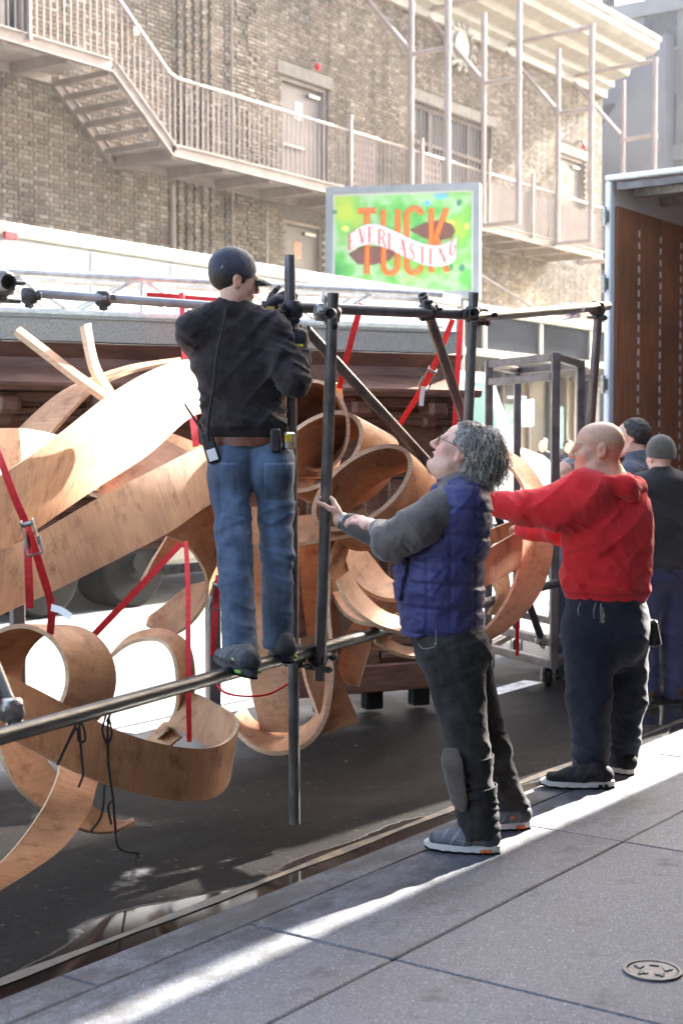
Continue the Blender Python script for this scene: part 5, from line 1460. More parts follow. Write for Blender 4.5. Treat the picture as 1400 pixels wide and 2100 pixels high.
cord('red_cord', [(442, 1400, 6.25), (460, 1420, 6.22), (500, 1428, 6.2), (550, 1424, 6.25), (592, 1402, 6.3)], .005, m_strap, 'thin red cord sagging below the climbing man\'s shoes', 'cord')
# ------------------------------------------------------------------ sculpting: blended solids -> one continuous surface
def _hash(i):
    h = (i[..., 0] * 374761393 + i[..., 1] * 668265263 + i[..., 2] * 1274126177) & 0xffffffff
    h = ((h ^ (h >> 13)) * 1274126177) & 0xffffffff
    return ((h ^ (h >> 16)) & 0xffff) / 65535.0
def vnoise(p):
    i = np.floor(p).astype(np.int64); f = p - i; f = f * f * (3 - 2 * f)
    r = 0
    for dx in (0, 1):
        for dy in (0, 1):
            for dz in (0, 1):
                w = (f[..., 0] if dx else 1 - f[..., 0]) * (f[..., 1] if dy else 1 - f[..., 1]) * (f[..., 2] if dz else 1 - f[..., 2])
                r = r + w * _hash(i + np.array([dx, dy, dz]))
    return r
def folds(p, basis, freq, seed=0.0, sharp=1.6):
    """ridged noise with its own directions: sharp creases, soft swells, -1..1"""
    q = np.stack([p @ np.asarray(b, float) * f for b, f in zip(basis, freq)], -1) + seed
    q = q + 0.6 * (vnoise(q * 0.7 + 11.3)[..., None] - .5)
    n = vnoise(q) * .7 + vnoise(q * 2.1 + 5.2) * .3
    return 1 - 2 * np.abs(2 * n - 1) ** (1 / sharp)
CB = (RT, FW, UP)

class Sculpt:
    def __init__(s): s.ops = []; s.disp = []
    def _add(s, fn, lo, hi, k, mode='add'):
        s.ops.append((fn, np.asarray(lo, float), np.asarray(hi, float), k, mode)); return s
    def cone(s, a, b, ra, rb, k=.03, mode='add'):
        a, b = np.asarray(a, float), np.asarray(b, float); ba = b - a; L2 = ba @ ba + 1e-12
        def fn(p):
            t = np.clip((p - a) @ ba / L2, 0, 1)
            return np.linalg.norm(p - a - t[..., None] * ba, axis=-1) - (ra + (rb - ra) * t)
        m = max(ra, rb)
        return s._add(fn, np.minimum(a, b) - m, np.maximum(a, b) + m, k, mode)
    def ball(s, c, r, k=.02, mode='add'):
        return s.cone(c, np.asarray(c) + [0, 0, 1e-5], r, r, k, mode)
    def ell(s, c, r, ax=None, k=.02, mode='add'):
        c = np.asarray(c, float); r = np.asarray(r, float); A = np.eye(3) if ax is None else np.asarray(ax, float)
        def fn(p):
            q = (p - c) @ A.T
            k0 = np.linalg.norm(q / r, axis=-1); k1 = np.linalg.norm(q / (r * r), axis=-1) + 1e-9
            return np.where(k0 < .05, -r.min(), k0 * (k0 - 1) / k1)
        m = r.max()
        return s._add(fn, c - m, c + m, k, mode)
    def econe(s, a, b, ra, rb, w, k=.03, mode='add'):
        """tapered limb of oval section: ra, rb = (half width along w, half depth)"""
        a, b = np.asarray(a, float), np.asarray(b, float); ba = b - a; L2 = ba @ ba + 1e-12
        ax = ba / math.sqrt(L2); w = nrm(np.asarray(w, float) - ax * (np.asarray(w, float) @ ax)); dd = np.cross(ax, w)
        ra, rb = np.asarray(ra, float), np.asarray(rb, float)
        def fn(p):
            t = np.clip((p - a) @ ba / L2, 0, 1); q = p - a - t[..., None] * ba
            r = ra + (rb - ra) * t[..., None]; mn = r.min(-1)
            e = np.sqrt((q @ w / r[..., 0]) ** 2 + (q @ dd / r[..., 1]) ** 2 + (q @ ax / mn) ** 2)
            return (e - 1) * mn
        m = max(ra.max(), rb.max())
        return s._add(fn, np.minimum(a, b) - m, np.maximum(a, b) + m, k, mode)
    def plane(s, c, n, k=.01):
        """cuts away the side n points to"""
        c = np.asarray(c, float); n = nrm(n)
        def fn(p): return (p - c) @ n
        return s._add(fn, None if False else [-1e3] * 3, [1e3] * 3, k, 'isect')
    def wrinkle(s, fn): s.disp.append(fn); return s
    def surface(s, h):
        adds = [o for o in s.ops if o[4] == 'add']
        lo = np.min([o[1] for o in adds], 0) - 3 * h - .03; hi = np.max([o[2] for o in adds], 0) + 3 * h + .03
        n = np.ceil((hi - lo) / h).astype(int) + 1
        F = np.full(n, .2, np.float32)
        ax = [lo[i] + np.arange(n[i]) * h for i in range(3)]
        for fn, l, u, k, mode in s.ops:
            mg = max(.035, k * 1.3) + 2 * h
            i0 = np.clip(np.floor((l - mg - lo) / h).astype(int), 0, n); i1 = np.clip(np.ceil((u + mg - lo) / h).astype(int) + 1, 0, n)
            if (i1 <= i0).any(): continue
            sl = tuple(slice(a, b) for a, b in zip(i0, i1))
            g = np.stack(np.meshgrid(*[ax[i][sl[i]] for i in range(3)], indexing='ij'), -1)
            d = fn(g); f = F[sl]
            if mode == 'add':
                hh = np.maximum(k - np.abs(f - d), 0) / k; F[sl] = np.minimum(f, d) - hh * hh * k * .25
            else:
                if mode == 'sub': d = -d
                hh = np.maximum(k - np.abs(f - d), 0) / k; F[sl] = np.maximum(f, d) + hh * hh * k * .25
        if s.disp:
            idx = np.nonzero(np.abs(F) < .04)
            p = np.stack([ax[i][idx[i]] for i in range(3)], -1)
            v = F[idx]
            for fn in s.disp: v = v - fn(p)
            F[idx] = v
        return nets(F, lo, h)

def nets(F, lo, h):
    S = F < 0
    nx, ny, nz = F.shape
    cnt = np.zeros((nx - 1, ny - 1, nz - 1), np.int8)
    for dx in (0, 1):
        for dy in (0, 1):
            for dz in (0, 1): cnt += S[dx:nx - 1 + dx, dy:ny - 1 + dy, dz:nz - 1 + dz]
    mixd = (cnt > 0) & (cnt < 8)
    idx = np.argwhere(mixd); vid = np.full(cnt.shape, -1, np.int64); vid[mixd] = np.arange(len(idx))
    acc = np.zeros((len(idx), 3)); m = np.zeros(len(idx))
    cs = [(a, b, c) for a in (0, 1) for b in (0, 1) for c in (0, 1)]
    for a in cs:
        for d in range(3):
            if a[d]: continue
            b = list(a); b[d] = 1
            fa = F[idx[:, 0] + a[0], idx[:, 1] + a[1], idx[:, 2] + a[2]]; fb = F[idx[:, 0] + b[0], idx[:, 1] + b[1], idx[:, 2] + b[2]]
            x = (fa < 0) != (fb < 0); t = np.where(x, fa / np.where(x, fa - fb, 1), 0)
            pt = np.array(a, float)[None, :] + np.zeros((len(idx), 3)); pt[:, d] += t
            acc[x] += pt[x]; m[x] += 1
    V = lo + h * (idx + acc / m[:, None])
    faces = []
    for d in range(3):
        e, f = [(1, 2), (2, 0), (0, 1)][d]
        sl0 = [slice(None)] * 3; sl1 = [slice(None)] * 3; sl0[d] = slice(0, -1); sl1[d] = slice(1, None)
        s0, s1 = S[tuple(sl0)], S[tuple(sl1)]
        q = np.argwhere(s0 != s1)
        q = q[(q[:, e] > 0) & (q[:, f] > 0) & (q[:, e] < F.shape[e] - 1) & (q[:, f] < F.shape[f] - 1)]
        def at(oe, of):
            r = q.copy(); r[:, e] -= oe; r[:, f] -= of; return vid[r[:, 0], r[:, 1], r[:, 2]]
        quad = np.stack([at(1, 1), at(0, 1), at(0, 0), at(1, 0)], -1)
        ins = s0[q[:, 0], q[:, 1], q[:, 2]]
        quad[~ins] = quad[~ins][:, ::-1]
        faces.append(quad)
    return V, np.vstack(faces)

def sculpt_obj(name, sc, h, mt, parent, color=None):
    V, Fc = sc.surface(h)
    me = bpy.data.meshes.new(name)
    me.vertices.add(len(V)); me.vertices.foreach_set('co', V.astype(np.float32).ravel())
    me.loops.add(len(Fc) * 4); me.loops.foreach_set('vertex_index', Fc.astype(np.int32).ravel())
    me.polygons.add(len(Fc)); me.polygons.foreach_set('loop_start', np.arange(0, len(Fc) * 4, 4, dtype=np.int32))
    me.polygons.foreach_set('use_smooth', np.ones(len(Fc), bool))
    me.update(calc_edges=True); me.validate()
    if color is not None:
        c = np.ones((len(V), 4), np.float32); c[:, :3] = color(V)
        at = me.color_attributes.new('tone', 'FLOAT_COLOR', 'POINT'); at.data.foreach_set('color', c.ravel())
    return link_mesh(name, me, mt, parent)

# ------------------------------------------------------------------ people
def make_skin(name, c):
    m, nt, b = new_mat(name)
    v = coords(nt)
    a = node(nt, 'ShaderNodeAttribute'); a.attribute_name = 'tone'
    mott = ramp(nt, noise(nt, v, 60, 4), [(0.3, tuple(x * .9 for x in c)), (0.7, tuple(min(1, x * 1.08) for x in c))])
    nt.links.new(mix(nt, 1.0, mott, a.outputs['Color'], 'MULTIPLY'), b.inputs['Base Color'])
    b.inputs['Roughness'].default_value = .48
    b.inputs['Subsurface Weight'].default_value = .12
    b.inputs['Subsurface Radius'].default_value = (.012, .004, .002)
    bump(nt, b, noise(nt, v, 420, 2), .12, .002)
    return m
m_skin1 = make_skin('fair skin', (.68, .41, .29)); m_skin2 = make_skin('tan skin', (.66, .40, .265)); m_skin3 = make_skin('pink skin', (.72, .43, .32))
def cloth(name, c1, c2, weave=420, rough=.9, sheen=.25, bmp=.25, scale=7, attr='tone', crease=.34, stretch=(1, 1, 1)):
    if name in MATS: return MATS[name]
    m = M(name, c1, c2, scale, rough=rough, bmp=0, sheen=sheen, attr=attr, rvar=.05, spec=.25, stretch=stretch)
    nt = m.node_tree; b = nt.nodes['Principled BSDF']; v = coords(nt)
    # small creases: ridged noise, plus the weave
    n1 = noise(nt, coords(nt, (1, 1, 1.6)), 15, 3, .5); n2 = noise(nt, coords(nt, (1.4, 1, .8)), 36, 2, .5)
    rid = fmath(nt, 'ABSOLUTE', fmath(nt, 'SUBTRACT', n1, .5)); rid2 = fmath(nt, 'ABSOLUTE', fmath(nt, 'SUBTRACT', n2, .5))
    hgt = fmath(nt, 'MULTIPLY_ADD', noise(nt, v, weave, 2), .10, fmath(nt, 'MULTIPLY_ADD', rid2, .5, rid))
    bump(nt, b, hgt, crease, .02)
    return m

def head(s, c, f, u, sc=.95, jaw=1.0, mouth_open=False, nose=1.0):
    """adds a head to a sculpt; returns a function local -> world"""
    f = nrm(f); u = nrm(np.asarray(u, float) - f * (np.asarray(u, float) @ f)); r = np.cross(f, u)
    A = [r, f, u]
    def L(x, y, z): return np.asarray(c) + (r * x + f * y + u * z) * sc
    def e(x, y, z, rad, k, mode='add'): s.ell(L(x, y, z), np.asarray(rad) * sc, A, k, mode)
    e(0, -.018, .036, (.077, .098, .088), .02); e(0, .03, .045, (.064, .064, .06), .03)
    e(0, .034, -.045, (.058 * jaw, .062, .082), .03)
    s.ball(L(0, .078, -.108), .024 * sc, .03)
    for k in (-1, 1):
        s.ball(L(k * .047 * jaw, .012, -.072), .022 * sc, .035); s.ball(L(k * .040, .066, -.028), .022 * sc, .03)
        s.ball(L(k * .033, .104, .004), .0145 * sc, .014, 'sub'); s.ball(L(k * .032, .082, .003), .0145 * sc, .006)
        e(k * .079, -.014, -.006, (.011, .021, .033), .008); e(k * .089, -.008, -.002, (.006, .011, .019), .006, 'sub')
        s.ball(L(k * .080, -.004, -.032), .008 * sc, .01)
        s.ball(L(k * .0115, .108, -.036), .0095 * sc, .008)
    s.cone(L(-.036, .089, .021), L(.036, .089, .021), .013 * sc, .013 * sc, .014)
    s.cone(L(0, .098, .014), L(0, .098 + .021 * nose, -.030), .009 * sc, .0135 * sc, .010)
    s.cone(L(-.016, .098, -.0625), L(.016, .098, -.0625), .0072 * sc, .0072 * sc, .007)
    s.cone(L(-.014, .094, -.080 - (.02 if mouth_open else 0)), L(.014, .094, -.080 - (.02 if mouth_open else 0)), .0075 * sc, .0075 * sc, .008)
    if mouth_open: e(0, .110, -.080, (.030, .042, .019), .004, 'sub')
    else: s.cone(L(-.022, .108, -.0715), L(.022, .108, -.0715), .0042 * sc, .0042 * sc, .003, 'sub')
    return L

def hand(s, w, d, n, t, sc=1.0, curl=.5, thumb=(.6, .5, .2), spread=.12, fat=1.0):
    """w wrist, d finger direction, n palm facing, t thumb side"""
    d = nrm(d); n = nrm(np.asarray(n, float) - d * (np.asarray(n, float) @ d)); t0 = np.cross(d, n); t = t0 if t0 @ np.asarray(t, float) > 0 else -t0
    w = np.asarray(w, float)
    s.econe(w, w + d * .045 * sc, (.029 * sc, .021 * sc), (.038 * sc, .017 * sc), t, .02)
    s.econe(w + d * .045 * sc, w + d * .082 * sc, (.04 * sc, .016 * sc), (.039 * sc, .013 * sc), t, .015)
    for i, (off, L) in enumerate(((.029, .073), (.0095, .082), (-.0105, .076), (-.029, .058))):
        p = w + (d * .084 + t * off) * sc; dd = nrm(d + t * off * spread * 10)
        a = 0
        for j, (fr, rr) in enumerate(((.45, .0093), (.32, .0084), (.26, .0073))):
            a += curl * (0.7, 1.0, .8)[j] * (1 + .08 * i)
            v = dd * math.cos(a) + n * math.sin(a); q = p + v * L * fr * sc
            s.cone(p, q, rr * sc * fat, (rr - .0008) * sc * fat, .0045); p = q
    p = w + (d * .022 + t * .026) * sc
    v = nrm(t * thumb[0] + d * thumb[1] + n * thumb[2]); q = p + v * .042 * sc; s.cone(p, q, .0145 * sc * fat, .0115 * sc * fat, .014)
    v = nrm(v * .75 + d * .5 + n * .18); r_ = q + v * .031 * sc; s.cone(q, r_, .0105 * sc * fat, .0092 * sc * fat, .005)
    v = nrm(v + n * .3); s.cone(r_, r_ + v * .024 * sc, .0092 * sc * fat, .0075 * sc * fat, .005)

def tone_near(V, spots):
    """skin tint: list of (point, radius, rgb multiplier)"""
    out = np.ones((len(V), 3))
    for c, r, m in spots:
        w = np.exp(-np.sum((V - np.asarray(c)) ** 2, -1) / (r * r))[:, None]
        out = out * (1 - w) + out * np.asarray(m) * w
    return out
def face_tones(L, extra=()):
    sp = [(L(0, .10, -.066), .014, (.82, .5, .5)), (L(0, .098, -.08), .013, (.85, .52, .52)), (L(0, .125, -.03), .02, (1.05, .85, .82))]
    for k in (-1, 1): sp += [(L(k * .05, .07, -.03), .03, (1.06, .84, .82)), (L(k * .08, -.01, -.005), .03, (1.08, .78, .72)), (L(k * .033, .092, .003), .009, (.35, .3, .3)), (L(k * .034, .1, .024), .011, (.5, .42, .4))]
    return sp + list(extra)

def shoe(par, heel, toe, up, h=.006, upper=None, sole=None, wdt=.048, ht=.075, name='shoe', lace=None, accent=None):
    """running shoe: upper as the part, sole, laces and accents under it; heel and toe are points on the ground"""
    heel, toe = np.asarray(heel, float), np.asarray(toe, float); f = nrm(toe - heel); up = nrm(up); s_ = np.cross(f, up); L = np.linalg.norm(toe - heel)
    def q(a, b, c): return heel + f * L * a + s_ * b + up * c
    sc = Sculpt()
    sc.econe(q(.12, 0, .062), q(.45, .0, .058), (wdt * .82, .038), (wdt * .92, .037), s_, .02)
    sc.econe(q(.45, .0, .055), q(.86, .004, .045), (wdt * .95, .036), (wdt * .86, .026), s_, .03)
    sc.econe(q(.15, 0, .065), q(.24, 0, ht), (wdt * .7, .035), (wdt * .7, .038), s_, .03)
    sc.econe(q(.25, 0, .082), q(.62, 0, .066), (wdt * .6, .035), (wdt * .55, .022), s_, .03)
    sc.plane(q(0, 0, .016), -up, .004)
    sc.wrinkle(lambda p: .0022 * folds(p, (f, s_, up), (26, 14, 30), 3.1))
    def pan(V):      # sewn panels: dark toe guard and heel counter, side stripes
        a_ = (V - heel) @ f / L; z_ = (V - heel) @ up; c_ = np.ones(len(V))
        c_[(a_ > .80 + z_ * 1.2) | (a_ < .16)] = .55
        c_[(np.abs(((a_ * 1.0 + z_ * 2.2) % .16) - .08) < .018) & (a_ > .3) & (a_ < .75)] = 1.7
        c_[z_ < .036] *= .6
        return np.stack([c_] * 3, -1)
    o = sculpt_obj(name, sc, h, upper, par, pan)
    # sole: outlined block with a wavy lower edge
    b = MB(); n = 40; top, bot = [], []
    for i in range(n):
        a = 2 * math.pi * i / n; x = .5 + .515 * math.cos(a); y = math.sin(a)
        w_ = wdt * (1.0 if x > .45 else .82 + .18 * x / .45) * (abs(y) ** .6) * (1 if y > 0 else -1) * 1.04
        lift = .012 * max(0, x - .75) / .25 + (.004 * math.sin(x * 40))
        top.append(q(x, w_, .030 + .012 * abs(x - .45) + .004 * math.sin(x * 22))); bot.append(q(x * .985 + .005, w_ * .96, max(0, lift) * .7 + .001))
    b.add(top + bot, [(i, n + i, n + (i + 1) % n, (i + 1) % n) for i in range(n)], 0, True); b.add(top, [tuple(range(n))]); b.add(bot, [tuple(range(n))[::-1]])
    b.build('sole', sole, o)
    b = MB(); low = [p - (p - heel - f * L * .5) * .004 + up * .0 for p in bot]
    band_t = [p + up * .009 + nrm(p - q(.5, 0, 0)) * .0015 for p in bot]; b.add(band_t + [p - up * .0 + nrm(p - q(.5, 0, 0)) * .0015 for p in bot], [(i, n + i, n + (i + 1) % n, (i + 1) % n) for i in range(n)]); b.build('outsole', m_rubber, o)
    if lace:
        for k in range(4):
            x = .42 + k * .075; b = MB(); b.tube([q(x, -.034, .090 - .006 * k), q(x + .015, 0, .112 - .008 * k), q(x, .034, .090 - .006 * k)], .0045, 6); b.build('lace', lace, o)
    if accent:
        for (x, c) in ((.12, .02), (.2, .018), (.30, .06)):
            for k in (-1, 1):
                b = MB(); b.cbox(q(x, k * wdt * .92, c), (.02, .012, .012), [f, s_, up], b=.004); b.build('accent', accent, o)
    return o
# ================================================================== A: man standing on the lower pipe
dA = 6.2
def QA(px, py, dd=0.0): return P(px, py, dA + dd)
pa = thing('person', tuple(PZ(540, 1352, .745)), 'person in dark pullover, cap and blue jeans standing on the lower pipe, back turned', 'person', 'crew at work')
fA = D(.88, .42, -.16); uA = D(.16, .0, 1)
headA = QA(480, 572, .03)
SH_L, SH_R = QA(398, 675, .0), QA(558, 678, .02)
EL_R, WR_R = QA(606, 786, -.06), QA(614, 722, .02)
EL_L, WR_L = QA(420, 745, .38), QA(545, 640, .22)
HIP_L, HIP_R = QA(470, 965, .02), QA(560, 965, .02)
KN_L, KN_R = QA(482, 1150, -.16), QA(568, 1140, .0)
AN_L, AN_R = QA(495, 1345, -.38), QA(576, 1318, -.06)
s = Sculpt()
LA = head(s, headA, fA, uA, .93)
s.cone(headA + D(-.1, -.2, -1) * .05, QA(478, 660, .05), .055, .052, .02)
s.econe(QA(480, 710, .05), QA(500, 890, .05), (.11, .06), (.11, .065), RT, .03)
s.cone(SH_L + D(.5, 0, -.6) * .04, EL_L, .04, .034, .02); s.cone(EL_L, WR_L, .036, .026, .02); s.cone(SH_R + D(-.5, 0, -.6) * .04, EL_R, .04, .034, .02); s.cone(EL_R, WR_R, .036, .027, .02); s.cone(QA(420, 690, .03), QA(540, 690, .03), .04, .04, .03)
hand(s, WR_R, D(.0, .35, .9), D(-.5, .8, -.2), D(-.8, -.4, .2), .95, .5); hand(s, WR_L, D(.6, -.1, .4), D(.2, .9, -.3), D(-.2, 0, 1), .95, .55)
s.cone(HIP_L, KN_L, .075, .05, .06); s.cone(KN_L, AN_L, .048, .035, .02); s.cone(HIP_R, KN_R, .075, .05, .06); s.cone(KN_R, AN_R, .048, .035, .02)
s.cone(QA(500, 900, .05), QA(515, 960, .04), .1, .09, .06)
s.cone(AN_L, AN_L + D(-.8, .1, -.5) * .07, .035, .03, .02); s.cone(AN_R, AN_R + D(-.2, .8, -.5) * .07, .035, .03, .02)
tA = face_tones(LA)
sculpt_obj('body', s, .0058, m_skin1, pa, lambda V: tone_near(V, tA))
# pullover
s = Sculpt()
s.econe(QA(478, 690, .04), QA(486, 770, .03), (.168, .095), (.165, .105), D(1, .06, 0), .04)
s.econe(QA(486, 770, .03), QA(497, 865, .03), (.165, .105), (.158, .10), RT, .04)
s.econe(QA(500, 868, .03), QA(503, 890, .03), (.172, .115), (.168, .112), RT, .02)
s.cone(QA(450, 645, .04), QA(402, 674, .02), .058, .068, .04); s.cone(QA(508, 648, .03), QA(556, 680, .02), .058, .068, .04)
s.cone(SH_L, EL_L, .070, .058, .04); s.cone(EL_L, WR_L + (EL_L - WR_L) * .12, .055, .045, .03)
s.cone(SH_R, QA(598, 776, -.06), .072, .062, .03); s.cone(QA(603, 782, -.06), WR_R + D(0, -.1, -1) * .012, .062, .043, .02)
s.cone(QA(474, 640, .045), QA(480, 620, .05), .076, .066, .02)           # stand-up collar
s.cone(QA(480, 598, .05), QA(481, 634, .05), .058, .058, .01, 'sub')
dgR = D(.55, 0, -.8); dgL = D(-.5, 0, -.85)
def wrA(p):
    z = p[:, 2]; x = (p - QA(490, 800)) @ RT
    hem = np.exp(-((z - QA(490, 868)[2]) / .09) ** 2); arm = np.exp(-(((p - QA(600, 740)) ** 2).sum(-1)) / .022)
    f1 = folds(p, (D(.25, 0, 1), RT, FW), (20, 4.5, 5), 1.3); f2 = folds(p, (D(.7, 0, .7), D(.7, 0, -.7), FW), (9, 3.0, 4), 4.2); f3 = folds(p, (D(.4, 0, 1), D(1, 0, -.4), FW), (30, 7, 8), 8.1)
    f4 = folds(p, (D(.75, 0, -.66), D(.66, 0, .75), FW), (17, 4.5, 5), 2.9); f5 = folds(p, (D(.55, 0, .83), D(.83, 0, -.55), FW), (22, 5, 6), 12.)
    blade = np.exp(-(((p - QA(560, 800)) @ RT) / .08) ** 2)
    return np.clip((z - QA(0, 898, .03)[2]) / .05, .06, 1) * (.014 * f1 * hem + .008 * f2 + .018 * f3 * arm + .011 * f4 * (.4 + blade) + .006 * f5)
s.wrinkle(wrA)
s.plane(QA(500, 899, .03), D(.03, 0, -1), .012)
def band_dark(V):
    z = V[:, 2]; c = np.ones((len(V), 3)); zz = QA(500, 884)[2]
    c *= (1 - .25 * np.exp(-((z - zz) / .012) ** 2))[:, None]; return c
m_hood = cloth('dark brown black fleece', (.018, .0135, .014), (.030, .0235, .024), 260, .95, .12, .3)
sculpt_obj('pullover', s, .0068, m_hood, pa, band_dark)
# jeans
def jeans_tone(kn):
    def f(V):
        n = vnoise(V * 9) * .5 + vnoise(V * 23 + 3) * .3 + vnoise(V * np.array([60, 60, 14])) * .2
        c = .80 + .45 * n
        for cx in (455, 575):
            dx = np.abs((V - QA(cx, 965)) @ RT); dz = np.abs(V[:, 2] - QA(0, 985)[2]); ed = np.maximum(dx / .062, dz / .075)
            c = c + .7 * np.exp(-((ed - .95) / .03) ** 2) * (((V - QA(515, 965)) @ FW) < 0)
        for k in kn: c = c + .55 * np.exp(-((V - k) ** 2 @ np.array([60, 60, 14.])) )
        return np.stack([c, c, np.clip(c * 1.0, 0, 2)], -1)
    return f
s = Sculpt()
s.econe(QA(505, 898, .03), QA(515, 950, .03), (.168, .108), (.178, .115), RT, .04)
s.ell(QA(472, 965, -.03), (.092, .10, .115), (RT, FW, UP), .04); s.ell(QA(560, 965, -.03), (.092, .10, .115), (RT, FW, UP), .04)
s.econe(QA(470, 985, .0), KN_L, (.086, .095), (.070, .075), RT, .03); s.econe(QA(562, 985, .03), KN_R, (.084, .095), (.067, .075), RT, .025)
s.econe(KN_L, QA(494, 1350, -.38), (.070, .072), (.070, .076), RT, .02); s.econe(KN_R, QA(570, 1322, -.06), (.068, .072), (.062, .074), RT, .02)
s.plane(QA(494, 1352, -.38), (0, 0, -1), .004); s.plane(QA(505, 908, .03), (0, 0, 1), .008)
s.cone(QA(516, 1075, -.2), QA(520, 1330, -.2), .004, .012, .012, 'sub')
def wrJ(p):
    z = p[:, 2]
    kn = np.exp(-((z - KN_L[2]) / .16) ** 2); ank = np.exp(-((z - AN_L[2] - .07) / .14) ** 2); seat = np.exp(-((z - QA(0, 1040)[2]) / .10) ** 2)
    f1 = folds(p, (D(.35, 0, 1), RT, FW), (17, 4, 4), 2.2); f2 = folds(p, (D(-.45, 0, 1), D(1, 0, .45), FW), (13, 4, 4), 7.7)
    crack = np.exp(-(((p - QA(517, 960)) @ RT) / .012) ** 2) * ((z > QA(0, 1040)[2]) & (z < QA(0, 915)[2]))
    pk = 0
    for cx in (455, 575):
        dx = np.abs((p - QA(cx, 965)) @ RT); dz = np.abs(z - QA(0, 985)[2])
        edge = np.maximum(dx / .062, dz / .075); pk = pk + .0035 * (edge < 1) - .003 * np.exp(-((edge - 1) / .05) ** 2)
    pk = pk * (((p - QA(515, 965)) @ FW) < 0)
    f3 = folds(p, (D(.2, 0, 1), RT, FW), (30, 6, 6), 5.5); return .0055 * f1 * (kn * .9 + ank * .6 + .25) + .007 * f2 * (seat + .35) + .003 * f3 * (kn + ank + seat) - .008 * crack + pk
s.wrinkle(wrJ)
m_jeans = cloth('blue denim', (.034, .054, .088), (.078, .112, .163), 500, .88, .1, .3, scale=14, stretch=(1, 1, .45), crease=.28)
sculpt_obj('jeans', s, .0062, m_jeans, pa, jeans_tone([QA(470, 1060), QA(565, 1060), KN_L, KN_R]))
# stitching and belt loops, belt, radio and holster
beltc = []
for i in range(40):
    a = 2 * math.pi * i / 40; beltc.append(QA(507, 904, .03) + RT * .180 * math.cos(a) + FW * .121 * math.sin(a) + UP * .004 * math.sin(a))
beltc = np.array(beltc + beltc[:1])
m_belt = M('brown leather belt', (.11, .035, .018), (.2, .07, .04), 30, rough=.4, bmp=.1)
band(pa, beltc + UP * .019, beltc - UP * .019, .004, [m_belt, m_belt, m_belt], 'belt')
for px in (440, 487, 570):
    a = QA(px, 903, -.09); b = MB(); b.cbox(a + FW * (.014 if px == 487 else .04), (.014, .006, .062), [RT, FW, UP], b=.002); b.build('belt_loop', m_jeans, pa)
m_blk = M('black plastic', (.012, .012, .013), (.022, .022, .024), 30, rough=.45, bmp=.1)
rd = D(.32, -.1, -1); rs = nrm(np.cross(rd, FW)); rn = np.cross(rs, rd)
b = MB(); c = QA(431, 917, -.1); b.cbox(c, (.056, .135, .035), [rs, rd, rn], b=.008); rad = b.build('two_way_radio', m_blk, pa)
b = MB(); b.cbox(c + rd * .035 - rn * .019 * (1 if rn @ FW > 0 else -1), (.038, .05, .004), [rs, rd, rn], b=.001); b.build('radio_label', m_paper, rad)
b = MB(); b.tube([c - rd * .06 - RT * .01, c - rd * .1 - RT * .022, c - rd * .19 - RT * .05], [.008, .006, .004], 8); b.build('antenna', m_blk, rad)
b = MB(); b.tube([c - rd * .067 + RT * .012, c - rd * .087 + RT * .012], .008, 8); b.build('knob', m_blk, rad)
b = MB(); b.cbox(QA(565, 903, -.1), (.042, .05, .10), [RT, FW, UP], b=.008); b.build('tool_pouch', m_blk, pa)
b = MB(); b.cbox(QA(592, 904, -.07), (.052, .035, .075), [D(.8, .6, 0), D(-.6, .8, 0), UP], b=.012); tm = b.build('tape_measure', m_galv, pa)
m_yel = M('yellow label', (.75, .55, .03), (.8, .62, .05), 8, rough=.4, bmp=0)
b = MB(); b.cbox(QA(591, 898, -.094), (.034, .004, .03), [D(.8, .6, 0), D(-.6, .8, 0), UP], b=.001); b.build('yellow_label', m_yel, tm)
# cord down the back
cp_ = catmull([QA(463, 632, -.05), QA(459, 660, -.075), QA(446, 720, -.11), QA(438, 790, -.118), QA(430, 840, -.118), QA(426, 885, -.115), QA(428, 905, -.115)], 14)
b = MB(); b.tube(cp_, [.0055 + .0016 * (i % 2) for i in range(len(cp_))], 7); b.build('radio_cord', m_rope, pa)
# cap: crown, bill, button
s = Sculpt()
s.ell(LA(0, -.016, .045), np.array((.088, .111, .098)) * .95, (np.cross(fA, uA), fA, nrm(uA - fA * (uA @ fA))), .01)
s.plane(LA(0, 0, .004), -nrm(uA - fA * (uA @ fA) - .14 * fA), .008)
uu = nrm(uA - fA * (uA @ fA)); rA = np.cross(fA, uu)
def wrC(p):
    q = p - LA(0, -.016, .045); a = np.arctan2(q @ rA, q @ fA); el = (q @ uu)
    seam = np.minimum(np.abs(np.sin(a * 3)), 1); return -.0018 * np.exp(-(seam / .08) ** 2) * (el > 0) + .0012 * folds(p, CB, (14, 14, 14), 2.)
s.wrinkle(wrC)
m_cap = cloth('faded navy cap', (.030, .030, .042), (.055, .055, .072), 420, .85, .3, .25)
cap_ = sculpt_obj('cap', s, .0052, m_cap, pa, lambda V: np.ones((len(V), 3)))
b = MB(); n = 13; top, bot = [], []
for ring_i, (rad_, drop) in enumerate(((.0, .0), (.035, .002), (.065, .007), (.086, .015))):
    row = []
    for i in range(n):
        a = math.pi * (i / (n - 1) - .5) * .93
        row.append(LA(math.sin(a) * (.08 - ring_i * .002), .072 + math.cos(a) * (.032 + rad_) - .008, .030 - drop - .022 * math.sin(a) ** 2))
    top.append(row)
V_ = [p for row in top for p in row]; V2 = [p - uu * .004 for p in V_]
fs_ = []
for r_i in range(3):
    for i in range(n - 1):
        q = (r_i * n + i, r_i * n + i + 1, (r_i + 1) * n + i + 1, (r_i + 1) * n + i); fs_.append(q); fs_.append(tuple(len(V_) + k for k in q[::-1]))
for i in range(n - 1): fs_.append((3 * n + i, 3 * n + i + 1, len(V_) + 3 * n + i + 1, len(V_) + 3 * n + i))
b.add(V_ + V2, fs_, 0, True); b.build('cap_bill', m_cap, cap_)
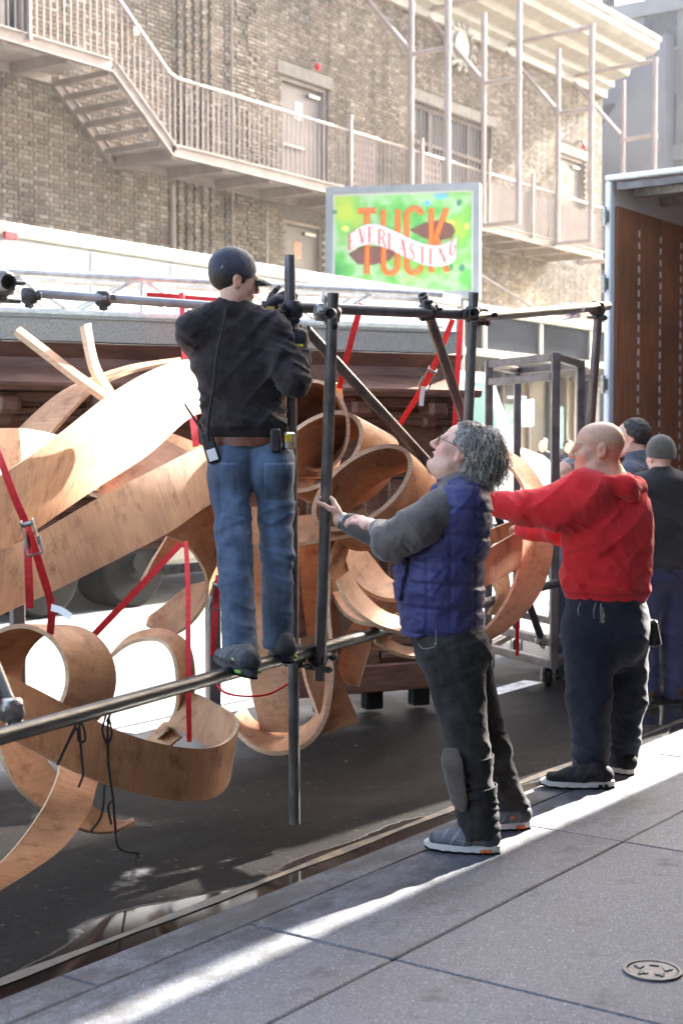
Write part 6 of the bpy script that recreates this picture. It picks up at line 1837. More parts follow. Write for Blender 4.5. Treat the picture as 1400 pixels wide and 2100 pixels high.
b = MB(); b.tube([LA(0, -.016, .135), LA(0, -.016, .141)], [.008, .005], 10); b.build('cap_button', m_cap, cap_)
# small pale stitched word at the back of the cap
bn = nrm(-fA * .8 + rA * .55); pos = LA(.05, -.1, .032) + bn * .004; tr_ = nrm(np.cross(UP, bn))
b = MB(); b.tube([pos + tr_ * (-.02 + .04 * i / 23) + uu * (.005 * math.sin(i * 1.25) + .0035 * math.sin(i * 2.9)) + bn * -.10 * (-.02 + .04 * i / 23) for i in range(24)], .0011, 4); b.build('cap_embroidery', m_paper, cap_)
# short dark hair below the cap
m_hairdk = M('dark brown hair', (.012, .008, .006), (.035, .024, .017), 60, rough=.55, bmp=.6, bscale=250, bdist=.004, stretch=(1, 1, .3))
s = Sculpt()
s.ell(LA(0, -.024, .018), np.array((.080, .099, .088)) * .94, (rA, fA, uu), .01); s.plane(LA(0, .018, 0), fA, .01); s.plane(LA(0, 0, -.055), -uu + .25 * fA, .012)
for k in (-1, 1): s.ell(LA(k * .082, .0, -.012), (.03, .026, .037), (rA, fA, uu), .008, 'sub'); s.cone(LA(k * .072, .022, .02), LA(k * .07, .018, -.012), .011, .006, .01)
s.wrinkle(lambda p: .0022 * folds(p, (rA, fA, uu), (70, 70, 25), 1.))
sculpt_obj('hair', s, .005, m_hairdk, pa)
# gloves
m_glove = cloth('black work glove', (.010, .010, .011), (.024, .024, .026), 200, .7, .1, .3)
for (W_, d_, n_, t_) in ((WR_R, D(.0, .35, .9), D(-.5, .8, -.2), D(-.8, -.4, .2)), (WR_L, D(.6, -.1, .4), D(.2, .9, -.3), D(-.2, 0, 1))):
    s = Sculpt(); hand(s, W_ + nrm(d_) * .012, d_, n_, t_, 1.0, .55, fat=1.25); s.cone(W_ + nrm(d_) * .01, W_ + nrm(d_) * .03, .038, .038, .01)
    s.cone(W_ + nrm(d_) * .06 - nrm(n_) * .01, W_ + nrm(d_) * .07 - nrm(n_) * .01, .03, .03, .02)
    g_ = sculpt_obj('glove', s, .005, m_glove, pa, lambda V: np.ones((len(V), 3)))
    b = MB(); c = W_ + nrm(d_) * .028 - FW * .04; b.cbox(c, (.035, .004, .012), [RT, FW, UP], b=.001); b.build('glove_tab', m_yel, g_)
m_shoeA = cloth('grey mesh shoe', (.055, .056, .058), (.11, .112, .115), 120, .8, 0, .5); m_soleA = M('dark sole', (.025, .025, .026), (.05, .05, .05), 20, rough=.7)
m_green = M('green accent', (.25, .5, .08), (.3, .6, .1), 5, rough=.5, bmp=0)
shoe(pa, QA(520, 1394, -.56), QA(447, 1360, -.33), D(.05, .1, 1), upper=m_shoeA, sole=m_soleA, accent=m_green, wdt=.05)
shoe(pa, QA(590, 1362, -.16), QA(566, 1338, .06), D(0, .05, 1), upper=m_shoeA, sole=m_soleA, accent=m_green, wdt=.05)

# ================================================================== B: man with curly grey hair
dB = 5.8
def QB(px, py, dd=0.0): return P(px, py, dB + dd)
pb = thing('person', tuple(PZ(960, 1745, 0)), 'person in quilted blue vest with curly grey hair, looking up and holding an upright', 'person', 'crew at work')
fB = D(-.84, .10, .50); uB = D(.5, -.02, .86); headB = QB(944, 927, .02)
NKB = QB(945, 1000, .02)
SHl, ELl, WRl = QB(893, 1052, -.17), QB(795, 1118, -.10), QB(772, 1084, .14)
SHr, ELr, WRr = QB(900, 1050, .17), QB(812, 1112, .30), QB(696, 1066, .38)
Hl, Hr = QB(925, 1320, -.09), QB(945, 1320, .1)
Kl, Kr = QB(962, 1548, -.09), QB(1005, 1530, .14)
Al, Ar = QB(990, 1706, -.07), QB(1056, 1672, .32)
s = Sculpt()
LB = head(s, headB, fB, uB, .92, 1.08, True, 1.15)
s.cone(LB(0, -.03, -.05), NKB, .058, .064, .03); s.ball(LB(0, .02, -.10), .045, .04)
s.econe(NKB + UP * -.03, QB(905, 1200, .02), (.09, .07), (.13, .12), FW, .04); s.cone(QB(905, 1200, .02), QB(930, 1310, .02), .12, .11, .04)
for a, b_, c in ((SHl, ELl, WRl), (SHr, ELr, WRr)): s.cone(a + (b_ - a) * .12, b_, .04, .036, .02); s.cone(b_, c, .042, .027, .02)
hand(s, WRr, D(-.28, .55, .78), D(-1, -.1, -.2), D(-.1, -.7, .6), .98, .75, thumb=(.55, .35, .75))       # grips the upright
hand(s, WRl, D(-.86, .28, .42), D(-.25, .45, -.85), D(-.3, .8, .4), .96, .48, thumb=(.7, .6, .3))              # rests on the other wrist
for a, b_, c in ((Hl, Kl, Al), (Hr, Kr, Ar)): s.cone(a, b_, .08, .052, .05); s.cone(b_, c, .05, .036, .02)
tB = face_tones(LB, [(LB(0, .092, -.078), .016, (.22, .08, .08)), (QB(660, 1030, .12), .05, (1.05, .86, .8))])
sculpt_obj('body', s, .0052, m_skin3, pb, lambda V: tone_near(V, tB))
# charcoal sweatshirt: sleeves and what shows at the neck
s = Sculpt()
s.cone(QB(905, 1045, -.12), QB(862, 1075, -.15), .082, .08, .04); s.cone(QB(862, 1075, -.15), QB(800, 1114, -.11), .079, .07, .03)
s.cone(QB(798, 1112, -.10), WRl + D(.5, -.8, -.2) * .035, .070, .046, .02); s.cone(WRl + D(.5, -.8, -.2) * .05, WRl + D(.5, -.8, -.2) * .015, .05, .042, .008)
s.cone(SHr, ELr, .09, .075, .05); s.cone(ELr, WRr + nrm(ELr - WRr) * .05, .07, .046, .03)
s.econe(NKB + UP * -.04, QB(912, 1190, .02), (.15, .115), (.17, .15), FW, .05)
def wrS(p):
    arm = np.exp(-(((p - QB(830, 1105, -.14)) ** 2).sum(-1)) / .03)
    return .013 * folds(p, (D(.75, 0, .66), D(-.66, 0, .75), FW), (19, 5.5, 6), 2.4) * arm + .006 * folds(p, (D(.95, 0, -.3), D(.3, 0, .95), FW), (20, 8, 6), 7.4) * arm + .008 * folds(p, (D(.5, .2, .8), D(1, 0, -.5), FW), (24, 8, 8), 5.) * np.exp(-(((p - QB(775, 1090, -.08)) ** 2).sum(-1)) / .008)
s.wrinkle(wrS)
m_sweat = cloth('charcoal sweatshirt', (.095, .080, .070), (.135, .115, .102), 300, .95, .35, .3)
sculpt_obj('sweatshirt', s, .0065, m_sweat, pb, lambda V: np.ones((len(V), 3)))
# quilted vest
s = Sculpt()
s.econe(QB(940, 1050, .02), QB(930, 1090, .02), (.168, .112), (.182, .126), D(.1, 1, 0), .05); s.cone(QB(932, 1030, -.09), QB(940, 1030, .13), .055, .055, .05)
s.econe(QB(926, 1080, .02), QB(899, 1190, .02), (.182, .122), (.188, .168), D(.1, 1, 0), .04)
s.econe(QB(899, 1190, .02), QB(906, 1272, .02), (.188, .168), (.184, .160), D(.1, 1, 0), .04)
s.cone(QB(950, 1035, -.13), QB(955, 1035, .15), .085, .085, .06); s.ell(QB(960, 1075, -.02), (.06, .12, .14), (RT, FW, UP), .07)
s.econe(QB(908, 1286, .02), QB(908, 1290, .02), (.182, .160), (.182, .160), D(.1, 1, 0), .02)
s.cone(QB(925, 1020, .02), QB(948, 1012, .02), .086, .082, .02)                                     # collar
s.cone(LB(0, .0, -.04), QB(928, 1030, .02), .072, .070, .012, 'sub'); 
s.plane(QB(912, 1294, .02), D(.03, 0, -1), .012)
s.ell(QB(888, 1060, -.29), (.075, .14, .108), (D(.8, 0, -.55), FW, D(.55, 0, .8)), .02, 'sub')       # arm hole
s.ell(QB(888, 1060, .33), (.075, .14, .108), (D(.8, 0, -.55), FW, D(.55, 0, .8)), .02, 'sub')
def wrV(p):
    z = p[:, 2] + .10 * ((p - QB(912, 1150)) @ RT) * .6 + .012 * np.sin(p @ FW * 9)
    ph = (z / .098) % 1.0; d_ = np.minimum(ph, 1 - ph) * .098
    quilt = -.0055 * np.exp(-(d_ / .007) ** 2) + .0035 * np.sin(np.pi * ph)
    x = (p - QB(915, 1150)) @ RT
    vs_ = np.min([np.abs(x - k) for k in (-.085, .005, .10)], 0); quilt = quilt - .0035 * np.exp(-(vs_ / .006) ** 2)
    crk = folds(p, (D(.3, 0, 1), D(1, 0, -.3), FW), (34, 14, 12), 6.2) * .003 + folds(p, (D(-.8, 0, .6), D(.6, 0, .8), FW), (20, 7, 8), 3.3) * .005 + folds(p, (D(.2, 0, 1), RT, FW), (16, 4, 5), 8.3) * .006
    pk = 0
    q = p - QB(832, 1190, -.1); al = q @ D(.08, 0, -1); ac = q @ RT + .012 * np.sin(al * 20)
    near = (q @ FW) < .2
    pk = -.016 * np.exp(-(ac / .008) ** 2) * (np.abs(al) < .085) * near
    return quilt + crk + pk
s.wrinkle(wrV)
m_vest = cloth('navy nylon vest', (.030, .030, .110), (.050, .050, .150), 240, .5, .1, .12, crease=.16)
def vest_tone(V):
    z = V[:, 2] + .06 * ((V - QB(912, 1150)) @ RT); ph = (z / .098) % 1.0; d_ = np.minimum(ph, 1 - ph) * .098
    c = np.ones((len(V), 3)) * (1 - .0 * np.exp(-(d_ / .006) ** 2))[:, None]
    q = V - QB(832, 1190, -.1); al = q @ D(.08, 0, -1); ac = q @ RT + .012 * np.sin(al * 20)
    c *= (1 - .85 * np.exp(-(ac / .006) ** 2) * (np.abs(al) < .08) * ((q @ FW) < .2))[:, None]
    return c
sculpt_obj('vest', s, .0062, m_vest, pb, vest_tone)
# black jeans
s = Sculpt()
s.econe(QB(914, 1285, .02), QB(922, 1330, .02), (.168, .138), (.17, .14), D(.1, 1, 0), .04)
s.ell(QB(952, 1345, -.06), (.095, .10, .11), (RT, FW, UP), .05)
s.econe(QB(922, 1330, -.07), Kl, (.10, .125), (.076, .08), FW, .04); s.econe(QB(942, 1330, .1), Kr, (.095, .11), (.074, .076), FW, .03)
s.econe(Kl, QB(984, 1706, -.07), (.074, .076), (.064, .074), FW, .02); s.econe(Kr, QB(1052, 1674, .32), (.072, .074), (.062, .072), FW, .02)
s.plane(QB(985, 1712, -.05), D(.1, 0, -1), .006)
def wrK(p):
    kn = np.exp(-((p[:, 2] - Kl[2]) / .12) ** 2); an = np.exp(-((p[:, 2] - Al[2] - .06) / .13) ** 2); hp = np.exp(-((p[:, 2] - QB(0, 1340)[2]) / .10) ** 2)
    seam = np.exp(-(((p - QB(905, 1330)) @ D(1, 0, .22)) / .006) ** 2) * .002
    return .011 * folds(p, (D(.3, 0, 1), RT, FW), (22, 6, 5), 1.9) * (kn * .7 + an) + .005 * folds(p, (D(-.4, 0, 1), RT, FW), (26, 6, 6), 5.9) * (hp + .3) + .007 * folds(p, (D(.8, 0, .6), D(-.6, 0, .8), FW), (9, 3, 4), 3.9) + .003 * folds(p, (D(1, 0, .3), UP, FW), (16, 4, 6), 9.) * hp
s.wrinkle(wrK)
m_bjean = cloth('washed black denim', (.020, .018, .017), (.040, .036, .034), 500, .9, .1, .3, scale=14, stretch=(1, 1, .5), crease=.45)
def bj(V):
    n = vnoise(V * 11) * .5 + vnoise(V * np.array([50, 50, 14])) * .35; return (np.stack([n] * 3, -1) * .8 + .65)
jb = sculpt_obj('jeans', s, .0062, m_bjean, pb, bj)
# knee pad with straps
s = Sculpt()
kc = QB(958, 1592, -.09); s.econe(QB(946, 1560, -.10), QB(960, 1628, -.09), (.092, .08), (.088, .075), FW, .02)
s.econe(QB(996, 1535, -.09), QB(1008, 1650, -.08), (.2, .115), (.2, .108), FW, .01, 'sub')
m_pad = cloth('brown knee pad', (.085, .062, .050), (.12, .09, .075), 150, .8, .2, .4)
s.wrinkle(lambda p: .002 * folds(p, CB, (30, 30, 30), 4.))
kp = sculpt_obj('knee_pad', s, .006, m_pad, pb, lambda V: np.ones((len(V), 3)))
for (px, py, w_, r_) in ((966, 1562, .032, .087), (974, 1622, .03, .085)):
    c = QB(px, py, -.085); Q = np.array([c + RT * r_ * math.cos(2 * math.pi * i / 28) + FW * r_ * 1.0 * math.sin(2 * math.pi * i / 28) + UP * .012 * math.cos(2 * math.pi * i / 28) for i in range(29)])
    band(pb, Q + UP * w_ / 2, Q - UP * w_ / 2, .005, [m_pad] * 3 if False else [m_rope] * 3, 'knee_strap')
# pocket stitching, rivet
b = MB(); b.tube(catmull([QB(857, 1320, -.125), QB(866, 1330, -.16), QB(882, 1329, -.185), QB(893, 1322, -.19), QB(893, 1292, -.19)], 6), .0018, 5); b.build('pocket_stitch', m_paintsteel, pb)
b = MB(); b.tube([QB(892, 1320, -.19), QB(892, 1320, -.20)], .006, 10); b.build('rivet', m_galv, pb)
# curly hair
m_curl1 = M('grey hair', (.38, .335, .29), (.70, .63, .56), 30, rough=.45, bmp=0); m_curl2 = M('dark grey hair', (.11, .095, .082), (.26, .23, .20), 30, rough=.45, bmp=0)
def curls(par, L, f, u, n, mt, seed, rmin=.0013, rmax=.0024):
    R_ = random.Random(seed); b = MB(); f = nrm(f); u = nrm(u - f * (u @ f)); r = np.cross(f, u)
    cnt = 0
    while cnt < n:
        a = R_.uniform(0, 2 * math.pi); z = R_.uniform(-.75, 1); q = math.sqrt(1 - z * z)
        d = np.array([q * math.cos(a), q * math.sin(a), z])
        if d[1] > .45 and d[2] < .62: continue              # face
        if d[1] > .05 and d[2] < -.05: continue             # cheeks and in front of the ears
        if abs(d[0]) > .7 and d[1] > -.25 and d[2] < -.05 : continue   # ears stay visible
        root = L(d[0] * .09, -.024 + d[1] * .108, .036 + d[2] * .10)
        dw = r * d[0] + f * d[1] + u * d[2]
        ln = R_.uniform(.035, .08) * (1.1 if d[1] < 0 else .62)
        grow = nrm(dw * 1.0 + np.array([0, 0, -1]) * R_.uniform(.2, .9) - f * .25 + RT * .1)
        s1 = nrm(np.cross(grow, [R_.uniform(-1, 1), R_.uniform(-1, 1), R_.uniform(-1, 1)])); s2 = np.cross(grow, s1)
        hr = R_.uniform(.006, .014); turns = R_.uniform(1.2, 2.6); ph = R_.uniform(0, 6.28); pts, rs = [], []
        m_ = 15; rr = R_.uniform(rmin, rmax)
        for i in range(m_):
            t = i / (m_ - 1); hh = hr * min(1, t * 3); ang = ph + turns * 2 * math.pi * t
            drop = np.array([0, 0, -1]) * .035 * t * t
            pts.append(root + grow * ln * t + drop + (s1 * math.cos(ang) + s2 * math.sin(ang)) * hh); rs.append(rr * (1 - .6 * t))
        b.tube(pts, rs, 4, caps=False); cnt += 1
    return b
s = Sculpt(); rB = np.cross(nrm(fB), nrm(uB - nrm(fB) * (uB @ nrm(fB)))); uuB = nrm(uB - nrm(fB) * (uB @ nrm(fB)))
s.ell(LB(0, -.03, .038), np.array((.092, .108, .10)), (rB, nrm(fB), uuB), .01); s.ell(LB(0, -.085, -.03), np.array((.085, .07, .10)), (rB, nrm(fB), uuB), .04)
s.plane(LB(0, .055, .05), nrm(nrm(fB) - .45 * uuB), .02)
for k in (-1, 1): s.ell(LB(k * .085, .03, -.055), (.06, .068, .075), (rB, nrm(fB), uuB), .01, 'sub')
s.wrinkle(lambda p: .008 * folds(p, CB, (38, 38, 38), 1.1) + .005 * folds(p, CB, (70, 70, 70), 4.1))
hb = sculpt_obj('hair', s, .005, m_curl2, pb)
curls(pb, LB, fB, uB, 1300, m_curl1, 5, .0011, .0021).build('hair_curls', m_curl1, hb)
curls(pb, LB, fB, uB, 900, m_curl2, 9, .0012, .0024).build('hair_curls', m_curl2, hb)
# glasses
gl = MB(); 
for k in (-1, 1):
    c = LB(k * .034, .108, .002); gl.tube([c + (rB * .021 * math.cos(a) + uuB * .016 * math.sin(a)) * .95 for a in np.linspace(0, 2 * math.pi, 20, endpoint=False)], .0014, 6, closed=True)
    gl.tube([LB(k * .055, .106, .006), LB(k * .082, .06, .010), LB(k * .086, -.008, .012), LB(k * .086, -.025, -.006)], .0016, 6)
gl.tube([LB(-.013, .112, .006), LB(0, .118, .009), LB(.013, .112, .006)], .0014, 6)
gl.build('spectacles', m_darkclamp, pb)
# watch bracelet
wd = nrm(ELr - WRr); w1 = nrm(np.cross(wd, UP)); w2 = np.cross(wd, w1); c = WRr + wd * .02
Q = np.array([c + w1 * .034 * math.cos(a) + w2 * .034 * math.sin(a) for a in np.linspace(0, 2 * math.pi, 25)])
wt = band(pb, Q - wd * .011, Q + wd * .011, .005, [m_galv] * 3, 'wristwatch')
b = MB(); b.tube([c - FW * .034 + RT * .01, c - FW * .045 + RT * .01], .019, 14); b.build('watch_case', m_galv, wt)
m_shoeB = cloth('grey running shoe', (.10, .105, .12), (.17, .175, .19), 140, .75, 0, .5); m_soleB = M('white sole', (.6, .56, .54), (.72, .68, .65), 10, rough=.6, bmp=.1); m_orange = M('orange accent', (.7, .12, .02), (.8, .16, .03), 5, rough=.5, bmp=0)
h0 = PZ(1024, 1752, 0); t0 = PZ(872, 1741, 0); shoe(pb, h0, t0, UP, upper=m_shoeB, sole=m_soleB, lace=m_rope, accent=m_orange, wdt=.052)
h0 = PZ(1086, 1700, 0); t0 = PZ(990, 1700, 0); shoe(pb, h0, t0 + (t0 - h0) * .35, D(0, 0, 1), upper=m_shoeB, sole=m_soleB, lace=m_rope, accent=m_orange, wdt=.052)

# ================================================================== C: bald man in the red hoodie
dC = 7.0
def QC(px, py, dd=0.0): return P(px, py, dC + dd)
pc = thing('person', tuple(PZ(1230, 1605, 0)), 'person with shaved head in red hooded sweatshirt, reaching out to the left', 'person', 'crew at work')
fC = D(-.985, .10, .04); uC = D(.05, 0, 1); headC = QC(1226, 922, .0)
s = Sculpt()
LC = head(s, headC, fC, uC, 1.08, 1.12, False, .95)
s.cone(LC(0, -.03, -.04), QC(1240, 985, .03), .066, .078, .03); s.ball(LC(0, .02, -.105), .045, .04)
SCl, ECl, WCl = QC(1205, 1030, -.14), QC(1085, 1040, -.05), QC(985, 1030, .12)
SCr, ECr, WCr = QC(1240, 1040, .26), QC(1150, 1085, .36), QC(1075, 1085, .62)
HCl, HCr = QC(1205, 1290, -.06), QC(1275, 1290, .12); KCl, KCr = QC(1208, 1440, -.05), QC(1280, 1430, .14); ACl, ACr = QC(1216, 1580, -.02), QC(1278, 1565, .2)
s.econe(QC(1240, 1000, .03), QC(1240, 1200, .04), (.16, .12), (.19, .18), D(.4, 1, 0), .05); s.cone(QC(1240, 1200, .04), QC(1240, 1290, .03), .15, .14, .05)
for a, b_, c in ((SCl, ECl, WCl), (SCr, ECr, WCr)): s.cone(a, b_, .055, .045, .04); s.cone(b_, c, .044, .03, .02)
hand(s, WCl, D(-.9, .3, .1), D(0, .8, -.5), D(0, .2, 1), 1.0, .4); hand(s, WCr, D(-.3, .9, .1), D(0, .6, -.8), D(0, -.5, .9), 1.0, .4)
for a, b_, c in ((HCl, KCl, ACl), (HCr, KCr, ACr)): s.cone(a, b_, .09, .06, .05); s.cone(b_, c, .055, .04, .02)
tC = face_tones(LC) + [(LC(k * .06, -.06, .02), .05, (.9, .88, .86)) for k in (-1, 1)] + [(LC(0, -.11, .03), .06, (.88, .87, .86)), (LC(0, -.1, -.03), .05, (.9, .88, .87))]
sculpt_obj('body', s, .0058, m_skin2, pc, lambda V: tone_near(V, tC))
s = Sculpt()
bw = D(.35, 1, 0)
s.econe(QC(1245, 1060, .05), QC(1245, 1095, .05), (.20, .155), (.218, .188), bw, .06); s.cone(QC(1225, 1018, -.07), QC(1250, 1018, .16), .085, .085, .04)
s.econe(QC(1245, 1090, .05), QC(1240, 1180, .05), (.22, .198), (.216, .204), bw, .06)
s.econe(QC(1240, 1180, .05), QC(1243, 1208, .05), (.216, .204), (.21, .194), bw, .04)
s.econe(QC(1243, 1220, .05), QC(1243, 1228, .05), (.20, .18), (.197, .177), bw, .02)
s.ell(QC(1295, 1065, .02), (.08, .14, .16), (RT, FW, UP), .08)
s.cone(QC(1195, 1015, -.12), QC(1140, 1038, -.1), .118, .098, .08); s.cone(QC(1140, 1038, -.1), ECl, .098, .08, .05); s.cone(ECl, WCl + nrm(ECl - WCl) * .04, .079, .052, .03)
s.cone(SCr, ECr, .11, .08, .06); s.cone(ECr, WCr, .072, .05, .03)
s.econe(QC(1238, 1002, .04), QC(1242, 988, .03), (.115, .11), (.085, .08), bw, .03)
s.cone(QC(1234, 930, .03), QC(1239, 985, .03), .074, .074, .012, 'sub')
# hood lying on the back

def wrR(p):
    lo = np.exp(-((p[:, 2] - QC(0, 1195)[2]) / .09) ** 2); pit = np.exp(-(((p - QC(1150, 1090, -.1)) ** 2).sum(-1)) / .02); side = np.exp(-(((p - QC(1320, 1130)) @ RT) / .05) ** 2)
    arm = np.exp(-(((p - QC(1080, 1040, -.05)) ** 2).sum(-1)) / .02)
    hemk = np.clip((p[:, 2] - QC(0, 1234, .05)[2]) / .06, .06, 1)
    return hemk * (.010 * folds(p, (D(.3, 0, 1), D(1, 0, -.3), FW), (18, 7, 6), 2.7) * lo + .018 * folds(p, (D(.5, 0, .85), D(.85, 0, -.5), FW), (19, 5, 5), 1.2) * pit + .012 * folds(p, (D(.9, 0, .5), D(-.5, 0, .9), FW), (12, 3, 4), 6.6) * side + .010 * folds(p, (D(.7, .2, -.7), D(.7, 0, .7), FW), (11, 3, 3), 8.8) + .005 * folds(p, (D(.9, .2, .45), D(-.45, 0, .9), FW), (18, 5, 5), 15.) + .011 * folds(p, (D(.8, 0, .6), D(-.6, 0, .8), FW), (18, 6, 6), 4.4) * arm)
s.wrinkle(wrR)
m_redh = cloth('red sweatshirt fleece', (.68, .018, .022), (.80, .030, .034), 300, .95, .2, .25)
def red_tone(V):
    z = V[:, 2]; c = np.ones((len(V), 3)); zz = QC(0, 1214)[2]; c *= (1 - .3 * np.exp(-((z - zz) / .007) ** 2))[:, None]; return c
s.plane(QC(1243, 1236, .05), D(.0, 0, -1), .02)
sculpt_obj('hooded_sweatshirt', s, .007, m_redh, pc, red_tone)
s = Sculpt()
s.cone(QC(1192, 992, -.10), QC(1240, 992, -.15), .022, .036, .02); s.cone(QC(1240, 992, -.15), QC(1282, 998, -.13), .038, .052, .02); s.cone(QC(1282, 998, -.13), QC(1304, 1000, .0), .054, .046, .02); s.cone(QC(1304, 1000, .0), QC(1282, 982, .13), .044, .034, .03)
s.ell(QC(1290, 1012, -.10), (.05, .06, .05), (RT, FW, UP), .02)
s.cone(QC(1272, 972, -.12), QC(1300, 982, -.06), .018, .022, .012, 'sub')
s.wrinkle(lambda p: .006 * folds(p, (D(.6, 0, .8), D(.8, 0, -.6), FW), (24, 8, 9), 3.2))
sculpt_obj('hood', s, .006, m_redh, pc, lambda V: np.ones((len(V), 3)))
s = Sculpt(); s.cone(QC(1239, 972, .03), QC(1241, 985, .03), .076, .082, .01); s.cone(QC(1235, 925, .03), QC(1240, 968, .03), .067, .069, .01, 'sub')
sculpt_obj('shirt_collar', s, .006, m_hood, pc, lambda V: np.ones((len(V), 3)))
s = Sculpt()
s.econe(QC(1242, 1228, .04), QC(1242, 1290, .04), (.20, .185), (.205, .195), bw, .06)
s.ell(QC(1290, 1290, .0), (.09, .14, .12), (RT, FW, UP), .06)
s.econe(QC(1205, 1290, -.05), KCl, (.125, .125), (.105, .105), RT, .05); s.econe(QC(1280, 1290, .12), KCr, (.12, .125), (.10, .105), RT, .05)
s.econe(KCl, QC(1213, 1585, -.02), (.100, .105), (.078, .09), RT, .03); s.econe(KCr, QC(1274, 1570, .2), (.094, .1), (.07, .09), RT, .03)
s.plane(QC(1213, 1588, -.02), (0, 0, -1), .006)
def wrT(p):
    an = np.exp(-((p[:, 2] - ACl[2] - .05) / .13) ** 2); kn = np.exp(-((p[:, 2] - KCl[2]) / .16) ** 2)
    return .014 * folds(p, (D(.3, 0, 1), RT, FW), (16, 4.5, 4), 3.4) * an + .005 * folds(p, (D(.5, 0, .9), RT, FW), (20, 6, 6), 8.4) + .010 * folds(p, (D(-.5, 0, .85), D(.85, 0, .5), FW), (9, 3, 4), 5.1) * kn + .004 * folds(p, (RT, UP, FW), (8, 2, 5), 7.3)
s.wrinkle(wrT)
m_navy = cloth('navy work trousers', (.013, .017, .030), (.024, .030, .046), 350, .85, .15, .2)
sculpt_obj('trousers', s, .0068, m_navy, pc, lambda V: np.ones((len(V), 3)))
# keys and phone pouch
for (x0, y0, x1, y1) in ((1190, 1236, 1186, 1262), (1222, 1236, 1218, 1268), (1232, 1238, 1236, 1275)):
    ky = MB(); ky.tube(catmull([QC(x0, y0, -.17), QC((x0 + x1) / 2 - 3, (y0 + y1) / 2, -.2), QC(x1, y1, -.2)], 4), .003, 6); ky.build('key_chain', m_galv, pc)
for i in range(5):
    ky = MB(); ky.cbox(QC(1234 + i % 3, 1250 + i * 6, -.205), (.016, .003, .02), [D(1, 0, .3 * i), FW, D(-.3 * i, 0, 1)], b=.001); ky.build('key', m_galv, pc)
b = MB(); b.cbox(QC(1336, 1298, .02), (.05, .09, .13), [D(.9, .3, .2), D(-.3, .9, 0), D(-.2, 0, 1)], b=.015); b.build('belt_pouch', m_blk, pc)
m_shoeC = cloth('black running shoe', (.014, .013, .014), (.030, .026, .027), 140, .75, 0, .5)
shoe(pc, PZ(1258, 1616, 0), PZ(1110, 1614, 0), UP, upper=m_shoeC, sole=m_soleB, lace=m_rope, accent=m_redh, wdt=.055)
shoe(pc, PZ(1293, 1592, 0), PZ(1250, 1585, 0) + FW * .12, UP, upper=m_shoeC, sole=m_soleB, lace=m_rope, wdt=.055)

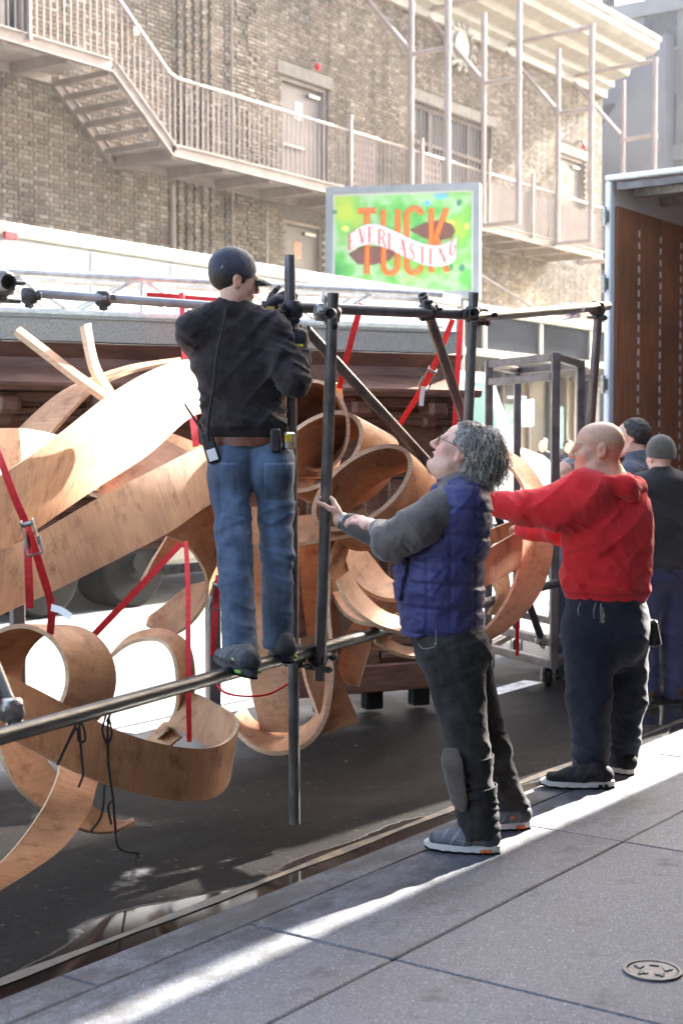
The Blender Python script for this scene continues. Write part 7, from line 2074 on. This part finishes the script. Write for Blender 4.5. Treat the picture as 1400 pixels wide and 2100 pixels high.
# ================================================================== others farther back
def bystander(label, base, h_, f, top_mt, leg_mt, skin, hair_mt, hat=None, bulk=1.0, res=.012, group='onlookers', arms='down', shoes=None):
    base = np.asarray(base, float); f = nrm([f[0], f[1], 0]); r = np.cross(f, UP); k = h_ / 1.78
    o = thing('person', tuple(base), label, 'person', group)
    def J(x, y, z): return base + (r * x + f * y) * k + UP * z * k
    def one(V): return np.ones((len(V), 3))
    s = Sculpt(); L = head(s, J(0, .03, 1.655), f, UP, .95 * k)
    s.cone(J(0, .0, 1.62), J(0, -.01, 1.47), .055, .065, .03); s.econe(J(0, 0, 1.42), J(0, 0, 1.0), (.14, .09), (.14, .1), r, .05)
    hands = []
    for sd in (-1, 1):
        sh, el, wr = J(sd * .19, 0, 1.42), J(sd * .25, -.03, 1.15), J(sd * .24, .08, .92)
        if arms == 'fold': wr = J(sd * .04, .2, 1.16)
        s.cone(sh, el, .045, .038, .03); s.cone(el, wr, .036, .026, .02); hand(s, wr, (wr - el), -r * sd, f, k, .35); hands.append((sh, el, wr))
        s.cone(J(sd * .09, 0, .95), J(sd * .1, .01, .5), .07, .05, .03); s.cone(J(sd * .1, .01, .5), J(sd * .1, -.02, .1), .05, .04, .02)
    sp = face_tones(L); sculpt_obj('body', s, res, skin, o, lambda V: tone_near(V, sp))
    s = Sculpt(); B_ = bulk
    s.econe(J(0, 0, 1.44), J(0, .01, 1.2), (.19 * B_, .11 * B_), (.19 * B_, .13 * B_), r, .06); s.econe(J(0, .01, 1.2), J(0, .01, .92), (.19 * B_, .13 * B_), (.2 * B_, .14 * B_), r, .06)
    for sh, el, wr in hands: s.cone(sh, el, .085 * B_, .07 * B_, .05); s.cone(el, wr + nrm(el - wr) * .02, .066 * B_, .048 * B_, .03)
    s.cone(J(0, -.01, 1.5), J(0, 0, 1.53), .085, .08, .03)
    s.wrinkle(lambda p: .008 * folds(p, (D(.3, 0, 1), RT, FW), (12, 4, 4), base[0]))
    sculpt_obj('jacket', s, res, top_mt, o, one)
    s = Sculpt()
    s.econe(J(0, .0, .98), J(0, 0, .9), (.17 * B_, .125 * B_), (.18 * B_, .13 * B_), r, .05)
    for sd in (-1, 1): s.cone(J(sd * .09, 0, .9), J(sd * .1, .01, .5), .1 * B_, .085, .05); s.cone(J(sd * .1, .01, .5), J(sd * .105, -.02, .06), .084, .075, .03)
    s.wrinkle(lambda p: .008 * folds(p, (D(.3, 0, 1), RT, FW), (11, 4, 4), base[1])); sculpt_obj('trousers', s, res, leg_mt, o, one)
    for sd in (-1, 1): shoe(o, J(sd * .11, -.1, 0), J(sd * .13, .18, 0), UP, h=.01, upper=shoes or m_shoeC, sole=m_soleA)
    uu_ = UP
    if hat:
        s = Sculpt(); s.ell(L(0, -.02, .05), np.array((.092, .11, .105)) * k, (r, f, UP), .02); s.plane(L(0, 0, .0), -nrm(UP - .15 * f), .01); s.econe(L(0, -.02, .012), L(0, -.02, .03), (.094, .112), (.094, .112), r, .01)
        s.plane(L(0, 0, -.005), -nrm(UP - .1 * f), .01)
        s.wrinkle(lambda p: .0025 * np.sin((np.arctan2((p - L(0, 0, 0)) @ r, (p - L(0, 0, 0)) @ f)) * 34)); sculpt_obj('knit_cap', s, .008, hat, o, one)
    elif hair_mt:
        s = Sculpt(); s.ell(L(0, -.026, .04), np.array((.084, .103, .096)) * k, (r, f, UP), .01); s.plane(L(0, .035, .06), nrm(f - .55 * UP), .02); s.plane(L(0, 0, -.035), -UP + .35 * f, .015)
        for kk in (-1, 1): s.ell(L(kk * .085, .02, -.03), (.04, .05, .05), (r, f, UP), .01, 'sub')
        s.wrinkle(lambda p: .007 * folds(p, CB, (38, 38, 38), 1.)); sculpt_obj('hair', s, .006, hair_mt, o)
    return o
m_jblk = cloth('black softshell jacket', (.014, .014, .016), (.024, .024, .027), 200, .7, .1, .2); m_jgrey = cloth('slate jacket', (.06, .065, .085), (.09, .095, .12), 200, .8, .2, .2)
m_tnavy = cloth('blue work trousers', (.025, .032, .095), (.045, .055, .135), 300, .85, .1, .25); m_beanie = cloth('olive grey knit', (.075, .066, .046), (.105, .092, .066), 120, .95, .4, .5)
m_brownshoe = cloth('brown leather shoe', (.10, .055, .03), (.16, .09, .05), 90, .6, 0, .3); m_greyhair = M('short grey hair', (.14, .15, .16), (.30, .31, .32), 60, rough=.6, bmp=.5, bscale=200)
q = PZ(1352, 1436, ROAD_Z)
bystander('person in olive knit cap and black jacket standing at the right edge', q, 1.80, D(-.35, .9, 0), m_jblk, m_tnavy, m_skin3, None, hat=m_beanie, bulk=1.34, res=.009, shoes=m_brownshoe)
q = P(1300, 1400, 10.4); q[2] = ROAD_Z
bystander('person with short dark hair and slate jacket between bald man and knit cap', q, 1.94, D(-.9, .35, 0), m_jgrey, m_tnavy, m_skin3, m_hairdk, res=.009)
q = P(1168, 1400, 10.9); q[2] = ROAD_Z
bystander('person with short grey hair, face half hidden behind the red hoodie', q, 1.66, D(-.75, -.5, 0), m_jgrey, m_navy, m_skin3, m_greyhair, res=.010)
q = P(1112, 1100, 26); q[2] = 0
bystander('pedestrian in dark coat on the far pavement, left of the cart post', q, 1.78, D(-.3, -1, 0), m_jblk, m_navy, m_skin3, m_hairdk, bulk=1.1, res=.018, group='pedestrians across the street', arms='fold')
q = P(1163, 1100, 25.5); q[2] = 0
bystander('pedestrian with folded arms seen between the cart posts across the street', q, 1.74, D(.3, -1, 0), m_jblk, m_navy, m_skin2, m_hairdk, bulk=1.1, res=.018, group='pedestrians across the street', arms='fold')
# ------------------------------------------------------------------ thin volume added for the washed-out glare over the background
hz_b = MB(); hz_b.box((45, 28, 14), (190, 66, 30.4))
hz = hz_b.build('glare_haze', None)
tag(hz, kind='stuff')
m_h = bpy.data.materials.new('street haze'); m_h.use_nodes = True
hn = m_h.node_tree; hn.nodes.clear()
ho = hn.nodes.new('ShaderNodeOutputMaterial'); hv = hn.nodes.new('ShaderNodeVolumePrincipled')
hv.inputs['Color'].default_value = (0.95, 0.93, 0.9, 1); hv.inputs['Density'].default_value = 0.0006; hv.inputs['Anisotropy'].default_value = 0.3
hn.links.new(hv.outputs[0], ho.inputs['Volume'])
hz.data.materials.append(m_h)
